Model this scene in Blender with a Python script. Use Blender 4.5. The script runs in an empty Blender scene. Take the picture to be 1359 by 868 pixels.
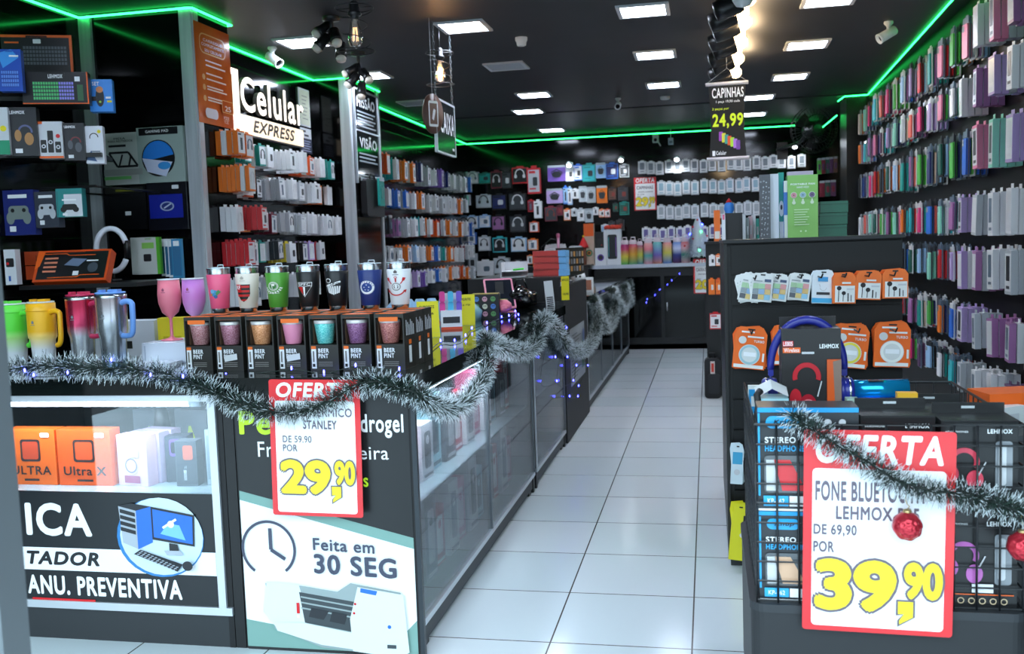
import bpy, bmesh, math, random
from mathutils import Vector, Matrix
from mathutils.geometry import tessellate_polygon
random.seed(7)
PI = math.pi
SC = bpy.context.scene
COL = SC.collection

# ------------------------------------------------------------------ camera
F_PX, YAW, PITCH, ROLL, CAM_H = 1282.8, .2021, .0844, -.0345, 1.281
_f = Vector((-math.sin(YAW)*math.cos(PITCH), math.cos(YAW)*math.cos(PITCH), -math.sin(PITCH)))
_r0 = Vector((math.cos(YAW), math.sin(YAW), 0)); _u0 = _r0.cross(_f)
_r = _r0*math.cos(ROLL)+_u0*math.sin(ROLL); _u = -_r0*math.sin(ROLL)+_u0*math.cos(ROLL)
CAMPOS = Vector((0, 0, CAM_H))
cd = bpy.data.cameras.new('camera'); cam = bpy.data.objects.new('camera', cd); COL.objects.link(cam)
cd.sensor_width = 36; cd.sensor_fit = 'HORIZONTAL'; cd.lens = F_PX/1359*36; cd.clip_start = .05
cd.dof.use_dof = True; cd.dof.focus_distance = 3.6; cd.dof.aperture_fstop = 5.0
m = Matrix(((_r.x, _u.x, -_f.x), (_r.y, _u.y, -_f.y), (_r.z, _u.z, -_f.z)))
cam.matrix_world = Matrix.Translation(CAMPOS) @ m.to_4x4()
SC.camera = cam
# ------------------------------------------------------------------ world, exposure
w = bpy.data.worlds.new('street_daylight'); SC.world = w; w.use_nodes = True
bg = w.node_tree.nodes['Background']; bg.inputs[1].default_value = 1
_n = w.node_tree.nodes; _l = w.node_tree.links                        # pale sky over a darker street front
_tc = _n.new('ShaderNodeTexCoord'); _sx = _n.new('ShaderNodeSeparateXYZ'); _cr = _n.new('ShaderNodeValToRGB')
_l.new(_tc.outputs['Generated'], _sx.inputs[0]); _l.new(_sx.outputs['Z'], _cr.inputs[0]); _l.new(_cr.outputs[0], bg.inputs[0])
for _e, (_p, _c) in zip((_cr.color_ramp.elements[0], _cr.color_ramp.elements[1]), ((.06, (.25, .3, .34, 1)), (.24, (2.9, 3.75, 4.3, 1)))): _e.position = _p; _e.color = _c
SC.view_settings.view_transform = 'Standard'; SC.view_settings.look = 'None'
SC.view_settings.gamma = 1; SC.view_settings.use_curve_mapping = False
SC.view_settings.exposure = 0.25
PANEL_E, LED_E, TUBE_E = 42.0, 6.5, 6.0
SC.cycles.use_denoising = True
SC.cycles.max_bounces = 8; SC.cycles.transparent_max_bounces = 12; SC.cycles.sample_clamp_indirect = 6

def U(px, py, ax, val):
    """the point of the plane x, y or z = val seen at a pixel of the 1359x868 photograph"""
    d = _r*((px-679.5)/F_PX)+_u*((434-py)/F_PX)+_f
    k = 'xyz'.index(ax)
    return CAMPOS+d*((val-CAMPOS[k])/d[k])

# ------------------------------------------------------------------ materials
def lin(c):
    return tuple((v/12.92 if v <= .04045 else ((v+.055)/1.055)**2.4) for v in c)
def hexc(h):
    h = h.lstrip('#'); return lin(tuple(int(h[i:i+2], 16)/255 for i in (0, 2, 4)))
_mc = {}
def mat(h, rough=.45, metal=0, emit=0, coat=0, spec=.5, key=None):
    k = (h, rough, metal, emit, coat, spec)
    if k in _mc: return _mc[k]
    mm = bpy.data.materials.new(key or 'm_'+h.strip('#')); mm.use_nodes = True
    b = mm.node_tree.nodes['Principled BSDF']
    b.inputs['Base Color'].default_value = (*hexc(h), 1); b.inputs['Roughness'].default_value = rough
    b.inputs['Metallic'].default_value = metal; b.inputs['Specular IOR Level'].default_value = spec
    b.inputs['Coat Weight'].default_value = coat; b.inputs['Coat Roughness'].default_value = .08
    if emit:
        b.inputs['Emission Color'].default_value = (*hexc(h), 1); b.inputs['Emission Strength'].default_value = emit
    _mc[k] = mm; return mm
def nodes(name):
    mm = bpy.data.materials.new(name); mm.use_nodes = True; nt = mm.node_tree
    return mm, nt, nt.nodes['Principled BSDF'], lambda t: nt.nodes.new(t)
def noisy(name, h1, h2, scale, rough=.5, metal=0, bump=0, stretch=(1, 1, 1), r2=None):
    mm, nt, b, N = nodes(name)
    tc = N('ShaderNodeTexCoord'); mp = N('ShaderNodeMapping'); mp.inputs['Scale'].default_value = stretch
    nz = N('ShaderNodeTexNoise'); nz.inputs['Scale'].default_value = scale; nz.inputs['Detail'].default_value = 4
    cr = N('ShaderNodeValToRGB'); cr.color_ramp.elements[0].color = (*hexc(h1), 1); cr.color_ramp.elements[1].color = (*hexc(h2), 1)
    cr.color_ramp.elements[0].position = .35; cr.color_ramp.elements[1].position = .65
    nt.links.new(tc.outputs['Object'], mp.inputs[0]); nt.links.new(mp.outputs[0], nz.inputs[0]); nt.links.new(nz.outputs[0], cr.inputs[0])
    nt.links.new(cr.outputs[0], b.inputs['Base Color']); b.inputs['Roughness'].default_value = rough; b.inputs['Metallic'].default_value = metal
    if bump:
        bp = N('ShaderNodeBump'); bp.inputs['Strength'].default_value = bump; bp.inputs['Distance'].default_value = .01
        nt.links.new(nz.outputs[0], bp.inputs['Height']); nt.links.new(bp.outputs[0], b.inputs['Normal'])
    return mm
def gradient(name, stops, rough=.35, metal=0, axis='Z', glitter=False):
    """a finish that runs from one colour to another along the thing's own height"""
    mm, nt, b, N = nodes(name)
    tc = N('ShaderNodeTexCoord'); sx = N('ShaderNodeSeparateXYZ'); cr = N('ShaderNodeValToRGB')
    el = cr.color_ramp.elements
    while len(el) < len(stops): el.new(.5)
    for e, (p, h) in zip(el, stops): e.position = p; e.color = (*hexc(h), 1)
    nt.links.new(tc.outputs['Generated'], sx.inputs[0]); nt.links.new(sx.outputs[axis], cr.inputs[0]); nt.links.new(cr.outputs[0], b.inputs['Base Color'])
    b.inputs['Roughness'].default_value = rough; b.inputs['Metallic'].default_value = metal
    return mm
def glitter(name, h1, h2):
    mm, nt, b, N = nodes(name)
    tc = N('ShaderNodeTexCoord'); v = N('ShaderNodeTexVoronoi'); v.inputs['Scale'].default_value = 420
    mx = N('ShaderNodeMix'); mx.data_type = 'RGBA'
    mx.inputs[6].default_value = (*hexc(h1), 1); mx.inputs[7].default_value = (*hexc(h2), 1)
    sx = N('ShaderNodeSeparateColor')
    nt.links.new(tc.outputs['Object'], v.inputs['Vector']); nt.links.new(v.outputs['Color'], sx.inputs[0]); nt.links.new(sx.outputs[0], mx.inputs[0])
    nt.links.new(mx.outputs[2], b.inputs['Base Color']); b.inputs['Roughness'].default_value = .35; b.inputs['Metallic'].default_value = .3
    return mm
def glass_mat(name, tint='#ffffff', f0=.06, rough=.0, veil=0, veilc='#9fb4c4', k=.8):
    """thin pane: clear, with a mirror reflection that grows at grazing angles"""
    mm = bpy.data.materials.new(name); mm.use_nodes = True; nt = mm.node_tree; nt.nodes.clear()
    N = lambda t: nt.nodes.new(t)
    o = N('ShaderNodeOutputMaterial'); mx = N('ShaderNodeMixShader'); t = N('ShaderNodeBsdfTransparent'); g = N('ShaderNodeBsdfGlossy'); fr = N('ShaderNodeFresnel')
    t.inputs[0].default_value = (*hexc(tint), 1); g.inputs['Roughness'].default_value = rough; fr.inputs[0].default_value = 1.45
    ad = N('ShaderNodeMath'); ad.operation = 'MULTIPLY_ADD'; ad.inputs[1].default_value = k; ad.inputs[2].default_value = f0; ad.use_clamp = True
    nt.links.new(fr.outputs[0], ad.inputs[0]); nt.links.new(ad.outputs[0], mx.inputs[0])
    last = t
    if veil:
        d = N('ShaderNodeBsdfDiffuse'); d.inputs[0].default_value = (*hexc(veilc), 1); m2 = N('ShaderNodeMixShader'); m2.inputs[0].default_value = veil
        nt.links.new(t.outputs[0], m2.inputs[1]); nt.links.new(d.outputs[0], m2.inputs[2]); last = m2
    nt.links.new(last.outputs[0], mx.inputs[1]); nt.links.new(g.outputs[0], mx.inputs[2]); nt.links.new(mx.outputs[0], o.inputs[0])
    return mm
def slat_mat(name, rough=.22, pitch=.1, h='#060607', spec=.3):
    """black slatwall board: level grooves every ten centimetres"""
    mm, nt, b, N = nodes(name)
    g = N('ShaderNodeNewGeometry'); s = N('ShaderNodeSeparateXYZ'); d = N('ShaderNodeMath'); d.operation = 'DIVIDE'; d.inputs[1].default_value = pitch
    fr = N('ShaderNodeMath'); fr.operation = 'FRACT'; lt = N('ShaderNodeMath'); lt.operation = 'LESS_THAN'; lt.inputs[1].default_value = .08
    nz = N('ShaderNodeTexNoise'); nz.inputs['Scale'].default_value = 1.2
    nt.links.new(g.outputs['Position'], s.inputs[0]); nt.links.new(s.outputs['Z'], d.inputs[0]); nt.links.new(d.outputs[0], fr.inputs[0]); nt.links.new(fr.outputs[0], lt.inputs[0])
    mx = N('ShaderNodeMix'); mx.data_type = 'RGBA'; mx.inputs[6].default_value = (*hexc(h), 1); mx.inputs[7].default_value = (.001, .001, .001, 1)
    nt.links.new(lt.outputs[0], mx.inputs[0]); nt.links.new(mx.outputs[2], b.inputs['Base Color'])
    bp = N('ShaderNodeBump'); bp.invert = True; bp.inputs['Strength'].default_value = .8; bp.inputs['Distance'].default_value = .006
    nt.links.new(lt.outputs[0], bp.inputs['Height']); nt.links.new(bp.outputs[0], b.inputs['Normal'])
    b.inputs['Roughness'].default_value = rough; b.inputs['Specular IOR Level'].default_value = spec
    return mm
BLACK = mat('#0c0c0e', .4); MATTE = mat('#141416', .6); DGREY = mat('#2b2d30', .5); STEEL = mat('#c9ccd0', .25, 1); ALU = mat('#d4dae0', .35, .6)
WHITE = mat('#f2f4f6', .4); PAPER = mat('#eef1f4', .55); CLEARPL = mat('#cfd8dd', .12, 0, 0, .6); RED = mat('#d81e26', .4); ORANGE = mat('#f0661c', .45); YELLOW = mat('#f2e21c', .5)

# ------------------------------------------------------------------ mesh builder
class MB:
    def __init__(s): s.v = []; s.f = []; s.mi = []; s.ms = []; s.sm = []
    def m(s, mt):
        if mt not in s.ms: s.ms.append(mt)
        return s.ms.index(mt)
    def add(s, vs, fs, mt, smooth=False, M=None):
        b = len(s.v); k = s.m(mt)
        s.v += [tuple(M @ Vector(v)) for v in vs] if M else [tuple(v) for v in vs]
        for f in fs: s.f.append([b+i for i in f]); s.mi.append(k); s.sm.append(smooth)
        return s
    def box(s, c, d, mt, rz=0, M=None):
        x, y, z = d[0]/2, d[1]/2, d[2]/2
        R = Matrix.Translation(Vector(c)) @ Matrix.Rotation(rz, 4, 'Z')
        if M: R = M @ R
        vs = [(i*x, j*y, k*z) for i in (-1, 1) for j in (-1, 1) for k in (-1, 1)]
        return s.add(vs, [(0, 1, 3, 2), (4, 6, 7, 5), (0, 4, 5, 1), (2, 3, 7, 6), (0, 2, 6, 4), (1, 5, 7, 3)], mt, False, R)
    def rbox(s, c, d, mt, r=.004, M=None, axis='y', n=4):
        """slab with rounded corners in the plane across its axis"""
        X, Y, Z = {'y': (d[0], d[2], d[1]), 'z': (d[0], d[1], d[2]), 'x': (d[1], d[2], d[0])}[axis]
        pts = rrect(X, Y, r, n); N = len(pts)
        def P(p, t):
            return {'y': (p[0], t, p[1]), 'z': (p[0], p[1], t), 'x': (t, p[0], p[1])}[axis]
        vs = [Vector(P(p, -Z/2))+Vector(c) for p in pts]+[Vector(P(p, Z/2))+Vector(c) for p in pts]
        fs = [(i, (i+1) % N, N+(i+1) % N, N+i) for i in range(N)]+[tuple(range(N))[::-1], tuple(range(N, 2*N))]
        if axis == 'y': fs = [f[::-1] for f in fs]
        return s.add(vs, fs, mt, False, M)
    def lathe(s, prof, mt, n=24, c=(0, 0, 0), M=None, cap=True, smooth=True):
        vs = []; fs = []
        for (r, z) in prof:
            for i in range(n): a = 2*PI*i/n; vs.append((c[0]+r*math.cos(a), c[1]+r*math.sin(a), c[2]+z))
        for j in range(len(prof)-1):
            for i in range(n):
                k = (i+1) % n; fs.append((j*n+i, j*n+k, (j+1)*n+k, (j+1)*n+i))
        s.add(vs, fs, mt, smooth, M)
        if cap:
            for j, rev in ((0, True), (len(prof)-1, False)):
                if prof[j][0] > 1e-4:
                    t = list(range(n)); s.add(vs[j*n:(j+1)*n], [t[::-1] if rev else t], mt, False, M)
        return s
    def tube(s, path, r, mt, n=8, M=None, closed=False, smooth=True):
        P = [Vector(p) for p in path]; L = len(P); vs = []; fs = []
        rr = r if isinstance(r, (list, tuple)) else [r]*L
        up = Vector((0, 0, 1)); pn = None
        for i in range(L):
            a = P[(i-1) % L] if (closed or i > 0) else P[i]; b = P[(i+1) % L] if (closed or i < L-1) else P[i]
            t = (b-a).normalized()
            if pn is None: pn = t.cross(up) if abs(t.dot(up)) < .95 else t.cross(Vector((1, 0, 0)))
            pn = (pn-t*pn.dot(t)).normalized(); q = t.cross(pn)
            for k in range(n): an = 2*PI*k/n; vs.append(P[i]+(pn*math.cos(an)+q*math.sin(an))*rr[i])
        for i in range(L if closed else L-1):
            for k in range(n):
                j = (i+1) % L; kk = (k+1) % n; fs.append((i*n+k, i*n+kk, j*n+kk, j*n+k))
        if not closed: fs += [tuple(range(n))[::-1], tuple(range((L-1)*n, L*n))]
        return s.add(vs, fs, mt, smooth, M)
    def poly(s, pts, mt, M=None):
        return s.add(pts, [tuple(range(len(pts)))], mt, False, M)
    def mesh(s, name):
        me = bpy.data.meshes.new(name); me.from_pydata(s.v, [], s.f)
        for mt in s.ms: me.materials.append(mt)
        me.polygons.foreach_set('material_index', s.mi); me.polygons.foreach_set('use_smooth', s.sm); me.update()
        return me
    def build(s, name, parent=None, loc=(0, 0, 0), rz=0, rot=None):
        return put(name, s.mesh(name), parent, loc, rz, rot)
_kids = {}
def rrect(X, Y, r, n=4):
    out = []
    for cx, cy, a0 in ((X/2-r, Y/2-r, 0), (-X/2+r, Y/2-r, 90), (-X/2+r, -Y/2+r, 180), (X/2-r, -Y/2+r, 270)):
        for i in range(n+1): a = math.radians(a0+90*i/n); out.append((cx+r*math.cos(a), cy+r*math.sin(a)))
    return out
def put(name, me, parent=None, loc=(0, 0, 0), rz=0, rot=None):
    o = bpy.data.objects.new(name, me); COL.objects.link(o)
    if parent: o.parent = parent; _kids.setdefault(parent.name, []).append(o)
    o.location = loc; o.rotation_euler = rot if rot else (0, 0, rz)
    return o
def thing(name, label, cat, loc=(0, 0, 0), rz=0, group=None, rot=None):
    return tag(put(name, None, None, loc, rz, rot), label, cat, group)
def tag(o, label, cat, group=None):
    o['label'] = label; o['category'] = cat
    if group: o['group'] = group
    return o
def struct(o): o['kind'] = 'structure'; return o
def copy_tree(o, loc=None, rz=None, label=None, group=None):
    """a copy of a thing with copies of its parts and sub-parts"""
    c = o.copy(); COL.objects.link(c)
    if loc is not None: c.location = loc
    if rz is not None: c.rotation_euler = (0, 0, rz)
    if label: c['label'] = label
    if group: c['group'] = group
    for ch in KIDS(o):
        d = ch.copy(); COL.objects.link(d); d.parent = c; _kids.setdefault(c.name, []).append(d)
        for g in KIDS(ch):
            e = g.copy(); COL.objects.link(e); e.parent = d
    return c
def KIDS(o): return _kids.get(o.name, [])
ORD = ('first second third fourth fifth sixth seventh eighth ninth tenth eleventh twelfth thirteenth fourteenth fifteenth sixteenth seventeenth '
       'eighteenth nineteenth twentieth').split()
for tens, tt in (('twenty', 'twentieth'), ('thirty', 'thirtieth'), ('forty', 'fortieth'), ('fifty', 'fiftieth')):
    if tens != 'twenty': ORD.append(tt)
    ORD += [tens+'-'+o for o in ORD[:9]]

# ------------------------------------------------------------------ printing and lettering (flat shapes lying on a face, x across, z up, facing -y)
_tc = {}
def text_shape(s, bold=0, shear=0):
    k = (s, bold, shear)
    if k not in _tc:
        cu = bpy.data.curves.new('lettering', 'FONT'); cu.body = s; cu.size = 1; cu.shear = shear; cu.resolution_u = 4; cu.space_character = 1.0 if s.isdigit() else 1.05+bold*2
        ob = bpy.data.objects.new('lettering', cu); COL.objects.link(ob)
        dg = bpy.context.evaluated_depsgraph_get(); me = ob.evaluated_get(dg).to_mesh()
        vs = [(v.co.x, v.co.y) for v in me.vertices]; fs = [tuple(p.vertices) for p in me.polygons]
        ob.evaluated_get(dg).to_mesh_clear(); bpy.data.objects.remove(ob); bpy.data.curves.remove(cu)
        x0 = min(v[0] for v in vs); x1 = max(v[0] for v in vs); z0 = min(v[1] for v in vs); z1 = max(v[1] for v in vs)
        _tc[k] = ([((x-x0)/(x1-x0), (z-z0)/(z1-z0)) for x, z in vs], fs, x1-x0, z1-z0)
    return _tc[k]
class Print:
    """shapes printed one over the other on a flat face"""
    def __init__(s, step=.0004, start=.0006): s.b = MB(); s.o = start; s.st = step
    def _lay(s, pts, fs, mt):
        s.b.add([(p[0], -s.o, p[1]) for p in pts], fs, mt); return s
    def up(s): s.o += s.st; return s
    def poly(s, pts, mt):
        s.up()
        if len(pts) <= 4: return s._lay(pts, [tuple(range(len(pts)))], mt)
        tr = tessellate_polygon([[Vector((p[0], p[1], 0)) for p in pts]])
        return s._lay(pts, [tuple(t) for t in tr], mt)
    def rect(s, x0, z0, x1, z1, mt): return s.poly([(x0, z0), (x1, z0), (x1, z1), (x0, z1)], mt)
    def rrect(s, x0, z0, x1, z1, r, mt): 
        return s.poly([(p[0]+(x0+x1)/2, p[1]+(z0+z1)/2) for p in rrect(x1-x0, z1-z0, r)], mt)
    def disc(s, x, z, rx, mt, rz=None, n=28):
        rz = rz or rx; return s.poly([(x+rx*math.cos(2*PI*i/n), z+rz*math.sin(2*PI*i/n)) for i in range(n)], mt)
    def ring(s, x, z, r, t, mt, a0=0, a1=360, n=36, k=1):
        s.up(); vs = []; 
        for i in range(n+1):
            a = math.radians(a0+(a1-a0)*i/n); vs += [(x+r*math.cos(a), z+r*k*math.sin(a)), (x+(r-t)*math.cos(a), z+(r-t)*k*math.sin(a))]
        return s._lay(vs, [(2*i, 2*i+2, 2*i+3, 2*i+1) for i in range(n)], mt)
    def line(s, pts, t, mt):
        for a, b in zip(pts, pts[1:]):
            d = Vector((b[0]-a[0], b[1]-a[1])); n = Vector((-d.y, d.x)).normalized()*t/2
            s.poly([(a[0]-n.x, a[1]-n.y), (b[0]-n.x, b[1]-n.y), (b[0]+n.x, b[1]+n.y), (a[0]+n.x, a[1]+n.y)], mt)
        return s
    def text(s, t, x0, z0, x1, z1, mt, bold=0, shear=0, slope=0, e=0):
        """lettering fitted to the box x0..x1, z0..z1; heavier strokes are the letters laid down again a little to each side"""
        vs, fs, W, H = text_shape(t, bold, shear); sx, sz = (x1-x0)/(W+2*bold), (z1-z0)/(H+2*bold); s.up(); base = s.o
        n = (12 if e else 8) if bold+e > 0 else 0
        for k in range(n+1):
            dx, dz = ((bold*sx+e)*math.cos(2*PI*k/n), (bold*sz+e)*math.sin(2*PI*k/n)) if k < n else (0, 0)
            s.o = base+k*.000015
            s._lay([(x0+(bold+W*a)*sx+dx, z0+(bold+H*b)*sz+dz+slope*(x1-x0)*a) for a, b in vs], fs, mt)
        s.o = base+(.0001 if n else 0); return s
    def outlined(s, t, x0, z0, x1, z1, mt, edge, bold=.03, e=.006):
        return s.text(t, x0, z0, x1, z1, edge, bold, 0, 0, e).text(t, x0, z0, x1, z1, mt, bold)
    def build(s, name, parent, loc=(0, 0, 0), rz=0, rot=None): return s.b.build(name, parent, loc, rz, rot)
    def wrap(s, R, name, parent, taper=0, loc=(0, 0, 0)):
        """the same shapes bent round a cup of radius R (+ taper per metre of height)"""
        bm = bmesh.new(); V = [bm.verts.new(v) for v in s.b.v]; mk = bm.faces.layers.int.new('k')
        for f, k in zip(s.b.f, s.b.mi):
            q = bm.faces.new([V[i] for i in f]); q[mk] = k
        for it in range(4):
            bmesh.ops.triangulate(bm, faces=bm.faces[:])
            long = [e for e in bm.edges if e.calc_length() > R*.16]
            if not long: break
            bmesh.ops.subdivide_edges(bm, edges=long, cuts=1)
        bm.verts.index_update(); s.b.v = [tuple(v.co) for v in bm.verts]; s.b.f = [[v.index for v in f.verts] for f in bm.faces]; s.b.mi = [f[mk] for f in bm.faces]; s.b.sm = [False]*len(s.b.f); bm.free()
        s.b.v = [((R+taper*z-y)*math.sin(x/R), -(R+taper*z-y)*math.cos(x/R), z) for x, y, z in s.b.v]
        for i in range(len(s.b.sm)): s.b.sm[i] = False
        return s.b.build(name, parent, loc)
# ================================================================== the shop's shell
ZC, XL0, XL, XP, XR, YB = 2.616, -3.37, -2.98, -2.70, 1.53, 12.04
TILE = .45
def floor_mat():
    mm, nt, b, N = nodes('glazed_floor_tile')
    g = N('ShaderNodeNewGeometry'); mp = N('ShaderNodeMapping'); mp.inputs['Location'].default_value = (.52+.45*20, -2.979+.45*20, 0)
    br = N('ShaderNodeTexBrick'); br.offset = 0; br.inputs['Scale'].default_value = 1
    br.inputs['Brick Width'].default_value = TILE; br.inputs['Row Height'].default_value = TILE; br.inputs['Mortar Size'].default_value = .0028; br.inputs['Mortar Smooth'].default_value = .1
    br.inputs['Color1'].default_value = (*hexc('#e8eef2'), 1); br.inputs['Color2'].default_value = (*hexc('#dae6ea'), 1); br.inputs['Mortar'].default_value = (*hexc('#5b5654'), 1)
    nt.links.new(g.outputs['Position'], mp.inputs[0]); nt.links.new(mp.outputs[0], br.inputs[0])
    nz = N('ShaderNodeTexNoise'); nz.inputs['Scale'].default_value = 9; nz.inputs['Detail'].default_value = 6
    mx = N('ShaderNodeMix'); mx.data_type = 'RGBA'; mx.blend_type = 'MULTIPLY'; mx.inputs[0].default_value = .12
    nt.links.new(br.outputs[0], mx.inputs[6]); nt.links.new(nz.outputs[0], mx.inputs[7]); nt.links.new(mx.outputs[2], b.inputs['Base Color'])
    b.inputs['Roughness'].default_value = .16
    bp = N('ShaderNodeBump'); bp.invert = True; bp.inputs['Strength'].default_value = .5; bp.inputs['Distance'].default_value = .002
    nt.links.new(br.outputs[1], bp.inputs['Height'])
    n2 = N('ShaderNodeTexNoise'); n2.inputs['Scale'].default_value = 160; b2 = N('ShaderNodeBump'); b2.inputs['Strength'].default_value = .05; b2.inputs['Distance'].default_value = .002
    nt.links.new(n2.outputs[0], b2.inputs['Height']); nt.links.new(bp.outputs[0], b2.inputs['Normal']); nt.links.new(b2.outputs[0], b.inputs['Normal'])
    return mm
SLAT = slat_mat('black_slatwall', .4, .1, '#050506', .12); SLATG = slat_mat('black_gloss_slatwall', .1)
CEIL = noisy('charcoal_ceiling', '#1f2126', '#24262b', 3, .55)
YF = .9
def wall(name, x0, y0, x1, y1, mt, z0=0, z1=ZC): return struct(MB().box(((x0+x1)/2, (y0+y1)/2, (z0+z1)/2), (x1-x0, y1-y0, z1-z0), mt).build(name))
wall('floor', -5, -2.5, 3.2, YB+.2, floor_mat(), -.1, 0)
wall('ceiling', -5, YF, 3.2, YB+.2, CEIL, ZC, ZC+.1)
wall('trim_1', XL, 9.88, XR, 9.94, mat('#08090a', .7), ZC-.006, ZC)           # shadow gap across the ceiling
wall('wall_left', XL0-.15, YF, XL0, 4.88, SLATG)
wall('wall_left_pier', XL0-.15, 4.88, XP, 5.28, SLATG)
wall('wall_left_middle', XL-.15, 5.28, XL, 7.19, SLATG)
wall('wall_left_second_pier', XL-.15, 7.19, XP, 7.87, SLATG)
wall('wall_left_rear', XL-.15, 7.87, XL, YB, SLATG)
wall('wall_back', XL-.15, YB, XR+.15, YB+.15, SLATG)
wall('wall_right', XR, YF, XR+.15, YB, SLAT)
wall('wall_right_pier', 1.34, 10.0, XR, 10.45, mat('#0e1110', .3))
# silver corner trims of the piers
for n, (x, y, wx, wy) in enumerate(((XL0+.035, 4.87, .075, .02), (XP-.03, 4.87, .07, .02), (XP+.006, 4.9, .012, .05), (XP-.03, 7.18, .075, .02), (XP+.006, 7.2, .012, .05), (XP+.006, 7.86, .012, .035))):
    struct(MB().box((x, y, ZC/2), (wx, wy, ZC-.004), noisy('brushed_trim', '#b8bec4', '#d2d8dc', 30, .35, .3, stretch=(1, 1, .05)) if n == 0 else bpy.data.materials['brushed_trim']).build('trim_%d' % (n+2)))
# guide rail of the roller shutter at the shop front, out of focus beside the camera
RAIL = noisy('dull_galvanised_steel', '#5c6468', '#7e868a', 14, .45, .6, stretch=(1, 1, .2))
rl = MB(); a = U(37, 868, 'y', 1.3); b = U(8, 300, 'y', 1.3)
X0 = a.x-.014; rl.box((X0-.048, 1.3, 1.3), (.05, .05, 2.6), RAIL).box((X0-.006, 1.295, 1.3), (.012, .06, 2.6), mat('#6d7478', .5, .4)).box((X0-.018, 1.272, 1.3), (.016, .015, 2.6), mat('#3a4044', .5, .5)).box((X0-.12, 1.32, 1.3), (.1, .09, 2.6), RAIL)
struct(rl.build('door_1'))

# ------------------------------------------------------------------ green LED strips
GREEN = mat('#2cff70', .3, 0, LED_E); GSTRIP = mat('#0a5f34', .4)
def led(path, label):
    b = MB().tube(path, .0065, GREEN, 6)
    tag(b.build('led_strip'), label, 'light strip')
z = ZC-.012
led([(XL0+.012, 1.2, z), (XL0+.012, 4.855, z), (XP-.008, 4.852, z), (XP+.018, 4.86, z), (XP+.018, 5.3, z), (XL+.012, 5.3, z), (XL+.012, 7.165, z), (XP+.016, 7.165, z), (XP+.018, 7.885, z), (XL+.012, 7.89, z), (XL+.012, YB-.012, z-.03), (1.3, YB-.012, z-.03)],
    'green LED strip along the ceiling edge above the neon sign and back wall')
led([(1.345, 3.0, z), (1.40, 5.9, z), (1.53, 9.95, z), (1.318, 9.97, z), (1.28, 10.14, z-.02)], 'green LED strip along the ceiling edge above the phone case wall')
led([(1.31, 10.46, z-.12), (1.20, 10.9, z-.2)], 'short green LED strip beside the wall fan')

# ------------------------------------------------------------------ recessed ceiling lights
PAN = mat('#dfeaff', .4, 0, PANEL_E); FRM = mat('#d5d9de', .5)
grid = {(-2.5, 5.9): 'above the two spotlight clusters', (-2.52, 7.18): 'beside the second silver pier', (-2.6, 8.67): None,
        (-1.43, 5.83): 'just behind the caged amber bulb pendant', (-1.45, 7.2): None, (-1.5, 8.65): 'beyond the smoke detector', (-1.74, 9.68): 'behind the smoke detector row', (-1.77, 11.37): 'smallest, over the headset wall',
        (-.345, 5.79): 'largest in the middle of the aisle ceiling', (-.35, 7.17): 'second one along the middle of the aisle ceiling', (-.352, 8.57): 'third one along the middle of the aisle ceiling',
        (.70, 5.9): 'beside the long spotlight rail, cut by the photo edge', (.705, 7.21): 'second one between spotlight rail and phone case wall', (.70, 8.58): 'third one between spotlight rail and phone case wall', (.5, 9.7): 'half hidden behind the hanging case banner', (.5, 11.0): 'lowest one behind the hanging case banner',
        (-1.43, 3.2): 'over the counter front', (-.345, 3.2): 'over the aisle near the shop front', (.70, 3.2): 'over the wire basket', (-2.5, 3.2): 'over the cup display'}
for (x, y), where in grid.items():
    off = (x, y) in ((-1.45, 7.2), (-2.6, 8.67))
    if off: lab = 'unlit square ceiling light panel ' + ('behind the caged amber bulb' if x > -2 else 'between the second pier and the hanging counter sign')
    else: lab = 'lit white square ceiling light '+where
    t = thing('ceiling_light', lab, 'ceiling light', (x, y, ZC), group='square ceiling lights')
    b = MB(); s = .15
    for i, j, wx, wy in ((0, s-.012, 2*s, .024), (0, -s+.012, 2*s, .024), (s-.012, 0, .024, 2*s-.048), (-s+.012, 0, .024, 2*s-.048)): b.box((i, j, -.006), (wx, wy, .012), FRM)
    b.build('frame', t)
    MB().box((0, 0, -.004), (2*s-.05, 2*s-.05, .006), mat('#b9c0c8', .5) if off else PAN).build('diffuser', t)

# ------------------------------------------------------------------ cameras and detectors on the ceiling
CAMW = mat('#dfe4e6', .4)
def bullet_camera(p, aim, label, k=1.0):
    t = thing('security_camera', label, 'security camera', p)
    MB().lathe([(.028*k, 0), (.03*k, -.012*k), (.014*k, -.03*k), (.012*k, -.06*k)], CAMW, 16).build('mount', t)
    d = Vector(aim).normalized(); q = Vector((0, 0, 1)).rotation_difference(d).to_matrix().to_4x4()
    M = Matrix.Translation((0, 0, -.075*k)) @ q
    b = MB().lathe([(.026*k, -.05*k), (.03*k, -.045*k), (.031*k, .05*k), (.027*k, .055*k)], CAMW, 18, M=M); b.build('body', t)
    MB().lathe([(.031*k, .0551*k), (.034*k, .075*k), (.027*k, .076*k), (.024*k, .057*k)], CAMW, 18, M=M, cap=False).lathe([(.0001, .058*k), (.024*k, .058*k)], mat('#0b0b10', .1), 18, M=M, cap=False).build('lens', t)
bullet_camera((-2.75, 5.98, ZC), (.75, -.35, -.55), 'white bullet security camera on the ceiling above the neon sign')
bullet_camera((1.15, 6.65, ZC), (-.8, -.25, -.45), 'white bullet security camera on the ceiling beside the phone case wall')
bullet_camera((-.80, 9.2, ZC), (0, -.9, -.3), 'small dark-lensed security camera hanging in the ceiling centre', .9)
t = thing('dome_camera', 'white dome security camera hanging at the near end of the spotlight rail', 'security camera', (.185, 4.9, ZC))
MB().tube([(0, 0, 0), (.01, 0, -.13)], .011, CAMW).build('stem', t)
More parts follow.
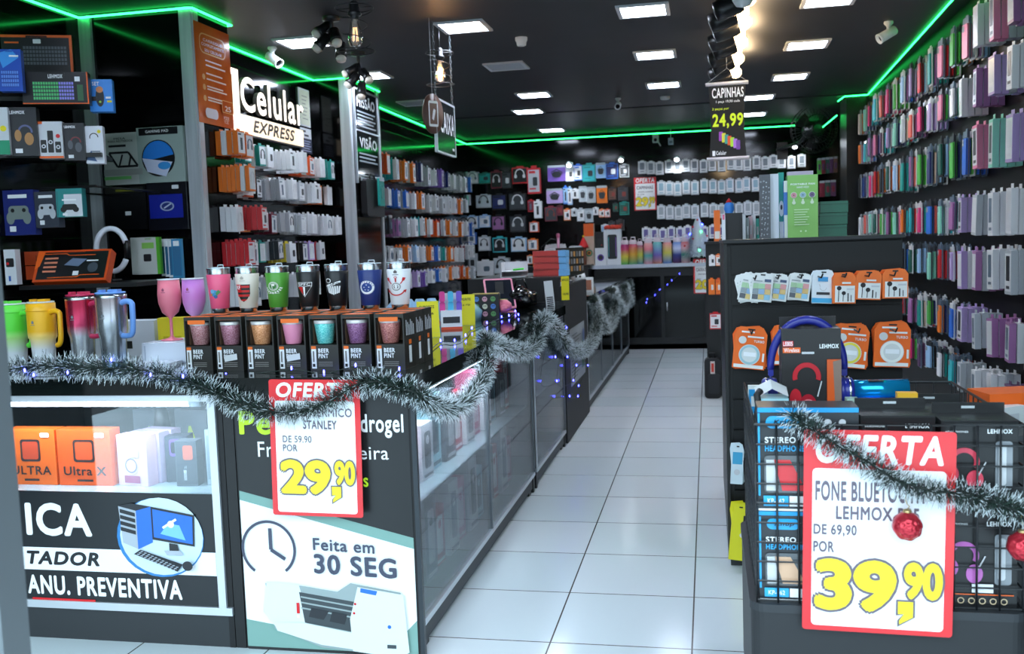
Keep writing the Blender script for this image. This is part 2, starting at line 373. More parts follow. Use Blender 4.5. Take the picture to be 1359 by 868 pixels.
MB().lathe([(.05, -.12), (.055, -.125), (.055, -.17), (.05, -.2), (.035, -.225), (.001, -.235)], CAMW, 24).build('dome', t)
t = thing('smoke_detector', 'white round smoke detector hanging from the charcoal ceiling', 'smoke detector', (-1.16, 6.28, ZC))
MB().lathe([(.04, 0), (.04, -.02), (.034, -.024), (.03, -.05), (.022, -.054)], CAMW, 20).build('body', t)
t = thing('ceiling_sensor', 'flat white ceiling sensor near the black ceiling joint', 'sensor', (-.37, 9.3, ZC)); MB().lathe([(.045, 0), (.045, -.02), (.035, -.028)], CAMW, 16).build('body', t)
p = U(870, 186, 'y', 11.95)
t = thing('security_camera', 'white swivel security camera on the back wall under the LED strip', 'security camera', (p.x, YB, p.z))
MB().box((0, -.05, .05), (.07, .1, .03), CAMW).lathe([(.035, -.02), (.04, 0), (.035, .05)], CAMW, 14, c=(0, -.08, -.01)).build('body', t); MB().lathe([(.001, .02), (.02, .02)], mat('#0b0b10', .1), 12, M=Matrix.Translation((0, -.11, 0)) @ Matrix.Rotation(PI/2, 4, 'X'), cap=False).tube([(.03, -.06, -.02), (.06, -.06, -.07)], .008, CAMW, 6).build('lens', t)
p = U(890, 187, 'y', 11.95)
tag(MB().box((p.x, YB-.03, p.z), (.06, .05, .08), mat('#b8c8d4', .5)).box((p.x, YB-.058, p.z-.01), (.04, .006, .03), mat('#6d8290', .5)).tube([(p.x, YB-.03, p.z+.04), (p.x, YB-.02, p.z+.2)], .004, CAMW, 6).build('motion_sensor'), 'small pale motion sensor hanging on the back wall beside the camera', 'sensor')

# ------------------------------------------------------------------ pendant lamps with spiral wire cages
def pendant(x, y, zb, lit, label):
    t = thing('pendant_lamp', label, 'pendant lamp', (x, y, zb))
    h = .115
    MB().tube([(0, 0, h+.06), (0, 0, ZC-zb)], .0035, BLACK, 6).build('cord', t)
    MB().lathe([(.012, h+.075), (.02, h+.065), (.022, h+.03), (.03, h+.026), (.03, h+.012), (.02, h+.008), (.02, h-.004)], mat('#17181a', .4), 20).build('socket', t)
    pts = []
    for i in range(160):
        a = 2*PI*i/160*2.6; f = i/159
        r = .085 - .03*math.sin(PI*f)
        pts.append((r*math.cos(a), r*math.sin(a), h+.045-f*.19))
    b = MB().tube(pts, .0022, BLACK, 5)
    for zz, rr in ((h+.045, .085), (-.03, .085)): b.tube([(rr*math.cos(2*PI*i/40), rr*math.sin(2*PI*i/40), zz) for i in range(40)], .0024, BLACK, 5, closed=True)
    b.tube([(-.085, 0, h+.045), (0, 0, h+.045), (.085, 0, h+.045)], .0022, BLACK, 5)
    b.build('cage', t)
    g = glass_mat('bulb_glass', '#fff6ea', .05, 0, .10, '#e8eef0') if 'bulb_glass' not in bpy.data.materials else bpy.data.materials['bulb_glass']
    bu = MB().lathe([(.014, h), (.018, h-.012), (.026, h-.05), (.032, h-.085), (.032, h-.1), (.024, h-.122), (.006, h-.132), (.001, h-.133)], g, 20).build('bulb', t)
    fb = MB(); FM = mat('#ff9a3c' if lit else '#ffc890', .4, 0, 60 if lit else 4)
    for k in range(6):
        a = 2*PI*k/6; fb.tube([(.008*math.cos(a), .008*math.sin(a), h-.04), (.013*math.cos(a+.5), .013*math.sin(a+.5), h-.1)], .0011 if lit else .0006, FM, 4)
    fb.build('filament', bu)
    if lit:
        l = bpy.data.lights.new('bulb_glow', 'POINT'); l.energy = 3; l.color = (1, .62, .3); l.shadow_soft_size = .02
        o = bpy.data.objects.new('bulb_glow', l); COL.objects.link(o); o.parent = t; o.location = (0, 0, h-.07)
pendant(-1.53, 4.2, 2.2, False, 'dim filament bulb pendant in spiral wire cage, nearer one')
pendant(-1.58, 5.8, 2.3, True, 'glowing amber filament bulb pendant in spiral wire cage')

# ------------------------------------------------------------------ spotlight clusters on the ceiling
SPB = mat('#101114', .35); SPW = mat('#e6dfd2', .4); WARM = mat('#ffd9a0', .3, 0, 16)
def spot_cluster(p, heads, label):
    t = thing('spotlight_cluster', label, 'spotlight', p)
    MB().lathe([(.05, 0), (.05, -.02), (.012, -.025), (.012, -.07)], SPB, 18).build('canopy', t)
    for (dx, dy, dz), aim in heads:
        d = Vector(aim).normalized(); M = Matrix.Translation((dx, dy, dz)) @ Vector((0, 0, 1)).rotation_difference(d).to_matrix().to_4x4()
        h = MB().tube([(0, 0, -.05), (dx*.5, dy*.5, (dz-.03)*.8), (dx, dy, dz)], .006, SPB, 6).lathe([(.02, -.06), (.028, -.055), (.03, 0), (.036, .03), (.034, .031)], SPB, 16, M=M).build('spotlight_head', t)
        MB().lathe([(.02, .026), (.03, .04), (.026, .056), (.001, .064)], SPW, 16, M=M).build('bulb', h)
p = U(432, 38, 'z', ZC)
spot_cluster((-2.09, 5.35, ZC), [((-.06, 0, -.07), (-.5, -.5, -.5)), ((-.05, -.04, -.15), (-.5, -.3, -.6)), ((.03, -.02, -.12), (.2, -.3, -.5)), ((.05, .0, -.2), (.1, -.3, -.9))], 'black four-head spotlight cluster near the first square ceiling light')
spot_cluster((-2.30, 6.35, ZC), [((-.06, 0, -.12), (-.6, -.3, -.4)), ((-.04, -.03, -.19), (-.5, -.3, -.6)), ((.05, .0, -.16), (.5, -.3, -.6)), ((.02, -.02, -.26), (0, -.3, -.9))], 'black four-head spotlight cluster above the second silver pier')
t = thing('spotlight_rail', 'long black ceiling rail of stacked spotlights with warm glowing globe bulbs', 'spotlight', (0.17, 5.2, ZC))
MB().box((-.01, 1.2, -.02), (.05, 2.8, .04), SPB).build('rail', t)
for k in range(9):
    y = .15+k*.29; s = (-1)**k*.012
    h = MB().lathe([(.02, -.1), (.05, -.095), (.056, -.05), (.056, .03), (.05, .05)], SPB, 18, M=Matrix.Translation((-.035+s, y, -.115)) @ Matrix.Rotation(1.25, 4, 'Y')).tube([(-.01, y, -.03), (-.03+s, y, -.1)], .012, SPB, 6).build('spotlight_head', t)
    MB().lathe([(.001, .13), (.028, .12), (.042, .095), (.042, .075), (.03, .052), (.02, .045)], WARM, 16, M=Matrix.Translation((-.035+s, y, -.115)) @ Matrix.Rotation(1.25, 4, 'Y')).build('globe_bulb', h)
for k in range(3):
    l = bpy.data.lights.new('globe_glow', 'POINT'); l.energy = 5; l.color = (1, .72, .42); l.shadow_soft_size = .04
    o = bpy.data.objects.new('globe_glow', l); COL.objects.link(o); o.parent = t; o.location = (.13, .6+k*.8, -.13)

# ------------------------------------------------------------------ spot lamps on the back wall
COOL = mat('#eaf4ff', .3, 0, 60)
for px, py, lab in ((755, 220, 'bright white spot lamp above the purple and white bags'), (824, 213, 'bright white spot lamp above the white framed box'), (898, 212, 'bright white spot lamp over the white phone case rows'), (1055, 195, 'bright white spot lamp just below the wall fan')):
    p = U(px, py, 'y', YB-.2)
    t = thing('wall_spot_lamp', lab, 'spot lamp', (p.x, YB, p.z), group='spot lamps on the back wall')
    MB().box((0, -.02, .03), (.05, .04, .05), CAMW).tube([(0, -.03, .03), (0, -.14, .035)], .01, CAMW, 8).build('bracket', t)
    h = MB().lathe([(.02, 0), (.035, .03), (.038, .06), (.034, .06)], CAMW, 16, M=Matrix.Translation((0, -.15, .04)) @ Matrix.Rotation(PI*.72, 4, 'X')).build('lamp_head', t)
    MB().lathe([(.001, .064), (.02, .062), (.033, .056)], COOL, 16, M=Matrix.Translation((0, -.15, .04)) @ Matrix.Rotation(PI*.72, 4, 'X'), cap=False).build('bulb', h)
    l = bpy.data.lights.new('spot_glow', 'SPOT'); l.energy = 3; l.color = (.9, .96, 1); l.spot_size = 2.2; l.spot_blend = .6; l.shadow_soft_size = .03
    o = bpy.data.objects.new('spot_glow', l); COL.objects.link(o); o.parent = t; o.location = (0, -.24, -.02); o.rotation_euler = (.35, 0, 0)

# ------------------------------------------------------------------ wall fan
p = U(1080, 172, 'y', 10.9)
t = thing('wall_fan', 'black caged wall fan high in the back corner', 'fan', (p.x, 10.9, p.z), rot=(0, 0, .35))
b = MB()
for rr, yy in ((.24, -.06), (.25, 0), (.24, .05), (.15, -.085), (.07, -.09)): b.tube([(rr*math.cos(2*PI*i/36), yy, rr*math.sin(2*PI*i/36)) for i in range(36)], .004, BLACK, 5, closed=True)
for i in range(36):
    a = 2*PI*i/36; c, s = math.cos(a), math.sin(a)
    b.tube([(.05*c, -.09, .05*s), (.15*c, -.085, .15*s), (.24*c, -.06, .24*s), (.25*c, 0, .25*s), (.22*c, .06, .22*s), (.08*c, .1, .08*s)], .0018, BLACK, 4)
b.build('cage', t)
b = MB()
for k in range(3):
    a0 = 2*PI*k/3
    for i in range(6):
        q = [(r*math.cos(a0+da), .02*(j-.5)+.0, r*math.sin(a0+da)) for r, da, j in ((.04, i*.05, i/3), (.2, i*.14, i/3), (.2, (i+1)*.14, (i+1)/3), (.04, (i+1)*.05, (i+1)/3))]
        b.poly(q, mat('#1a1b1e', .3))
b.build('blade', t)
MB().lathe([(.05, -.095), (.06, -.085), (.06, .0), (.075, .02), (.075, .14), (.05, .17)], mat('#1d1e21', .4), 20, M=Matrix.Rotation(-PI/2, 4, 'X')).build('motor', t)
MB().tube([(0, .14, -.02), (0, .35, -.1), (.1, 1.15, -.1)], .02, BLACK, 8).box((.13, 1.08, -.12), (.12, .04, .2), BLACK, -.35).build('bracket', t)
# ================================================================== counters
TOPZ = .893
GL = glass_mat('showcase_glass', '#f4fbff', .05); GLS = glass_mat('side_showcase_glass', '#eef4f8', .05, .01, 0, '#9fb4c4', .6)
WOOD = noisy('black_laminate', '#17181a', '#1f2023', 5, .35, stretch=(1, 9, 9)); GTOP = mat('#0b1110', .04, 0, 0, .3)
KICK = mat('#2b2e31', .5)
# --- front showcase, its glass half covered by a printed black sheet
t = thing('display_counter', 'black counter showcase with white-framed glass front and computer repair print', 'counter', (-1.535, 2.815, 0))
W = 1.15
b = MB().box((-W/2, .012, .055), (W, .02, .11), KICK).box((-W/2, .45, .05), (W, .86, .02), BLACK).box((-W/2, .9, .42), (W, .02, .84), MATTE).box((-W, .45, .42), (.02, .9, .84), MATTE).box((-.01, .45, .42), (.02, .9, .84), MATTE)
b.build('body', t)
b = MB()
for z in (.829, .123): b.box((-W/2, 0, z), (W, .02, .026), ALU)
for x in (-W+.013, -.033): b.box((x, 0, .476), (.026, .02, .68), ALU)
b.build('frame', t)
MB().box((-W/2, .004, .476), (W-.05, .004, .68), GL).build('glass_pane', t)
MB().box((-W/2, .4, .499), (W-.06, .78, .01), mat('#9fb4bb', .1)).build('shelf', t)
b = MB().tube([(-.88, .05, .802), (-.14, .05, .802)], .012, mat('#e4f0ff', .3, 0, TUBE_E*3), 12).tube([(-.92, .05, .802), (-.88, .05, .802)], .013, WHITE, 12).tube([(-.14, .05, .802), (-.10, .05, .802)], .013, WHITE, 12); b.build('tube_light', t)
l = bpy.data.lights.new('tube_glow', 'AREA'); l.shape = 'RECTANGLE'; l.size = .75; l.size_y = .04; l.energy = 3; l.color = (.85, .94, 1)
o = bpy.data.objects.new('tube_glow', l); COL.objects.link(o); o.parent = t; o.location = (-.54, .055, .785)
def ux(px, py, y=2.8, X0=-1.535): p = U(px, py, 'y', y); return p.x-X0, p.z
pr = Print(); NAVY = mat('#161b1f', .3); WP = mat('#f4f8fa', .4)
pr.rect(-W+.03, .137, -.05, .512, NAVY)
x0, z1 = ux(46, 690); x1, z0 = ux(123, 712)
pr.text('ICA', -.745, .358, -.495, .472, WP, .035)
pr.rect(-W+.03, .24, -.05, .318, WP)
pr.text('TADOR', -.75, .258, -.475, .306, NAVY, .04, .2)
pr.text('ANU. PREVENTIVA', -.755, .155, -.178, .222, WP, .035)
pr.rect(-.74, .136, -.5, .143, RED)
cx, cz = -.24, .368
pr.disc(cx-.005, cz-.004, .157, mat('#2f7fc0', .3), .133).disc(cx, cz, .15, mat('#cfe4ef', .3), .13)
DK = mat('#20242a', .3); BL = mat('#2a6fd8', .3); LB = mat('#7fc4f0', .3); SI = mat('#aeb8c2', .3)
pr.poly([(cx-.15, cz+.1), (cx-.085, cz+.085), (cx-.085, cz-.045), (cx-.14, cz-.025)], SI)
for k in range(4): pr.poly([(cx-.145, cz+.09-k*.02), (cx-.09, cz+.077-k*.02), (cx-.09, cz+.064-k*.02), (cx-.145, cz+.077-k*.02)], DK)
pr.poly([(cx-.085, cz+.085), (cx-.03, cz+.1), (cx-.03, cz-.02), (cx-.085, cz-.045)], BL).poly([(cx-.15, cz+.1), (cx-.085, cz+.085), (cx-.03, cz+.1), (cx-.1, cz+.11)], DK)
pr.poly([(cx-.03, cz+.1), (cx+.125, cz+.075), (cx+.12, cz-.03), (cx-.03, cz-.01)], DK).poly([(cx-.024, cz+.092), (cx+.118, cz+.069), (cx+.114, cz-.022), (cx-.024, cz-.002)], BL)
pr.poly([(cx-.0, cz+.01), (cx+.03, cz+.045), (cx+.07, cz+.04), (cx+.09, cz-.01)], LB).line([(cx+.01, cz+.03), (cx+.06, cz+.06)], .008, WP).disc(cx+.04, cz+.043, .012, WP)
pr.poly([(cx+.03, cz-.02), (cx+.06, cz-.024), (cx+.065, cz-.05), (cx+.03, cz-.045)], DK).poly([(cx+.01, cz-.045), (cx+.07, cz-.045), (cx+.08, cz-.06), (cx+.02, cz-.06)], SI)
pr.poly([(cx-.1, cz-.06), (cx-.075, cz-.045), (cx+.075, cz-.09), (cx+.055, cz-.115)], DK)
for i in range(11):
    for j in range(3):
        u = i/11; qx = cx-.088+.145*u+j*.007; qz = cz-.062-.049*u+j*.005; pr.rect(qx, qz, qx+.009, qz+.003, SI)
pr.disc(cx+.1, cz-.09, .018, DK, .016)
pr.build('printed_sheet', t, (0, -.002, 0))

# --- pilaster cabinet with the printed cutting machine poster
t = thing('counter_cabinet', 'black counter corner cabinet faced with a clock and cutting machine poster', 'cabinet', (-1.2, 2.815, 0))
MB().box((0, .010, .419), (.59, .018, .836), MATTE).box((-.315, .010, .419), (.035, .02, .836), BLACK).box((.302, .01, .419), (.014, .018, .836), mat('#3b4045', .35, .5)).build('body', t)
pr = Print(); TEAL = mat('#7ea59c', .4); INK = mat('#44495c', .4); LIME = mat('#c6ee2c', .4); BK = mat('#1b1d1f', .35)
pr.rect(-.29, .0, .288, .836, BK)
pr.poly([(-.29, .525), (.288, .385), (.288, .01), (-.29, .01)], TEAL).poly([(-.29, .495), (.288, .35), (.288, .12), (.2, .03), (-.29, .1)], WP)
pr.poly([(-.29, .1), (-.2, .075), (-.15, .01), (-.29, .01)], TEAL)
pr.text('Pe', -.277, .708, -.165, .785, LIME, .03).text('drogel', .132, .70, .272, .775, WP, .025)
pr.text('Fr', -.216, .637, -.165, .686, WP, .005).text('eira', .124, .632, .22, .672, WP, .005).text('os', .105, .545, .15, .575, LIME, .02)
pr.ring(-.198, .337, .094, .009, INK, -52, 235).line([(-.190, .405), (-.190, .335), (-.142, .305)], .012, INK)
pr.text('Feita em', -.045, .338, .16, .378, INK, .02, 0, -.03).text('30 SEG', -.045, .262, .23, .327, INK, .03, 0, -.03)
PB = mat('#dfe8e8', .35); PD = mat('#3c4448', .35); PG = mat('#9aa8a8', .35)
pr.poly([(-.215, .225), (-.09, .22), (.03, .205), (.075, .235), (.24, .21), (.25, .0), (-.03, .02), (-.19, .075)], PG)
pr.poly([(-.21, .23), (-.1, .225), (-.07, .1), (-.19, .085), (-.225, .13)], PB).poly([(-.1, .2), (.085, .175), (.085, .075), (-.085, .1)], PD)
for k in range(3): pr.poly([(-.095, .187-k*.018), (.085, .162-k*.018), (.085, .157-k*.018), (-.095, .182-k*.018)], PG)
pr.poly([(-.06, .15), (.0, .142), (-.02, .112), (-.07, .12)], DK).poly([(.01, .14), (.06, .132), (.05, .1), (.0, .108)], DK).rect(-.11, .13, -.1, .165, RED).rect(-.11, .115, -.1, .126, WP)
pr.poly([(-.19, .095), (-.085, .1), (.075, .075), (.08, .02), (-.03, .03), (-.18, .07)], PB)
pr.poly([(.1, .225), (.25, .205), (.262, .02), (.23, -.0), (.075, .015), (.07, .12)], PB).poly([(.11, .222), (.165, .214), (.16, .2), (.108, .208)], BL).rect(.19, .03, .22, .042, PD).disc(.2, .1, .006, BL).disc(.09, .17, .004, RED).disc(.085, .14, .004, RED)
pr.build('printed_poster', t)

# --- worktops
tag(MB().rbox((-1.79, 3.27, .8655), (1.81, .95, .055), GTOP, .006, axis='z').build('countertop'), 'black laminate countertop across the shop front under cups and cartons', 'countertop')
tag(MB().rbox((-1.235, 4.885, .8655), (.70, 2.27, .055), GTOP, .004, axis='z').build('countertop'), 'glossy black glass countertop running along the aisle under yellow price cards', 'countertop')
tag(MB().rbox((-1.235, 9.15, .8655), (.70, 3.9, .03), GTOP, .004, axis='z').build('countertop'), 'far glossy glass countertop along the aisle beside the back counter', 'countertop')
# --- glass-sided showcases along the aisle
def side_case(y0, y1, panes, label, kick=.085, posts=(0, 1), shelf=.46):
    t = thing('glass_showcase', label, 'showcase', (-.905, y0, 0)); L = y1-y0
    b = MB().box((-.02, L/2, kick/2+.012), (.03, L, kick-.024), KICK).box((-.30, L/2, kick+.005), (.56, L, .02), mat('#33373b', .4)).box((-.575, L/2, .42), (.02, L, .83), MATTE)
    for e in posts: b.box((-.29, e*(L-.03)+.015, .419), (.58, .03, .836), BLACK)
    for k in range(2): b.box((-.03, .08+k*(L-.16), .012), (.04, .05, .024), BLACK)
    b.build('body', t)
    f = MB().box((0, L/2, kick+.012), (.014, L, .02), ALU).box((0, L/2, .832), (.014, L, .012), ALU)
    for k in range(panes+1): f.box((0, .007+k*(L-.014)/panes, .46), (.014, .012, .73), ALU if k in (0,) else mat('#6a7076', .4, .5))
    f.build('frame', t)
    for k in range(panes): MB().box((0, (k+.5)*L/panes, .465), (.005, L/panes-.02, .72), GLS).build('glass_pane', t)
    MB().box((-.29, L/2, shelf), (.54, L-.08, .008), mat('#8a9aa2', .15)).build('shelf', t)
    return t
s1 = side_case(2.835, 4.86, 2, 'glass-sided showcase nearest the shop front, boxes of pink and white inside', posts=(1,))
MB().tube([(-.03, .1, .815), (-.03, 1.25, .815)], .01, mat('#e4f0ff', .3, 0, TUBE_E*3), 10).build('tube_light', s1)
l = bpy.data.lights.new('tube_glow', 'AREA'); l.shape = 'RECTANGLE'; l.size = .05; l.size_y = 1.2; l.energy = 10; l.color = (.85, .94, 1)
o = bpy.data.objects.new('tube_glow', l); COL.objects.link(o); o.parent = s1; o.location = (-.06, .7, .80)
side_case(4.92, 5.98, 1, 'narrow glass-sided showcase with black posts beside the cash desk', posts=(0, 1))
side_case(7.22, 11.05, 4, 'long far glass-sided showcase of four panes beyond the cash desk', posts=(0, 1))
# --- cash desk
t = thing('cash_desk', 'black cash desk panel with a printed notice between the glass showcases', 'desk', (-.9, 6.02, 0))
MB().box((-.01, .58, .51), (.03, 1.16, 1.0), MATTE).box((-.35, .02, .44), (.66, .035, .88), BLACK).box((-.35, 1.14, .44), (.66, .035, .88), BLACK).box((-.35, .58, .90), (.68, 1.15, .03), BLACK).build('body', t)
b = MB().box((-.32, .58, 1.06), (.6, 1.1, .02), MATTE).box((-.6, .58, .98), (.02, 1.1, .16), MATTE).box((-.32, .035, .99), (.6, .02, .15), MATTE); b.build('raised_shelf', t)
pr = Print(); pr.rect(.2, .34, .95, .72, mat('#8d9296', .5))
for k in range(13): pr.rect(.24, .38+k*.024, .24+.28+.1*((k*7) % 3), .386+k*.024, DGREY)
pr.poly([(.72, .40), (.88, .40), (.8, .66)], mat('#3f6f52', .5)).disc(.85, .62, .05, mat('#5a6c9a', .5))
pr.build('printed_notice', t, (.007, 0, 0), PI/2)

# --- goods inside the showcases
def carton(name, label, cat, loc, d, mt, rz=0, pr=None, group=None, parts=()):
    """a printed cardboard box: carton body with a closing flap, print on its front"""
    t = thing(name, label, cat, loc, rz, group)
    b = MB().box((0, 0, d[2]/2), d, mt).box((0, -d[1]/2-.0004, d[2]-.006), (d[0]*.3, .0006, .01), mt); b.build('carton_body', t)
    if pr: pr.build('printing', t, (0, -d[1]/2, 0))
    return t
def watch_print(w, h, txt, ink, face):
    pr = Print(); pr.rrect(-w*.2, h*.42, w*.2, h*.82, w*.05, ink).rrect(-w*.16, h*.46, w*.16, h*.78, w*.04, face)
    if txt: pr.text(txt, -w*.4, h*.18, w*.4, h*.34, ink, .02)
    return pr.rrect(w*.22, h*.86, w*.4, h*.94, .004, PAPER).rect(-w*.15, h*.07, w*.15, h*.11, ink)
INKB = mat('#3a2a28', .5); OR2 = mat('#ef5a1e', .45)
y = 2.95; z = .505
carton('smartwatch_box', 'orange smartwatch box with dark lettering nearest the shutter rail', 'box', (-2.327, y, z), (.195, .06, .195), ORANGE, 0, watch_print(.195, .195, 'ULTRA', INKB, mat('#c9482a', .4)))
carton('smartwatch_box', 'plain orange smartwatch box with a small white price sticker', 'box', (-2.118, y, z), (.205, .06, .195), OR2, 0, watch_print(.205, .195, 'Ultra X', INKB, mat('#e0562a', .4)))
pk = mat('#d9b3c6', .4); lil = mat('#c9b4cf', .4)
for k in range(3):
    pr = Print().disc(-.005, .07, .03, mat('#e9eef2', .3)).ring(-.005, .07, .026, .006, mat('#8d7f96', .3)).rect(-.035, .01, .03, .035, mat('#a0466e', .4)).rrect(-.01, .1, .03, .135, .004, lil)
    carton('smartwatch_box', ('pale pink smartwatch box showing a round watch', 'lilac-topped smartwatch box standing behind the pale pink one', 'third lilac smartwatch box at the back of its row')[k], 'box', (-1.935+k*.015, 2.95+k*.055, z), (.125, .05, .175), pk if k == 0 else lil, -.15, pr)
pr = Print().rrect(-.025, .09, .03, .15, .01, mat('#6f4ea0', .3)).rrect(-.02, .1, .025, .14, .008, BLACK)
carton('smartwatch_box', 'dark grey smartwatch box beside the pale pink ones', 'box', (-1.815, 3.02, z), (.08, .06, .16), mat('#3a3f4a', .4), .2, pr)
pr = Print().rect(-.035, .005, .035, .155, mat('#4a5058', .4)).text('mini', -.01, .02, .0, .07, WP, .02).rrect(-.01, .09, .025, .14, .008, mat('#d66b52', .4))
carton('smartwatch_box', 'slim grey smartwatch box with white lettering next to the showcase corner', 'box', (-1.745, 2.96, z), (.075, .05, .155), mat('#5f666d', .4), .1, pr)
carton('smartwatch_box', 'tall pale smartwatch box against the showcase end panel', 'box', (-1.655, 2.98, z), (.05, .05, .19), mat('#a7b2b8', .35), 0, Print().rect(-.02, .02, .02, .17, mat('#8d999f', .4)))
for k, (px, lab) in enumerate(((0, 'grey carton with a yellow leaf mark, at the back of the shelf'), (1, 'grey carton with a yellow hand mark behind the orange boxes'))):
    pr = Print(); c = .12
    pr.poly([(-.02, .1), (-.01, .15), (.0, .15), (.02, .1), (.03, .08), (.0, .07)] if k else [(-.02, .07), (-.025, .13), (-.01, .15), (.005, .1), (.01, .07)], mat('#cfe04a', .4))
    carton('gadget_carton', lab, 'box', (-2.05+k*.17, 3.28, z), (.15, .1, .21), mat('#6f7880' if k else '#4b535b', .4), -.2*k, pr)
tag(MB().lathe([(.05, 0), (.05, .008), (.008, .012), (.008, .16)], BLACK, 16, c=(-1.95, 3.14, z)).lathe([(.03, .16), (.032, .165), (.02, .24), (.008, .25)], BLACK, 16, c=(-1.95, 3.14, z)).build('desk_lamp'), 'small black table lamp standing between the grey cartons', 'lamp')
# boxes behind the aisle glass: two shelves
kinds = [('#e9eaf0', '#2f3238', 'white', 'a dark handset'), ('#d9698f', '#f0d4e0', 'pink', 'a pale panel'), ('#eceef2', '#8d9198', 'white', 'a grey bottle'), ('#c2304a', '#f4f4f6', 'red', 'a white panel'), ('#4a5058', '#c3c8cd', 'grey', 'a silver panel'), ('#9fd0dc', '#2a3c46', 'pale blue', 'a dark panel')]
n = 0
for zz, lev in ((.10, 'floor level'), (.466, 'shelf level')):
    for i in range(12):
        c, g, cn, gn = kinds[(i*5+(0 if zz < .3 else 2)) % 6]; h = (.28, .25, .30, .22)[i % 4] if zz < .3 else (.27, .24, .2, .28)[i % 4]
        wd = .115; y = 2.93+i*.158
        pr = Print().rrect(-wd*.28, h*.2, wd*.28, h*.85, .012, mat(g, .35)).disc(0, h*.7, wd*.14, mat(c, .35)).rect(-wd*.4, h*.05, wd*.4, h*.1, mat(g, .4))
        carton('gadget_box', f'{cn} gadget box with {gn}, {ORD[i]} from shop front, {lev}, behind glass', 'box', (-1.02-(i % 2)*.015, y, zz), (wd, .07, h), mat(c, .4), PI/2+.06*((i*3) % 3-1), pr, 'boxes behind the aisle glass')

# ================================================================== offer sign on the corner cabinet
def offer_sign(loc, w, h, lines, rz, rot, label, big, cents, head='OFERTA', bigbox=None, seam=True, hh=.13):
    t = thing('offer_sign', label, 'sign', loc, rz, rot=rot)
    SRED = mat('#e5242b', .35, 0, 0, .4); SWH = mat('#f6f9fb', .35, 0, 0, .4)
    b = MB().rbox((0, 0, -h/2), (w, .0022, h), SRED, .008); b.build('sheet', t)
    pr = Print(.00025, .0013); IN = mat('#6c6270', .5)
    pr.rrect(-w*.44, -h*.975, w*.44, -h*(hh+.025), w*.03, SWH)
    pr.text(head, -w*.42, -h*hh, w*.42, -h*.02, SWH, .035, .15)
    for s, x0, z0, x1, z1, bold in lines: pr.text(s, x0*w, z0*h, x1*w, z1*h, IN, bold)
    bx = bigbox or (-.43, -.875, .13, -.60)
    YL = mat('#f4de2e', .4)
    pr.outlined(big, bx[0]*w, bx[1]*h, bx[2]*w, bx[3]*h, YL, IN, .05, w*.016)
    for gk, cm_ in ((.012, IN), (0, YL)):
        q = lambda a, b_: ((bx[2]+a)*w, bx[1]*h+b_*w)
        pr.poly([q(.01-gk, .09+gk), q(.11+gk, .09+gk), q(.11+gk, -.02), q(.02-gk, -.075-gk*1.5), q(.02-gk, -.045), q(.05, .0), q(.01-gk, .0-gk)], cm_)
    pr.outlined(cents, (bx[2]+.045)*w, (bx[1]+.075)*h, .43*w, (bx[3]-.0)*h, YL, IN, .05, w*.014)
    pr.build('printing', t)
    return t
offer_sign((-1.205, 2.789, .887), .30, .43, [('COPO TÉRMICO', -.37, -.27, .41, -.19, .02), ('STANLEY', -.13, -.36, .24, -.295, .03), ('DE 59.90', -.36, -.46, -.04, -.41, .01), ('POR', -.36, -.525, -.2, -.475, .01)], 0, (-.02, .012, 0),
           'red and white offer sheet priced 29,90 on the corner cabinet', '29', '90', bigbox=(-.40, -.84, .16, -.585))

# ================================================================== tinsel garlands and fairy lights
TDK = mat('#16241f', .5); TMD = mat('#274036', .5); TWH = mat('#d7e2e6', .4)
def smooth_path(P, per=14):
    P = [Vector(p) for p in P]; out = []
    for i in range(len(P)-1):
        a, b, c, d = P[max(i-1, 0)], P[i], P[i+1], P[min(i+2, len(P)-1)]
        for k in range(per):
            t = k/per; out.append(.5*((2*b)+(c-a)*t+(2*a-5*b+4*c-d)*t*t+(3*b-a-3*c+d)*t**3))
    return out+[P[-1]]
def tinsel(path, R, density, label, wth=.0017, grow=.22):
    P = smooth_path(path); rng = random.Random(3); b = MB(); ks = [b.m(TDK), b.m(TMD), b.m(TWH)]
    b.tube(P, .003, TDK, 5)
    for a, c in zip(P, P[1:]):
        L = (c-a).length; t = (c-a).normalized(); n0 = t.orthogonal().normalized(); n1 = t.cross(n0)
        for k in range(max(1, int(L*density))):
            p = a.lerp(c, rng.random()); big = 1+grow*min(max((p.y-3.2)/2.6, 0), 1); an = rng.random()*2*PI
            d = (n0*math.cos(an)+n1*math.sin(an))
            d = (d+t*rng.uniform(-.55, .55)+Vector((0, 0, -.12))).normalized(); l = big*R*rng.uniform(.72, 1.12)
            s = d.cross(Vector((rng.gauss(0, 1), rng.gauss(0, 1), rng.gauss(0, 1)))).normalized()*wth*.5
            m = p+d*l*rng.uniform(.56, .74); e = p+d*l; i0 = len(b.v)
            b.v += [tuple(p-s), tuple(p+s), tuple(m+s), tuple(m-s), tuple(e+s*.5), tuple(e-s*.5)]
            b.f += [[i0, i0+1, i0+2, i0+3], [i0+3, i0+2, i0+4, i0+5]]
            u_ = rng.random(); b.mi += [ks[0] if u_ < .6 else ks[1], ks[2] if rng.random() < .8 else ks[1]]; b.sm += [False, False]
    return tag(b.build('tinsel_garland'), label, 'garland')
g = [U(px, py, 'y', 2.77) for px, py in ((-25, 492), (15, 490), (60, 486), (120, 488), (185, 491), (230, 499), (270, 515), (310, 532), (350, 545), (400, 546), (440, 530), (475, 510), (505, 507), (530, 515))]
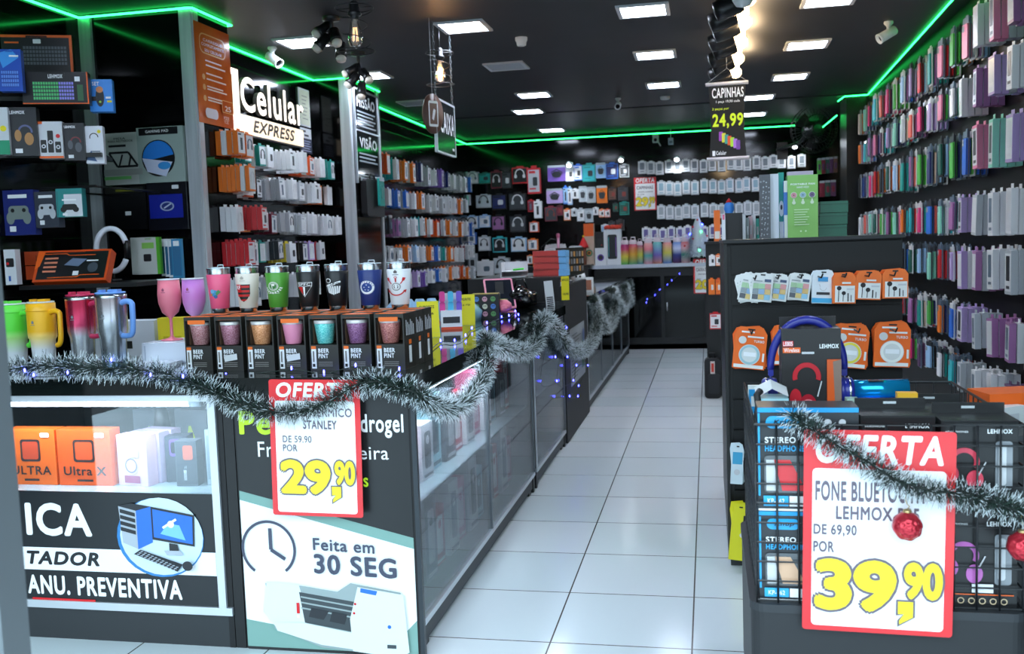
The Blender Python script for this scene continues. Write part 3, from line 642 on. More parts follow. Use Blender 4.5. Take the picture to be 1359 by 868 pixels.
g += [U(px, py, 'x', -.865) for px, py in ((556, 523), (575, 537), (600, 541), (622, 528), (640, 500), (648, 470), (645, 452), (662, 458), (680, 465), (700, 466), (712, 452), (716, 432), (725, 424), (740, 440), (752, 460), (770, 466), (786, 452), (793, 420), (787, 396), (796, 418), (804, 436), (814, 422), (816, 394), (812, 385), (820, 402), (826, 412), (831, 396), (829, 379), (833, 392), (836, 402), (836, 384), (835, 374))]
tinsel(g, .052, 2700, 'long frosted green tinsel garland draped along the counter edges')
g2 = [(.185, 2.33, .865), (.205, 2.30, .85)]+[U(px, py, 'y', 2.28) for px, py in ((1092, 578), (1118, 594), (1150, 612), (1190, 637), (1230, 650), (1270, 655), (1310, 664), (1345, 676), (1385, 690))]
tinsel(g2, .042, 4200, 'thin frosted tinsel garland hanging across the wire basket sign', .0013)
FBL = mat('#3a3cff', .3, 0, 26); FWR = mat('#12261c', .5)
def fairy(pts, label, c=FBL):
    t = thing('fairy_lights', label, 'string lights', pts[0])
    o = Vector(pts[0]); Q = smooth_path([Vector(p)-o for p in pts], 6)
    MB().tube(Q, .0016, FWR, 5).build('wire', t)
    for p in pts:
        q = Vector(p)-o; MB().lathe([(.002, 0), (.0032, .003), (.0032, .009), (.001, .013)], c, 8, c=q).build('bulb', t)
fairy([U(540+x/4.134, 350+y/4.134, 'z', .90) for x, y in ((20, 520), (105, 490), (185, 430), (262, 428), (322, 400), (357, 360), (440, 330), (520, 297), (560, 290), (595, 265), (612, 285))], 'string of blue fairy lights lying on the glossy countertop by the yellow cards')
fairy([U(px, py, 'x', -.855) for px, py in ((737, 475), (753, 475), (752, 436), (739, 507), (761, 506), (765, 486), (780, 486), (768, 513), (756, 527), (767, 527))], 'string of blue fairy lights hanging in front of the cash desk notice')
fairy([U(px, py, 'y', 2.74) for px, py in ((33, 494), (45, 500), (90, 497), (148, 480), (200, 500), (243, 502))]+[U(px, py, 'y', 2.9) for px, py in ((300, 500), (387, 491), (430, 496), (472, 487), (530, 492))], 'string of blue fairy lights threaded through the tinsel at the counter front')
# ================================================================== cups on the counter front
WINBR = mat('#6b5240', .5); CART = mat('#26241f', .45); OTOP = mat('#f2701e', .45); GREYT = mat('#c9ccd0', .5)
def pint_box(mesh_cup, cup_mat, loc, label, rz, flap, sticker=False):
    t = thing('cup_carton', label, 'carton', loc, rz, 'boxed pint cups on the counter')
    w, d, h = .101, .1, .182; z0, z1, x = .084, .169, .046
    b = MB().box((-(w/2+x)/2, 0, h/2), (w/2-x, d, h), CART).box(((w/2+x)/2, 0, h/2), (w/2-x, d, h), CART).box((0, 0, z0/2), (2*x, d, z0), CART).box((0, 0, (z1+h)/2), (2*x, d, h-z1), CART).box((0, d/2-.002, .13), (2*x, .004, z1-z0), WINBR).box((-x+.0006, .01, (z0+z1)/2), (.001, d*.78, z1-z0-.002), WINBR).box((x-.0006, .01, (z0+z1)/2), (.001, d*.78, z1-z0-.002), WINBR)
    b.build('carton_body', t)
    MB().box((0, -.028, h+.0007), (w*.9, d*.40, .0012), OTOP).build('orange_top', t)
    cup = MB().lathe([(.024, 0), (.026, .002), (.035, .066)], cup_mat, 20).build('glitter_cup', t, (-.010, -.0135, z0+.002))
    MB().lathe([(.035, .066), (.0362, .067), (.0362, .078), (.033, .078)], mat('#e8e2e0', .25, .3), 20).build('rim', cup)
    pr = Print(); pr.rect(-.045, .006, -.028, .07, PAPER).rect(-.045, .07, -.028, .08, OTOP)
    pr.text('BEER', -.02, .058, .018, .072, PAPER, .03).text('PINT', -.02, .04, .015, .055, PAPER, .03)
    for k in range(3): pr.rect(-.02, .026-k*.006, .03, .028-k*.006, mat('#8a8782', .5))
    pr.poly([(-.041, .012), (-.032, .012), (-.032, .022), (-.041, .022)], BLACK).rect(-.039, .028, -.034, .064, mat('#77736c', .5)).rect(-.035, .171, .035, .172, mat('#a04c22', .5))
    if flap: pr.rrect(-.033, .158, .033, .172, .003, OTOP)
    if sticker: pr.poly([(-.018, .05), (.03, .058), (.032, .038), (-.016, .03)], mat('#d8dadc', .5))
    pr.build('printing', t, (0, -d/2, 0))
    return t
cups = [('rose glitter', glitter('rose_glitter', '#a85a62', '#e0b0b0'), True, False, 'rose glitter cup, at the end beside the white box'), ('dusky pink glitter', glitter('dusky_glitter', '#9a4f60', '#d8a0b0'), False, True, 'dusky pink glitter cup and a slanted price sticker'),
        ('copper', glitter('copper_glitter', '#d07840', '#ffc090'), False, False, 'orange copper glitter cup'), ('pink', mat('#e890ae', .4), True, True, 'plain pink cup, just behind the offer sheet'),
        ('turquoise', glitter('turquoise_glitter', '#2fc0b8', '#a0f0e8'), False, False, 'turquoise glitter cup'), ('purple', glitter('plum_glitter', '#6e3a66', '#b884ac'), False, False, 'plum purple glitter cup'), ('rust', glitter('rust_glitter', '#9a4848', '#e09a8e'), True, False, 'rust red glitter cup, at the aisle corner')]
xs = [U(px, 490, 'y', 3.02).x for px in (274, 315, 361, 404, 447, 490, 519)]
xs = [-1.694+.1145*i for i in range(7)]
for r in range(3):
    for i, x in enumerate(xs):
        if r > 0 and i < 6 and r == 1 and False: continue
        c = cups[i]
        lab = 'black pint cup carton showing a '+c[4] if r == 0 else f'black orange-topped pint cup carton, {("second", "third")[r-1]} row back, {("first","second","third","fourth","fifth","sixth","last")[i]} towards the aisle corner'
        t = pint_box(None, c[1], (x, 3.03+r*.104-i*.004, TOPZ), lab, -.03+.02*((i*3) % 3-1) if r == 0 else 0, c[2], c[3])
        if i == 6:
            pr = Print(); pr.rect(-.012, .02, .012, .075, PAPER).rect(-.012, .08, .012, .095, OTOP); [pr.rect(-.035+.012*k, .11, -.028+.012*k, .16-.008*(k % 3), GREYT) for k in range(6)]; pr.build('side_printing', t, (.0505, 0, 0), PI/2)
BOXZ = TOPZ+.184
def tumbler(px, body, rim, label, emblem=None, h=.158, group='steel tumblers on the cartons'):
    x = U(px, 352, 'y', 3.2).x
    t = thing('tumbler', label, 'tumbler', (x, 3.2, BOXZ), 0, group)
    R0, R1 = .031, .043; tp = (R1-R0)/.13
    MB().lathe([(.027, 0), (.0295, .003), (.0305, .014)], STEEL, 32).build('steel_base', t)
    MB().lathe([(R0, .014), (R0+.0012, .016), (R1-.0005, .134), (R1-.002, .136)], body, 32, cap=False).build('cup_body', t)
    MB().lathe([(R1-.003, .136), (R1-.0015, .155), (R1-.0005, .157), (R1-.003, .158), (R1-.005, .15)], STEEL, 32, cap=False).build('steel_rim', t)
    ld = MB().lathe([(.001, .152), (R1-.004, .153), (R1-.001, .158), (R1-.003, .160), (R1-.01, .158), (.001, .157)], mat('#aebcc4', .1, 0, 0, .6), 28, cap=False).build('lid', t)
    MB().box((.004, -.012, .1605), (.022, .05, .004), CLEARPL).tube([(-.008, .01, .16), (-.006, .012, .169), (.014, .012, .169), (.016, .01, .16)], .0018, CLEARPL, 6).build('slider', ld)
    if emblem:
        pr = Print(.0003, .0005); emblem(pr); pr.wrap(R0+.001-.0005, 'emblem', t, tp, (0, 0, .014))
    return t
def E_logo(pr, c, z=.1): pr.poly([(-.004, z), (.004, z), (.005, z+.006), (0, z+.012), (-.005, z+.006)], c).rect(-.008, z-.006, .008, z-.004, c)
def e_shield(pr):
    E_logo(pr, mat('#b8b0a4', .5), .102)
    R_ = mat('#c8201e', .4); K = mat('#16130f', .4)
    sh = lambda k: [(-.021*k, .084), (.021*k, .084), (.021*k, .05), (.012*k, .032), (0, .022), (-.012*k, .032), (-.021*k, .05)]
    pr.poly(sh(1), K)
    for z0, z1 in ((.072, .08), (.056, .064), (.041, .049)): pr.poly([(-.019, z0), (.019, z0), (.019, z1), (-.019, z1)], R_)
    pr.poly([(-.011, .031), (.011, .031), (.006, .026), (-.006, .026)], R_).rect(-.021, .064, -.004, .084, R_).text('RF', -.019, .067, -.006, .081, WP, .02)
def e_palm(pr):
    W_ = mat('#dfe9dd', .4); G_ = mat('#2f7a2c', .4)
    pr.disc(0, .075, .0155, W_).disc(0, .075, .0135, G_).ring(0, .075, .012, .0015, W_)
    pr.poly([(-.005, .083), (-.003, .066), (-.001, .066), (-.002, .076), (.004, .076), (.006, .081), (.003, .084)], W_)
    for k in range(9):
        a = math.radians(195+k*18.5); c, s = math.cos(a), math.sin(a); pr.line([(.019*c, .075+.019*s), (.027*c, .075+.027*s)], .0045, W_)
    pr.line([(-.018, .05), (.018, .05)], .0012, W_)
def e_spfc(pr):
    R_ = mat('#c8201e', .4); K = mat('#0d0d0f', .4)
    tri = lambda k, d: [(-.023*k, .086-d), (.023*k, .086-d), (.0225*k, .072), (0, .034+d*1.6), (-.0225*k, .072)]
    pr.poly(tri(1, 0), WP).poly(tri(.92, .0015), K).text('SPFC', -.018, .0745, .018, .083, WP, .02).rect(-.021, .0715, .021, .073, WP)
    pr.poly([(-.019, .07), (-.004, .07), (-.004, .043), (-.018, .066)], R_).poly([(.004, .07), (.019, .07), (.018, .066), (.004, .043)], K).poly([(-.003, .07), (.003, .07), (.002, .041), (0, .039), (-.002, .041)], WP)
def e_stripes(pr):
    K = mat('#111113', .4)
    for k in range(7): pr.poly([(-.022+k*.0065, .07), (-.018+k*.0065, .07), (-.012+k*.005, .04+abs(k-3)*.002), (-.016+k*.005, .04+abs(k-3)*.002)], WP)
    pr.poly([(-.024, .068), (-.02, .074), (.02, .088), (.022, .083), (.0, .072)], WP).disc(-.012, .089, .008, WP).disc(-.012, .089, .006, K).text('SFC', -.008, .073, .018, .082, K, .02)
def e_blue(pr):
    B_ = mat('#1a3f8f', .4)
    pr.disc(0, .062, .024, WP).disc(0, .062, .0235, B_).ring(0, .062, .0225, .0065, WP).disc(0, .062, .0155, B_)
    for x, z in ((0, .071), (-.007, .063), (.007, .063), (-.004, .054), (.005, .053)):
        pr.poly([(x+.0026*math.cos(math.pi/2+k*math.pi/5)*(1 if k % 2 == 0 else .4), z+.0026*math.sin(math.pi/2+k*math.pi/5)*(1 if k % 2 == 0 else .4)) for k in range(10)], WP)
    for i, ch in enumerate('CRUZEIRO'):
        a = math.radians(160-i*20); cx, cz = .019*math.cos(a), .062+.019*math.sin(a); pr.text(ch, cx-.0018, cz-.002, cx+.0018, cz+.002, B_, .02)
def e_anchor(pr):
    R_ = mat('#c8201e', .4); K = mat('#5d5a58', .4)
    E_logo(pr, K, .108)
    pr.disc(0, .062, .0135, K).disc(0, .062, .012, WP).ring(0, .062, .011, .0012, K).disc(0, .062, .007, K).rect(-.003, .056, .003, .07, WP).rect(-.005, .062, .006, .064, WP)
    pr.rect(-.002, .078, .002, .092, R_).ring(0, .094, .004, .0016, R_).ring(0, .058, .027, .004, R_, 205, 335).poly([(-.03, .052), (-.02, .05), (-.026, .04)], R_).poly([(.03, .052), (.02, .05), (.026, .04)], R_)
    pr.line([(-.022, .088), (-.012, .072)], .003, R_).line([(.022, .088), (.012, .072)], .003, R_).poly([(-.026, .092), (-.018, .094), (-.016, .084), (-.022, .082)], R_).poly([(.026, .092), (.018, .094), (.016, .084), (.022, .082)], R_)
def e_flower(pr):
    pr.disc(0, .055, .012, mat('#3f8fc4', .4)).disc(-.006, .062, .007, mat('#6fb4dc', .4)).poly([(.006, .045), (.02, .06), (.012, .068), (.004, .056)], mat('#3f8a4c', .4)).poly([(-.018, .05), (-.008, .045), (-.006, .055)], mat('#d88a30', .4)).disc(.004, .043, .006, mat('#2c5f96', .4))
tumbler(289, mat('#ef5d86', .4), STEEL, 'hot pink steel tumbler with a small blue motif', e_flower)
tumbler(327, mat('#e4dccf', .4), STEEL, 'cream steel tumbler with a red and black striped shield', e_shield)
tumbler(367, mat('#4f9a34', .4), STEEL, 'green steel tumbler with a round white crest', e_palm)
tumbler(408, mat('#17171a', .4), STEEL, 'black steel tumbler with a red and white triangle crest', e_spfc)
tumbler(446, mat('#111317', .4), STEEL, 'black steel tumbler with a white striped crest', e_stripes)
tumbler(490, mat('#1d3274', .4), STEEL, 'navy blue steel tumbler with a round starry crest', e_blue)
tumbler(529, mat('#e9ecf0', .4), STEEL, 'white steel tumbler with a red anchor crest', e_anchor)
# goblets and handled mugs
wb = U(225, 475, 'y', 3.2)
carton('white_carton', 'low white carton carrying the pink goblets', 'box', (-1.95, 3.3, TOPZ), (.2, .2, .075), mat('#dfe5f2', .45), 0, Print().rect(-.09, .01, -.085, .065, mat('#b8c2d4', .5)))
def goblet(x, body, label):
    t = thing('goblet', label, 'goblet', (x, 3.3, TOPZ+.0765), 0, 'insulated goblets')
    MB().lathe([(.04, 0), (.04, .003), (.012, .008), (.006, .016), (.0055, .08), (.012, .088)], body, 28).build('stem_foot', t)
    MB().lathe([(.012, .088), (.03, .105), (.041, .14), (.043, .17), (.039, .225), (.036, .226), (.036, .22)], body, 28, cap=False).build('bowl', t)
    MB().lathe([(.039, .2255), (.041, .227), (.041, .231), (.001, .2315)], mat('#dde3ea', .1, 0, 0, .6), 28).build('lid', t)
    pr = Print(.0003, .0006); E_logo(pr, mat('#a04a6a', .4), .185); pr.wrap(.0425, 'emblem', t, 0)
goblet(-1.985, mat('#ef8093', .35), 'coral pink insulated goblet on the white carton'); goblet(-1.885, gradient('lilac_marble', [(0, '#e0a4dc'), (.5, '#d884d0'), (1, '#c77fd2')], .3), 'lilac insulated goblet beside the pint cup cartons')
def mug(x, y, r, h, body, hc, label, style=0):
    t = thing('handled_mug', label, 'mug', (x, y, TOPZ), 0, 'insulated mugs with handles')
    k = r/.047
    if style == 0: MB().lathe([(r*.72, 0), (r*.74, .004), (r*.86, h*.42), (r*.98, h*.46), (r, h*.5), (r, h*.83), (r*.98, h*.9)], body, 36).build('mug_body', t)
    else: MB().lathe([(r*.74, 0), (r*.76, .004), (r*.84, h*.4), (r*.96, h*.5), (r, h*.93)], body, 36).build('mug_body', t)
    if style == 0: MB().lathe([(r*.98, h*.86), (r*1.05, h*.865), (r*1.05, h*.88), (r, h*.9), (r, h*.98), (r*.9, h*.985)], mat(hc, .4), 36, cap=False).build('collar', t)
    else: MB().lathe([(r, h*.93), (r*1.01, h*.935), (r*1.01, h*.97), (r*.95, h*.975)], STEEL, 36, cap=False).build('steel_rim', t)
    ld = MB().lathe([(.001, h*.985), (r*.93, h*.985), (r*.97, h), (r*.9, h*1.01), (.001, h*1.005)], mat('#cfd6da' if style == 0 else hc, .2), 32, cap=False).build('lid', t)
    MB().box((r*.45, -r*.2, h*1.02), (r*.7, r*.5, .012), mat(hc, .4)).build('mouthpiece', ld); MB().box((-r*.6, 0, h*1.015), (r*.25, r*.5, .014), mat(hc, .4)).build('hinge_tab', ld)
    z0, z1 = (h*.34, h*.84) if style == 0 else (h*.42, h*.86)
    pts = [(r*.9, -.012, z1), (r+.02, -.02, z1+.006), (r+.042, -.024, z1), (r+.046, -.026, z1-.02), (r+.044, -.026, z0+.03), (r+.036, -.024, z0+.006), (r+.015, -.018, z0), (r*.85, -.01, z0)]
    if style == 0: pts = pts[:-2]+[(r+.022, -.02, z0)]
    MB().tube(smooth_path(pts, 5), .0085*k, mat(hc, .4), 10).build('handle', t)
    pr = Print(.0003, .0008); E_logo(pr, mat('#7d8288', .4), h*.68); pr.wrap(r, 'emblem', t)
mug(-2.545, 3.15, .055, .235, gradient('green_fade', [(.25, '#dfe6ec'), (.5, '#b4e48c'), (.65, '#58d83a')], .45), '#62dc46', 'green to white faded insulated mug beside the shutter rail')
mug(-2.405, 3.13, .05, .24, gradient('yellow_fade', [(.3, '#e8ecf4'), (.5, '#fbe08a'), (.62, '#f6b81c')], .45), '#f4b41a', 'yellow to white faded insulated mug with yellow handle')
mug(-2.255, 3.15, .052, .262, gradient('crimson_fade', [(0, '#aab0b6'), (.45, '#c8ccd0'), (.62, '#d4476c'), (.9, '#c0304e')], .25, .75), '#c42e58', 'crimson and steel insulated mug with crimson handle', 1)
mug(-2.11, 3.12, .055, .268, gradient('steel_fade', [(0, '#8fb4d8'), (.25, '#9aa2aa'), (.6, '#c2c8cc'), (1, '#b8a8aa')], .22, .8), '#6f9fe4', 'brushed steel insulated mug with pale blue handle', 1)
pr = Print().rrect(-.03, .02, .0, .05, .004, DGREY).ring(-.005, .05, .016, .003, BLACK, 0, 180).rect(-.035, .066, .035, .078, mat('#c9b810', .5))
carton('webcam_carton', 'yellow and black camera carton behind the coral goblet', 'box', (-2.075, 3.47, TOPZ), (.11, .06, .15), mat('#e8d81e', .45), .25, pr)
carton('webcam_carton', 'white and blue camera carton behind the lilac goblet', 'box', (-1.93, 3.5, TOPZ), (.1, .06, .14), mat('#dbe6ee', .45), 0, Print().disc(.01, .05, .02, DGREY).disc(.01, .05, .012, mat('#4a90c8', .3)).rect(-.03, .1, .0, .115, mat('#3f8fd0', .4)))
carton('white_carton', 'tall plain white carton behind the brushed steel mug', 'box', (-2.3, 3.5, TOPZ), (.3, .1, .14), mat('#d9dfe8', .45), 0, Print().rect(.02, .03, .05, .06, BLACK))
tag(MB().rbox((-1.95, 3.14, .9), (.14, .1, .012), mat('#d5dcea', .4), .01, axis='z').build('white_tray'), 'thin white tray in front of the low white carton', 'tray')

# ================================================================== things on the aisle counter
def price_card(px, py, w, h, label, txt, rz):
    p = U(px, py, 'z', TOPZ); t = thing('price_card', label, 'price card', (p.x, p.y, TOPZ+.001), rz)
    YL = mat('#f4ea2a', .5); n = 8
    b = MB(); pts = [(-.05*(1-k/n)**2, h*k/n) for k in range(n+1)]
    for (y0, z0), (y1, z1) in zip(pts, pts[1:]): b.box((0, (y0+y1)/2, (z0+z1)/2), (w, .0016, (z1-z0)+.0006), YL, 0)
    b.build('card', t)
    pr = Print(.0004, .003)
    for k, s in enumerate(txt): z = h*(.8-k*.2); pr.text(s, -w*.38, z, w*.3, z+h*.085, mat('#5a5a18', .5), .02)
    pr.build('printing', t, (0, -.004, 0))
price_card(569, 447, .095, .155, 'yellow price card reading $2,00 beside the pint cup cartons', ['SUPORTE', 'PARA', 'R$2,00'], .35)
price_card(618, 431, .10, .15, 'yellow curled price card beside the black patterned box', ['SUPORTE', 'PARA CEL', 'R$5,00'], .2)
p = U(592, 439, 'z', TOPZ)
t = thing('trinket_stand', 'white card stand holding pink and blue trinkets behind the yellow price cards', 'display stand', (p.x, p.y+.1, TOPZ), .3)
MB().box((0, 0, .045), (.1, .07, .09), PAPER).box((0, .03, .12), (.1, .008, .1), PAPER).build('stand', t)
Print().rect(-.04, .03, .04, .06, DGREY).rect(-.05, .0, .05, .012, mat('#e0502c', .4)).build('printing', t, (0, -.035, 0))
for k in range(6): MB().rbox((-.04+(k % 3)*.04, -.0-.01*(k//3), .105+.05*(k//3)), (.026, .02, .05), mat(('#e6449a', '#4fc0e8', '#7a5cd0')[k % 3], .35), .008).build('trinket', t)
p = U(562, 405, 'z', TOPZ)
t = thing('tray_of_cables', 'pale blue plastic bag of accessories beside the white tumbler', 'bag', (-1.45, 4.75, TOPZ), .3)
b = MB()
for k in range(5): b.lathe([(.02, 0), (.06-.006*k, .03), (.055-.006*k, .08), (.02, .12)], mat('#a4cdec', .3), 12, c=(-.12+.06*k, .02*(k % 2), .01))
b.build('bag_folds', t)
t = thing('phone_folder', 'flat pink cardboard folder lying on the counter behind the yellow price cards', 'folder', (-1.42, 5.35, TOPZ), .25)
MB().box((0, 0, .03), (.34, .24, .06), mat('#e99ab4', .4)).build('cover', t); MB().box((0, -.01, .064), (.32, .2, .006), mat('#c96f92', .4)).build('inner_sheet', t)
tag(MB().lathe([(.0, .0), (.09, .0), (.1, .05), (.06, .09), (.01, .1)], mat('#9fd6dc', .15, 0, 0, .6), 12, c=(-1.27, 4.95, TOPZ)).build('clear_bag'), 'crumpled pale turquoise bag between the yellow price cards', 'bag')
p = U(640, 424, 'z', TOPZ)
t = thing('case_carton', 'black box patterned with small coloured faces next to the pink controller', 'box', (p.x, p.y+.1, TOPZ), .1)
MB().box((0, 0, .065), (.15, .08, .13), mat('#17181c', .4)).build('carton_body', t); MB().box((0, 0, .132), (.14, .07, .004), mat('#b59a4c', .4)).build('lid', t)
pr = Print()
for i in range(3):
    for j in range(3): pr.disc(-.045+.045*i, .025+.04*j, .014, mat(('#4f7fc8', '#d8a0b0', '#5f9a58', '#d8d8c0')[(i+2*j) % 4], .4)).disc(-.05+.045*i, .028+.04*j, .003, DGREY).disc(-.04+.045*i, .028+.04*j, .003, DGREY)
pr.build('printing', t, (0, -.04, 0))
t = thing('toy_controller', 'pink rounded toy controller with a printed sticker on the counter edge', 'toy', (U(662, 421, 'z', TOPZ).x, 5.15, TOPZ+.03), -.6)
MB().lathe([(.001, -.045), (.03, -.042), (.045, -.02), (.048, 0), (.045, .02), (.03, .042), (.001, .045)], mat('#f2809a', .35), 20, M=Matrix.Translation((0, 0, .03)) @ Matrix.Diagonal((1.9, .9, .8, 1))).lathe([(.001, -.02), (.02, -.016), (.026, 0), (.02, .016), (.001, .02)], mat('#f2809a', .35), 16, c=(-.07, -.03, .02)).lathe([(.001, -.02), (.02, -.016), (.026, 0), (.02, .016), (.001, .02)], mat('#f2809a', .35), 16, c=(.07, -.03, .02)).build('shell', t)
MB().box((.02, -.0, .0665), (.06, .04, .001), mat('#d8d060', .5)).build('sticker', t)
t = thing('tablet', 'dark tablet with pink border leaning back near the black bag', 'tablet', (-1.23, 5.72, TOPZ+.005), .35, rot=(-.75, 0, .35))
MB().rbox((0, 0, .12), (.18, .012, .24), mat('#e58fa6', .4), .012).build('frame', t); MB().rbox((0, -.0065, .12), (.16, .002, .215), mat('#20242c', .08), .006).build('screen', t); MB().box((0, .05, .1), (.05, .004, .16), BLACK, M=Matrix.Rotation(.5, 4, 'X')).build('stand_leg', t)
t = thing('plastic_bag', 'crumpled shiny black plastic bag on the counter before the cash desk', 'bag', (-1.14, 5.88, TOPZ), 0)
me = bpy.data.meshes.new('bag'); bm = bmesh.new(); bmesh.ops.create_icosphere(bm, subdivisions=4, radius=.1)
rng = random.Random(5)
ax = [(Vector((rng.gauss(0, 1), rng.gauss(0, 1), rng.gauss(0, 1))).normalized(), rng.uniform(.5, 1)) for _ in range(40)]
for v in bm.verts:
    n = v.co.normalized(); d = sum(abs(n.dot(a))**30*k for a, k in ax); v.co *= .85+.12*d; v.co.z = max(v.co.z*.75, -.06)
bm.to_mesh(me); bm.free(); me.materials.append(mat('#0d0e10', .15)); put('bag_film', me, t, (0, 0, .06)); 
MB().tube([(-.04, 0, .12), (-.03, 0, .17), (.02, 0, .175), (.04, 0, .12)], .006, mat('#0d0e10', .15), 8).build('handle', t)
# cash desk goods
ZS = 1.07
for k in range(4):
    t = thing('red_game_box', f'red box with a pale blue end, {("bottom", "second from bottom", "third from bottom", "topmost")[k]} of the cash desk stack', 'box', (-1.02, 6.35, ZS+.042*k), .03*((k*2) % 3-1), 'red boxes stacked on the cash desk')
    MB().box((-.025, 0, .02), (.17, .14, .04), mat('#c43a34', .45)).build('carton_body', t); MB().box((.085, 0, .02), (.05, .141, .0402), mat('#6fb0e4', .45)).build('pale_end', t)
    Print().rect(-.1, .004, .05, .008, mat('#8e2420', .5)).build('printing', t, (0, -.07, 0))
t = thing('document_tray', 'open white document tray with a green pen on the cash desk', 'tray', (-1.26, 6.3, ZS), .1)
MB().box((0, 0, .04), (.16, .2, .004), PAPER).box((-.08, 0, .05), (.008, .2, .1), GREYT).box((0, .1, .05), (.16, .006, .1), GREYT).box((0, 0, .003), (.16, .2, .006), GREYT).build('tray_body', t); MB().tube([(.0, -.08, .05), (.07, -.11, .055)], .007, mat('#3bd838', .4), 8).build('pen', t)
YL = mat('#e8dc28', .5)
t = thing('price_strip', 'tall narrow yellow price strip on the cash desk end', 'price card', (-.885, 6.03, 1.075), PI/4)
MB().box((0, 0, -.075), (.06, .002, .15), YL).build('card', t); Print().text('BRINCOS', -.025, -.03, .025, -.015, DGREY, .02).text('15,00', -.02, -.12, .022, -.105, DGREY, .03).build('printing', t, (0, -.0012, 0))
t = thing('barcode_label', 'white hanging label of barcodes on the black desk front', 'label', (-.99, 6.0, 1.06), .1, rot=(0, -.08, .1))
MB().box((0, 0, -.11), (.055, .002, .2), PAPER).build('card', t)
pr = Print(); [pr.rect(-.02, -.19+k*.012, .02, -.183+k*.012, DGREY) for k in range(7)]; pr.build('printing', t, (0, -.0012, 0))
t = thing('card_display', 'black counter display of small printed cards beside the yellow price strip', 'display stand', (-.83, 6.2, .94), PI/2-.5)
t.location = (-.93, 6.6, ZS); MB().box((0, 0, .09), (.2, .09, .18), mat('#26241f', .45)).build('stand', t)
pr = Print(); [pr.rect(-.085+.03*i, .02+.05*j, -.065+.03*i, .055+.05*j, mat(('#8d8f92', '#c08a4a', '#6a6d70')[(i+j) % 3], .5)) for i in range(6) for j in range(3)]; pr.build('printing', t, (0, -.045, 0))
# small toys past the cash desk
for px, py, c, nm, lab in ((783, 375, '#c7ccd0', 'robot_toy', 'silver and white robot toy on the far glass countertop'), (790, 383, '#e8ecef', 'robot_toy', 'white round robot toy in front of the silver one')):
    t = thing(nm, lab, 'toy', (-1.02 if c[1] == 'c' else -.97, 7.6 if c[1] == 'c' else 7.35, .882), 0)
    MB().lathe([(.03, 0), (.05, .01), (.055, .06), (.03, .1)], mat(c, .3), 20).build('body', t); MB().lathe([(.001, .1), (.04, .105), (.052, .14), (.04, .18), (.001, .19)], mat(c, .2), 20).build('head', t)
    Print().disc(-.015, .145, .009, BLACK).disc(.015, .145, .009, BLACK).build('eye', t, (0, -.05, 0))
carton('small_carton', 'small white and orange carton beside the robot toys', 'box', (-.95, 7.75, .882), (.08, .06, .12), mat('#dfe2e4', .45), 0, Print().rect(-.03, .02, .03, .1, mat('#a86f58', .5)))
carton('small_carton', 'orange and white carton near the cash desk displays', 'box', (-1.14, 7.5, .882), (.09, .07, .2), mat('#d6804a', .45), 0, Print().rect(-.03, .03, .03, .1, PAPER))
# ================================================================== hanging packs
def tint(o, mats):
    """give a copy its own colours on shared mesh data"""
    for i, mt in enumerate(mats):
        if mt is not None and i < len(o.material_slots): o.material_slots[i].link = 'OBJECT'; o.material_slots[i].material = mt
    return o
_pk = {}
def pack_mesh(style, w, h, t):
    """one hanging pack, face towards -y, centre at the origin: slot 0 carton or case colour, 1 face card, 2 picture"""
    k = (style, round(w, 4), round(h, 4), round(t, 4))
    if k in _pk: return _pk[k]
    A, B, C = mat('#cfcfcf', .4), mat('#eeeeee', .35), mat('#303338', .35)
    b = MB(); f = -t/2
    if style in ('box', 'plug', 'phones', 'boxcase'):
        b.box((0, 0, -.06*h), (w, t, h*.88), A)
        b.box((0, 0, h*.42), (w*.45, .002, h*.1), A)
        b.box((0, f-.0004, -.06*h), (w*.88, .0008, h*.76), B)
    if style == 'box': b.box((0, f-.001, -.1*h), (w*.3, .0008, h*.45), C).box((-w*.2, f-.001, .25*h), (w*.4, .0008, h*.06), C)
    if style == 'plug': b.rbox((w*.1, f-.001, -.08*h), (w*.36, .0008, h*.3), C, w*.08).box((-w*.1, f-.001, -.33*h), (w*.5, .0008, h*.05), A).box((-w*.12, f-.0012, .24*h), (w*.5, .0008, h*.08), A)
    if style == 'phones':
        pts = [(w*.28*math.cos(math.radians(a)), f-.002, h*(.02)+w*.3*math.sin(math.radians(a))) for a in range(-20, 201, 20)]
        b.tube(pts, w*.04, C, 6); b.rbox((-w*.27, f-.002, -.1*h), (w*.17, .002, h*.2), C, w*.06).rbox((w*.27, f-.002, -.1*h), (w*.17, .002, h*.2), C, w*.06)
    if style == 'boxcase': b.rbox((0, f-.001, .02*h), (w*.55, .0008, h*.5), C, w*.08).box((0, f-.001, -.36*h), (w*.5, .0008, h*.06), C)
    if style == 'case':
        b.rbox((0, 0, -.08*h), (w*.9, t*.92, h*.74), A, w*.13).rbox((-w*.22, f+.0, .2*h), (w*.3, .003, h*.13), C, w*.06)
        b.box((0, t*.1, -.03*h), (w, t*.3, h*.92), B).box((0, 0, .37*h), (w*.96, t*.55, h*.13), B).box((0, t*.1, .45*h), (w*.4, t*.2, h*.08), B)
    if style == 'bag':
        b.rbox((0, 0, -.04*h), (w, t*.6, h*.86), B, w*.06).box((0, f*.5, .36*h), (w*.96, t*.3, h*.12), A).rbox((0, f*.55, -.08*h), (w*.5, t*.5, h*.34), C, w*.18).tube([(-w*.2, f*.5, -.2*h), (-w*.3, f*.6, .05*h), (0, f*.6, .2*h), (w*.3, f*.6, .02*h), (w*.15, f*.5, -.25*h)], w*.035, C, 5)
    me = b.mesh(style+'_pack'); _pk[k] = me
    return me
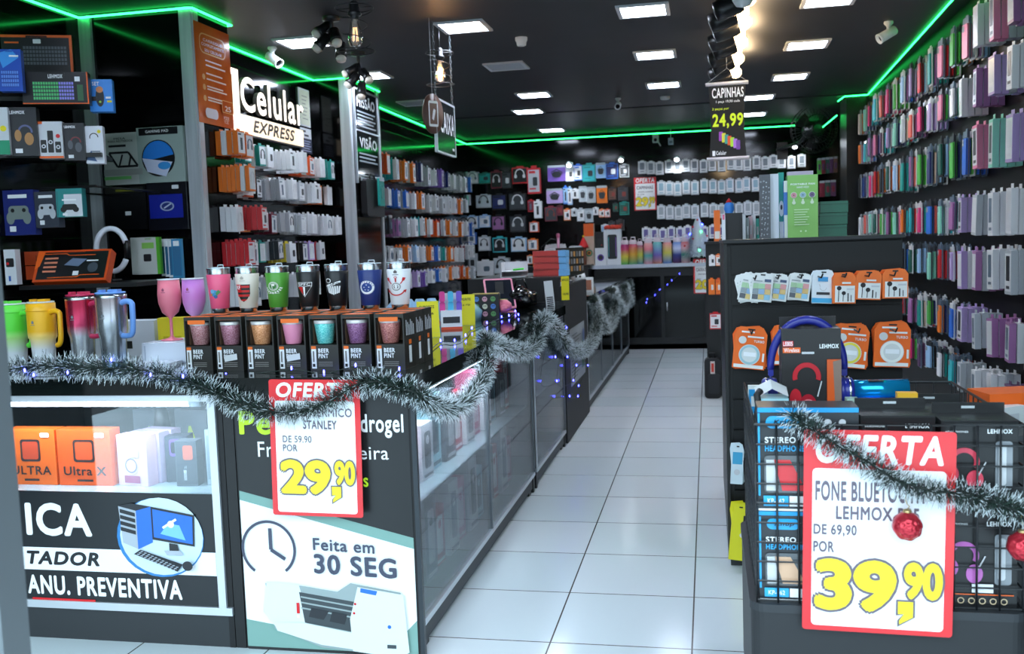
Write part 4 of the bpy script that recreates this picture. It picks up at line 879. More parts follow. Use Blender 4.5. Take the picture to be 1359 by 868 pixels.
CN = {'orange': '#ee7a22', 'deep orange': '#d9531c', 'white': '#e8ebee', 'pale grey': '#b9c0c6', 'teal': '#1f9a90', 'red': '#c8262e', 'black': '#1b1c20', 'dark grey': '#3d4247', 'blue': '#2f6fd0', 'pale blue': '#9cc6ea', 'navy': '#232c66', 'purple': '#7a58b4', 'lilac': '#b9a2d6', 'pink': '#e884a8', 'hot pink': '#e0357c', 'salmon': '#e8695c', 'mint': '#8fdcc4', 'dark green': '#1d5a4c', 'green': '#4fb64a', 'yellow': '#ecd640', 'brown': '#6b4a3c', 'plum': '#5c3a62', 'clear': '#c5d0d6', 'mauve': '#a56fa4', 'wine': '#7c2438', 'turquoise': '#35bcc4', 'beige': '#cdb8a4'}
def cm(n, rough=.4): return mat(CN[n], rough)
CARD = mat('#e6eaed', .3, 0, 0, .3); SLEEVE = mat('#aeb9c0', .1, 0, 0, .6); PIC = [mat('#2c3036', .35), mat('#5c6f80', .35), mat('#d9dde0', .3), mat('#8d3a32', .4), mat('#3d8f84', .4)]
def stack(name, desc, style, where, nth, wall_x, y, zc, face, w, h, t, cols, jit, group, first_gap=.005, maxlen=None):
    """packs one in front of the other on a wall hook; face = +1 towards +x, -1 towards -x"""
    n = len(cols); me = pack_mesh(style, w, h, t); out = []
    rz0, ry0 = jit.gauss(0, .05), jit.gauss(0, .02)
    for k, c in enumerate(cols):
        x = wall_x+face*(first_gap+t/2+k*(t+.0045)); kk = n-1-k
        z = zc+jit.uniform(-.004, .004)
        o = put(name, me, None, (x, y+jit.uniform(-.003, .003), z), 0, (jit.gauss(0, .006), ry0+jit.gauss(0, .012), face*PI/2+rz0+jit.gauss(0, .006)))
        tint(o, [cm(c), (SLEEVE if style in ('case', 'bag') else CARD), PIC[jit.randrange(3)]])
        pos = 'outermost' if kk == 0 else ORD[kk]+' inwards'
        tag(o, f'{c} {desc}, {pos}, {ORD[nth]} stack, {where}', 'phone case' if 'case' in desc else 'accessory pack', group)
        out.append(o)
    return out

# ------------------------------------------------------------------ orange poster, neon sign and notices
t = thing('hanging_poster', 'glossy orange service poster on the first silver pier', 'poster', (XP+.012, 5.07, 2.545), PI/2)
OP = noisy('orange_poster_print', '#c9501c', '#e87a2a', 3.2, .12)
MB().rbox((0, 0, -.27), (.39, .004, .54), OP, .004).build('sheet', t)
pr = Print(.0005, .003); CR = mat('#f4dcc0', .4); YO = mat('#f0b040', .4)
pr.rrect(-.15, -.16, .14, -.05, .04, YO).rrect(-.143, -.153, .133, -.057, .036, OP)
for s, a, b_, c in (('CARREGUE', -.11, .1, -.085), ('COMPLETAMENTE', -.13, .12, -.11), ('SEU CELULAR', -.1, .09, -.14)): pr.text(s, a, c-.008, b_, c+.008, CR, .02)
for k, z in enumerate((-.2, -.225, -.27, -.3, -.34, -.355, -.40, -.415)): pr.rect(-.1, z, .08+.04*(k % 2), z+.008, CR)
for z in (-.29, -.345, -.405): pr.disc(-.135, z, .016, YO)
pr.rrect(-.14, -.51, .0, -.455, .025, mat('#dfd8dc', .4)).rrect(.05, -.46, .18, -.39, .01, YO).rrect(.054, -.456, .176, -.394, .008, OP).text('25', .08, -.45, .15, -.42, CR, .02)
pr.text('PODE', .06, -.50, .12, -.48, CR, .01).text('TOZ', .06, -.52, .11, -.503, CR, .01)
pr.build('printing', t)
NEON = mat('#fff3e2', .4, 0, 1.0)
t = thing('neon_sign', 'glowing white shop name letters with lit EXPRESS plate beneath', 'illuminated sign', (XL+.02, 6.36, 2.05), PI/2)
MB().box((0, .0, .075), (1.0, .03, .13), mat('#8d9298', .4, .5)).build('plate_frame', t, (0, 0, 0))
MB().box((0, -.017, .075), (.98, .006, .12), mat('#ffe9c8', .4, 0, .65)).build('plate', t)
pr = Print(.002, .021); pr.text('EXPRESS', -.33, .035, .33, .118, mat('#3a332c', .5), .03, .25); pr.build('plate_lettering', t)
def letters3d(txt, x0, z0, x1, z1, y0, y1, face, side, bold):
    vs, fs, W, H = text_shape(txt, bold); b = MB(); sx, sz = (x1-x0)/(W+2*bold), (z1-z0)/(H+2*bold); ec = {}
    for f in fs:
        for i in range(len(f)): ec[(f[i], f[(i+1) % len(f)])] = 1
    ed = [e for e in ec if (e[1], e[0]) not in ec]; n = len(vs)
    for k in range(9):
        dx, dz = (bold*sx*math.cos(k*PI/4), bold*sz*math.sin(k*PI/4)) if k < 8 else (0, 0)
        P = [(x0+(bold+W*u)*sx+dx, z0+(bold+H*v)*sz+dz) for u, v in vs]; yk = y1-k*.00003
        b.add([(p[0], yk, p[1]) for p in P], fs, face)
        b.add([(p[0], yk, p[1]) for p in P]+[(p[0], y0, p[1]) for p in P], [(e[0], e[0]+n, e[1]+n, e[1]) for e in ed], side)
    return b
letters3d('Celular', -.50, .158, .49, .385, .0, -.03, NEON, mat('#55514a', .5), .02).build('letters', t)
b = MB(); b.box((-.535, -.015, .20), (.03, .03, .42), NEON).box((-.60, -.015, .395), (.13, .03, .03), NEON).box((-.6, -.015, .0), (.13, .03, .03), NEON).box((-.67, -.015, .2), (.03, .03, .42), NEON).box((-.58, -.015, .08), (.02, .03, .1), NEON, 0); b.build('phone_emblem', t)
t = thing('wall_notice', 'cream framed notice on the wall beside the neon letters', 'notice', (XL+.006, 6.97, 2.51), PI/2)
MB().box((0, 0, -.14), (.2, .008, .28), GREYT).build('frame', t); pr = Print().rect(-.09, -.27, .09, -.01, mat('#c9cdb8', .4))
for k in range(7): pr.rect(-.05, -.06-.028*k, .05-.015*(k % 3), -.052-.028*k, mat('#8a8f84', .4))
pr.build('printing', t, (0, -.004, 0))
t = thing('wall_notice', 'dark notice with a white header below the cream notice', 'notice', (XL+.006, 6.97, 2.22), PI/2)
MB().box((0, 0, -.095), (.22, .006, .19), mat('#26283c', .4)).build('board', t); pr = Print().rect(-.1, -.08, .1, -.005, mat('#d5d8da', .4)).rect(-.09, -.035, .0, -.02, DGREY).rect(-.03, -.065, .05, -.05, DGREY)
for k in range(5): pr.rect(-.09, -.105-.018*k, .08-.02*(k % 2), -.097-.018*k, mat('#aab0c8', .4))
pr.build('printing', t, (0, -.003, 0))
# mission board on the second pier
t = thing('mission_board', 'tall dark glass mission and vision board on the second silver pier', 'board', (XP+.012, 7.535, 2.54), PI/2)
MB().box((0, 0, -.36), (.56, .012, .74), mat('#10151b', .08)).build('glass_board', t)
b = MB(); [b.box((x, -.004, -.36), (.012, .02, .74), ALU) for x in (-.275, .275)]; [b.box((0, -.004, z), (.54, .02, .012), ALU) for z in (.005, -.315, -.665)]; b.build('frame', t)
pr = Print(.0006, .007)
pr.text('MISSÃO', -.22, -.13, .2, -.03, WP, .035)
for k in range(5): pr.rect(-.22, -.17-.028*k, .2-.05*(k % 2), -.158-.028*k, mat('#b9c4cc', .4))
pr.text('VISÃO', -.2, -.45, .2, -.345, WP, .035)
for k in range(3): pr.rect(-.22, -.50-.03*k, .2-.05*(k % 2), -.487-.03*k, mat('#b9c4cc', .4))
pr.rect(-.22, -.71, .2, -.68, mat('#b9c4cc', .4)); pr.build('lettering', t)
# hanging counter sign on chains
t = thing('hanging_sign', 'dark framed CAIXA panel hung on two chains from the ceiling', 'hanging sign', (-1.56, 5.79, 2.16), PI/2)
MB().box((0, 0, -.155), (.42, .012, .31), mat('#171b1d', .12)).build('panel', t)
b = MB(); [b.box((x, 0, -.155), (.012, .018, .32), ALU) for x in (-.21, .21)]; [b.box((0, 0, z), (.41, .018, .012), ALU) for z in (0, -.31)]; b.build('frame', t)
pr = Print(.0006, .0065); pr.text('CAIXA', -.13, -.19, .19, -.06, WP, .02).rect(.13, -.28, .18, -.265, GREYT); pr.build('lettering', t)
for x in (-.19, .19):
    b = MB(); n = int((ZC-2.16)/.022); CHN = mat('#5d6468', .4, .6)
    for k in range(n):
        q = [((.006*math.cos(a) if k % 2 else 0), (0 if k % 2 else .006*math.cos(a)), .011+.022*k+.015*math.sin(a)) for a in [2*PI*i/10 for i in range(10)]]
        b.tube([(x+p[0], p[1], p[2]) for p in q], .0016, CHN, 4, closed=True)
    b.build('chain', t)
t = thing('repair_logo_sign', 'oval brown sign with a white phone and spanner symbol, hung before the CAIXA panel', 'hanging sign', (-1.57, 5.56, 2.185), .95)
MB().lathe([(.001, -.006), (.075, -.006), (.075, .006), (.001, .006)], mat('#6a4a3e', .4), 32, M=Matrix.Translation((0, 0, -.12)) @ Matrix.Scale(1.55, 4, (0, 0, 1)) @ Matrix.Rotation(PI/2, 4, 'X')).build('plate', t)
MB().tube([(0, 0, 0), (0, 0, ZC-2.185)], .002, GREYT, 5).build('wire', t)
pr = Print(.0006, .0065); pr.rrect(-.035, -.195, .035, -.045, .01, WP).rect(-.027, -.18, .027, -.06, mat('#6a4a3e', .4)).poly([(-.012, -.15), (.0, -.16), (.012, -.12), (.016, -.1), (.004, -.09), (-.004, -.105)], WP); pr.build('symbol', t)

# ------------------------------------------------------------------ packs on the neon sign wall and the first pier
J = random.Random(11)
NW = 'neon sign wall'
rows1 = [(1.915, .15, 'top row', [('orange', 4), ('orange', 3), ('teal', 2), ('teal', 3), ('teal', 3), ('white', 2), ('white', 4), ('white', 4), ('deep orange', 3), ('white', 3), ('teal', 3), ('pale blue', 2)]),
         (1.712, .15, 'second row', [('orange', 7), ('white', 3), ('white', 5), ('deep orange', 3), ('black', 2), ('pale grey', 4), ('white', 4), ('pale grey', 3), ('white', 4), ('orange', 2), ('black', 2)]),
         (1.49, .15, 'third row', [('white', 3), ('red', 5), ('white', 3), ('orange', 2), ('black', 3), ('wine', 2), ('pale grey', 3), ('pale grey', 3), ('white', 3), ('white', 4), ('white', 4), ('pale grey', 3)]),
         (1.297, .15, 'fourth row', [('red', 6), ('white', 3), ('orange', 2), ('yellow', 2), ('teal', 2), ('dark grey', 3), ('yellow', 3), ('black', 3), ('lilac', 2), ('red', 2)]),
         (1.06, .17, 'bottom row', [('white', 4), ('pale grey', 3), ('white', 4), ('pale blue', 3), ('white', 3), ('black', 3), ('white', 4), ('pale grey', 4), ('white', 3)])]
for zc, h, rn, items in rows1:
    y = 5.10; 
    for i, (c, n) in enumerate(items):
        on_pier = y < 5.3
        wx = XP if on_pier else XL
        nn = n if on_pier else n+2
        t_ = .03 if n < 6 else .023
        stack('accessory_box', 'boxed accessory', ('plug', 'box', 'phones')[(i+int(zc*10)) % 3], rn+' of '+NW, i, wx, y, zc+J.uniform(-.008, .012), 1, .085, h*J.uniform(.95, 1.06), t_, [c if (k == 0 or J.random() < .8) else 'white' for k in range(nn)], J, 'boxed accessories on the neon sign wall', .004 if on_pier else .004)
        y += .20 if i else .17
# packs on the far section behind the mission board
rows2 = [(2.05, .2, 'top row'), (1.76, .19, 'second row'), (1.50, .19, 'third row'), (1.22, .18, 'fourth row'), (.99, .16, 'bottom row')]
pal2 = [['dark green', 'orange', 'deep orange', 'turquoise', 'orange', 'orange', 'navy', 'pale grey', 'white', 'purple', 'navy', 'white', 'pale grey', 'white', 'blue'], ['white', 'salmon', 'pale grey', 'blue', 'blue', 'white', 'orange', 'pale grey', 'white', 'pale grey', 'white', 'white', 'orange', 'white'],
        ['black', 'white', 'black', 'mauve', 'pale grey', 'white', 'turquoise', 'orange', 'deep orange', 'wine', 'orange', 'white', 'orange', 'white', 'blue'], ['pink', 'red', 'mint', 'white', 'orange', 'pale blue', 'white', 'orange', 'blue', 'teal', 'orange', 'orange', 'white', 'wine', 'white'], ['yellow', 'pale blue', 'white', 'orange', 'lilac', 'lilac', 'purple', 'white', 'blue', 'white', 'orange', 'white', 'deep orange', 'orange', 'pale grey']]
for (zc, h, rn), pal in zip(rows2, pal2):
    for i, c in enumerate(pal):
        y = 7.95+i*.262
        if y > 11.8: break
        stack('accessory_pack', 'hanging pack', 'bag' if (i < 4 and zc < 1.7 and zc > 1.1) else ('box', 'plug')[i % 2], rn+' beyond the mission board', i, XL, y, zc+J.uniform(-.02, .02), 1, .09, h*J.uniform(.9, 1.08), .034, [c if J.random() < .75 else J.choice(['white', 'pale grey', c]) for k in range(4)], J, 'hanging packs beyond the mission board', .004)
# black bag and glittery packs by the second pier
t = thing('hanging_case', 'black soft carrying case hanging beside the second silver pier', 'case', (XP+.035, 7.55, 1.70), PI/2)
MB().rbox((0, 0, 0), (.42, .05, .3), mat('#141416', .5), .03).build('case_body', t); MB().tube([(-.06, 0, .15), (-.05, 0, .19), (.05, 0, .19), (.06, 0, .15)], .008, BLACK, 6).build('handle', t)
o = put('glitter_pack', pack_mesh('bag', .12, .26, .03), None, (XP+.09, 7.6, 1.76), 0, (0, 0, PI/2)); tint(o, [cm('teal'), glitter('sequin_film', '#7fd0c8', '#f0d8f0'), PIC[4]]); tag(o, 'sparkling green and pink pack hanging in front of the black carrying case', 'accessory pack')

# ------------------------------------------------------------------ goods in the alcove before the first pier
def shelf_board(loc, d, rz, label): tag(MB().box((0, 0, 0), d, mat('#0d0e10', .35)).build('wall_shelf', None, loc, rz), label, 'shelf')
AZ = .42
def alc(name, label, px0, px1, pyb, pyt, y, mt, d=.06, rz=AZ, printing=None, tilt=0, cat='box', zfix=None):
    p = U((px0+px1)/2, pyb, 'y', y); q = U((px0+px1)/2, pyt, 'y', y)
    e0 = U(px0, pyb, 'y', y); e1 = U(px1, pyb, 'y', y)
    w = (e1.x-e0.x)/(math.cos(rz)+math.sin(rz)*abs(p.x)/y) if rz else e1.x-e0.x
    h = q.z-p.z
    t = thing(name, label, cat, (p.x, p.y, p.z if zfix is None else zfix), rz, rot=(tilt, 0, rz))
    MB().box((0, d/2, h/2), (w, d, h), mt).box((0, -.0005, h-.008), (w*.3, .001, .01), mt).build('carton_body', t)
    if printing: pr = Print(); printing(pr, w, h); pr.build('printing', t)
    return t, w, h
KB = mat('#17181c', .3); WSM = mat('#d9dde2', .4)
def keys(pr, x0, z0, x1, z1, nx, nz, c, bg=None):
    if bg: pr.rect(x0, z0, x1, z1, bg)
    pr.up()
    for i in range(nx):
        for j in range(nz):
            a = x0+(x1-x0)*(i+.12)/nx; b_ = z0+(z1-z0)*(j+.15)/nz
            pr._lay([(a, b_), (a+(x1-x0)*.76/nx, b_), (a+(x1-x0)*.76/nx, b_+(z1-z0)*.7/nz), (a, b_+(z1-z0)*.7/nz)], [(0, 1, 2, 3)], c)
def p_keyb(pr, w, h):
    pr.rect(-w*.5, h*.94, w*.5, h, ORANGE).rect(w*.46, 0, w*.5, h, ORANGE).rect(-w*.5, 0, w*.5, h*.05, ORANGE); keys(pr, -w*.2, h*.3, w*.42, h*.75, 14, 5, mat('#5a626a', .3), mat('#22252b', .3)); pr.rrect(-w*.05, h*.8, w*.06, h*.9, .003, PAPER).rect(-w*.45, h*.8, -w*.25, h*.84, ORANGE)
def p_lehmox(pr, w, h):
    keys(pr, -w*.34, h*.12, w*.28, h*.7, 16, 5, mat('#4fc070', .3), mat('#2a3038', .3)); keys(pr, w*.05, h*.12, w*.28, h*.7, 6, 5, mat('#8f86e0', .3)); pr.text('LEHMOX', -w*.1, h*.8, w*.12, h*.92, WP, .02).rect(w*.33, h*.1, w*.42, h*.6, mat('#2f5f3c', .3)).rect(-w*.5, 0, w*.5, h*.03, ORANGE).rect(w*.3, h*.7, w*.38, h*.85, PAPER).rect(w*.48, 0, w*.5, h, ORANGE)
def p_blue(pr, w, h): pr.poly([(-w*.5, h*.9), (w*.1, h), (w*.4, h*.8), (-w*.3, h*.55)], mat('#3f9ae8', .3)); keys(pr, -w*.4, h*.1, w*.35, h*.5, 8, 4, mat('#5f8fe0', .3), mat('#1d3f9a', .3)); pr.rect(0, h*.82, w*.4, h*.86, WP)
def p_mouse(pr, w, h): pr.disc(-w*.05, h*.45, w*.18, mat('#1c2026', .3), h*.3).disc(-w*.05, h*.68, w*.15, mat('#e0905a', .3), h*.1).disc(-w*.05, h*.3, w*.05, mat('#a8d848', .3)).text('SET', -w*.35, h*.8, -w*.05, h*.92, WP, .02).rect(w*.2, h*.4, w*.42, h*.46, WP).rect(w*.25, h*.28, w*.45, h*.34, YELLOW)
def p_hset(c1, c2):
    def f(pr, w, h): pr.ring(w*.08, h*.5, w*.26, w*.07, c1, -10, 190).disc(-w*.18, h*.42, w*.12, c2, h*.12).disc(w*.2, h*.35, w*.16, c2, h*.13).text('LEHMOX', -w*.42, h*.86, w*.1, h*.93, WP, .02).rect(-w*.3, h*.06, -w*.05, h*.15, PAPER)
    return f
def p_speak(pr, w, h):
    pr.rect(-w*.5, 0, w*.5, h*.06, ORANGE); [pr.rrect(x-w*.12, h*.15, x+w*.12, z, .004, KB).disc(x, z*.45+h*.1, w*.09, WSM).disc(x, z*.45+h*.1, w*.045, KB) for x, z in ((-w*.3, h*.5), (w*.3, h*.45), (0, h*.75))]; pr.disc(w*.32, h*.6, w*.09, RED).rect(-w*.5, h*.93, -w*.3, h, ORANGE)
def p_white(pr, w, h): pr.ring(-.0, h*.7, w*.25, w*.05, KB, 0, 200).rect(-w*.2, h*.3, w*.3, h*.34, mat('#8a98a8', .4)).poly([(-w*.5, h*.1), (w*.1, h*.05), (-w*.2, h*.35)], mat('#4a6a9a', .4)).disc(w*.3, h*.85, w*.1, YELLOW)
shelf_board((-3.17, 4.33, 2.06), (.46, .30, .02), AZ, 'black upper shelf under the keyboard boxes')
alc('keyboard_box', 'black and orange keyboard box leaning at the back of the top shelf', 5, 99, 104, 46, 4.30, KB, .05, AZ, p_keyb)
alc('keyboard_box', 'blue laptop-style gadget box beside the shutter rail', 0, 31, 121, 65, 4.0, mat('#1c50b8', .3), .05, AZ, p_blue)
alc('keyboard_box', 'long keyboard box with green and violet lit keys', 31, 119, 138, 95, 4.14, KB, .07, AZ, p_lehmox)
alc('mouse_box', 'bright blue mouse box at the end of the top shelf', 120, 151, 148, 105, 4.30, mat('#2f8fe6', .35), .06, AZ, p_mouse)
shelf_board((-3.17, 4.32, 1.79), (.48, .30, .02), AZ, 'black second shelf under headset and speaker boxes')
alc('headset_box', 'slim white and green box beside the shutter rail on the second shelf', 0, 14, 205, 142, 4.04, WSM, .06, AZ, lambda pr, w, h: pr.rect(-w*.5, 0, w*.5, h*.3, mat('#1f9a70', .4)).disc(0, h*.55, w*.3, YELLOW))
alc('headset_box', 'dark headset box with a copper gaming headset picture', 14, 52, 207, 142, 4.10, mat('#2a2b30', .35), .07, AZ, p_hset(mat('#5a5f8a', .3), mat('#b4824a', .3)))
alc('speaker_box', 'white box showing three black computer speakers', 53, 85, 210, 161, 4.17, WSM, .07, AZ, p_speak)
alc('headset_box', 'black headset box between the speaker box and white box', 86, 114, 213, 163, 4.23, mat('#26272c', .35), .06, AZ, p_hset(mat('#7a2a30', .3), mat('#55585f', .3)))
alc('earphone_box', 'white box with blue corner at the end of the second shelf', 115, 139, 217, 167, 4.29, mat('#e9edf4', .4), .06, AZ, p_white)
def p_ctrl(c):
    def f(pr, w, h): pr.rrect(-w*.32, h*.35, w*.32, h*.65, w*.12, c).disc(-w*.26, h*.38, w*.13, c, h*.14).disc(w*.26, h*.38, w*.13, c, h*.14).disc(-w*.18, h*.55, w*.06, BLACK).disc(w*.18, h*.55, w*.06, BLACK).rect(-w*.3, h*.82, w*.3, h*.9, WP).rrect(-w*.3, h*.08, -w*.1, h*.2, .002, PAPER)
    return f
alc('controller_pack', 'navy blue pack holding a camouflage game controller', 6, 48, 312, 252, 4.18, mat('#1f2a72', .35), .05, .1, p_ctrl(mat('#7f8a86', .4)), cat='game controller')
alc('controller_pack', 'grey pack holding a silver game controller', 48, 79, 302, 254, 4.2, mat('#3a3f4a', .35), .05, .1, p_ctrl(mat('#c3c8ce', .3)), cat='game controller')
alc('controller_pack', 'teal and white pack showing a black game controller', 76, 111, 288, 250, 4.22, mat('#1f8a88', .35), .05, .25, lambda pr, w, h: (pr.rect(-w*.2, h*.02, w*.48, h*.8, WSM), p_ctrl(BLACK)(pr, w*.9, h*.7)), cat='game controller')
tag(MB().box((-3.14, 4.25, U(60, 250, 'y', 4.24).z), (.46, .012, .012), BLACK).tube([(-3.28, 4.25, U(60, 250, 'y', 4.24).z), (-3.28, 4.87, U(60, 250, 'y', 4.24).z)], .006, BLACK, 6).tube([(-2.93, 4.25, U(60, 250, 'y', 4.24).z), (-2.93, 4.88, U(60, 250, 'y', 4.24).z)], .006, BLACK, 6).build('hanging_rail'), 'thin black rail from which the three game controller packs hang', 'rail')
shelf_board((-3.02, 4.42, 1.155), (.6, .50, .02), .1, 'black lowest shelf under the orange gaming kit box')
alc('controller_pack', 'small white pack with red and blue sticks at the shutter rail', 8, 23, 378, 331, 4.12, WSM, .05, .2, lambda pr, w, h: pr.rrect(-w*.35, h*.5, w*.35, h*.75, .006, KB).disc(-w*.2, h*.6, w*.13, RED).rect(-w*.2, h*.1, .0, h*.25, mat('#2f5fb0', .4)), cat='game controller')
for k, lab in enumerate(('lower orange box lying beneath the orange gaming kit box', 'upper orange box lying behind the orange gaming kit box')):
    alc('gadget_box', lab, 22, 60, 371-k*19, 353-k*19, 4.3, mat('#c9481a', .4), .16, .2, lambda pr, w, h: pr.text('LX', w*.2, h*.3, w*.35, h*.7, KB, .02))
def p_kit(pr, w, h):
    pr.rect(-w*.46, h*.07, w*.47, h*.94, KB).poly([(-w*.5, h), (-w*.4, h*.94), (-w*.44, h*.5), (-w*.5, h*.4)], ORANGE).line([(-w*.4, h*.88), (-w*.1, h*.88), (-w*.06, h*.82), (w*.3, h*.82)], .004, ORANGE).line([(-w*.3, h*.12), (w*.1, h*.12), (w*.14, h*.18), (w*.4, h*.18)], .004, ORANGE)
    for k in range(4): pr.rect(-w*.38, h*(.7-.14*k), -w*.2, h*(.76-.14*k), mat('#e08a6a', .4))
    pr.poly([(-w*.1, h*.5), (.0, h*.72), (w*.2, h*.68), (w*.1, h*.45)], mat('#6f7f9a', .3)).rrect(w*.04, h*.16, w*.12, h*.3, .002, PAPER).disc(w*.3, h*.4, w*.07, mat('#4a525c', .3), h*.16).rect(w*.2, h*.6, w*.36, h*.64, WP)
alc('gaming_kit_box', 'large orange-edged gaming kit box tilted back on the lowest shelf', 42, 140, 373, 326, 4.22, mat('#d9501a', .4), .05, .12, p_kit, -.5)
t = thing('ring_light', 'white circular ring light standing on the shelf before the first pier', 'ring light', (U(151, 372, 'y', 4.45).x, 4.45, U(151, 372, 'y', 4.45).z), .3)
R = .095; MB().tube([(R*math.cos(2*PI*i/40)*.8, 0, .155+R*1.15*math.sin(2*PI*i/40)) for i in range(2, 38)], .014, mat('#dfe6f0', .35), 10).build('ring_tube', t, (0, 0, 0), 0)
MB().tube([(R*.8, 0, .11), (R*.82, 0, .16), (R*.8, 0, .2)], .016, BLACK, 8).tube([(0, 0, .0), (0, 0, .035)], .008, BLACK, 8).lathe([(.04, -.0), (.04, .006), (.008, .01)], BLACK, 16).build('bracket', t)
def pouch(px0, px1, py0, py1, label, name, mt, printing, y=4.84):
    return alc(name, label, px0, px1, py1, py0, y, mt, .03, 0, printing)
def p_table(pr, w, h): pr.line([(-w*.35, h*.62), (-w*.15, h*.35), (w*.38, h*.35), (w*.15, h*.62), (-w*.35, h*.62)], .012, KB).line([(-w*.35, h*.75), (w*.1, h*.75)], .012, KB).line([(-w*.1, h*.35), (w*.0, h*.58)], .01, KB).line([(w*.15, h*.35), (w*.22, h*.55)], .01, KB).text('MESA', -w*.2, h*.87, w*.1, h*.91, KB, .01).text('PARA NOTEBOOK', -w*.35, h*.82, w*.3, h*.86, KB, .01).rect(-w*.5, h*.1, w*.2, h*.16, mat('#6fc06a', .4)).rect(-w*.5, h*.18, w*.5, h*.3, mat('#9aa09c', .4))
pouch(140, 191, 176, 245, 'pale grey laptop table box with a folding table drawing', 'laptop_table_box', mat('#b8c0ba', .4), p_table)
pouch(185, 246, 168, 242, 'clear bag with round blue and white printed mouse pad', 'mouse_pad_pack', mat('#a3b5ae', .15), lambda pr, w, h: pr.rect(-w*.45, h*.86, w*.4, h*.99, KB).text('GAMING PAD', -w*.3, h*.9, w*.2, h*.95, WP, .02).disc(-w*.05, h*.44, w*.36, KB).poly([(-w*.05+w*.34*math.cos(math.radians(a)), h*.44+w*.34*math.sin(math.radians(a))) for a in range(10, 191, 15)], mat('#2f86e0', .25)).poly([(-w*.4, h*.45), (w*.25, h*.36), (w*.1, h*.1), (-w*.3, h*.2)], mat('#cfd8f0', .3)).disc(.02, h*.3, w*.14, mat('#3fa0e8', .3), h*.07))
pouch(140, 196, 247, 305, 'flat black mouse pad pack below the laptop table box', 'mouse_pad_pack', mat('#121316', .2), lambda pr, w, h: pr.rect(-w*.45, h*.84, w*.45, h*.97, mat('#23241f', .3)).rect(-w*.2, h*.88, w*.25, h*.93, mat('#8a8a2c', .4)).rrect(.0, h*.33, w*.14, h*.42, .003, PAPER))
pouch(198, 250, 242, 305, 'mouse pad pack with glowing blue emblem', 'mouse_pad_pack', mat('#16171f', .15), lambda pr, w, h: pr.rect(-w*.45, h*.25, w*.4, h*.75, mat('#1c2aa0', .3)).disc(0, h*.5, w*.18, mat('#a8b8d8', .3), h*.1).disc(0, h*.5, w*.14, mat('#25357a', .3), h*.075).line([(-w*.08, h*.46), (w*.1, h*.55)], .008, mat('#c8d4e8', .3)).rrect(w*.15, h*.86, w*.32, h*.94, .003, PAPER))
for k in range(4):
    x = 4.80-k*.035; p = U(190, 364, 'y', 4.8)
    o = alc('charger_pack', 'white and green charger pack, '+('outermost', 'second inwards', 'third inwards', 'innermost')[3-k]+' beside ring light', 176+k*3-0, 205+k*3, 364, 315, 4.84-k*.034, mat('#58b82c', .4), .03, .12, lambda pr, w, h: pr.rect(-w*.5, 0, w*.35, h, mat('#c9cfca', .35)).rrect(-w*.25, h*.35, w*.1, h*.55, .006, KB).rect(-w*.3, h*.7, w*.25, h*.86, mat('#8fd060', .4)) if True else None)
for k in range(4):
    alc('cable_pack', 'blue and white cable pack, '+('outermost', 'second inwards', 'third inwards', 'innermost')[3-k]+' by green charger packs', 215+k*5, 231+k*4, 366+k, 317, 4.84-k*.03, mat('#e4eaee', .4) if k < 3 else mat('#2a86b4', .4), .026, .12, lambda pr, w, h: pr.rect(-w*.4, h*.06, w*.4, h*.8, mat('#2a6f9a', .35)).rect(-w*.3, h*.82, w*.3, h*.95, WP))
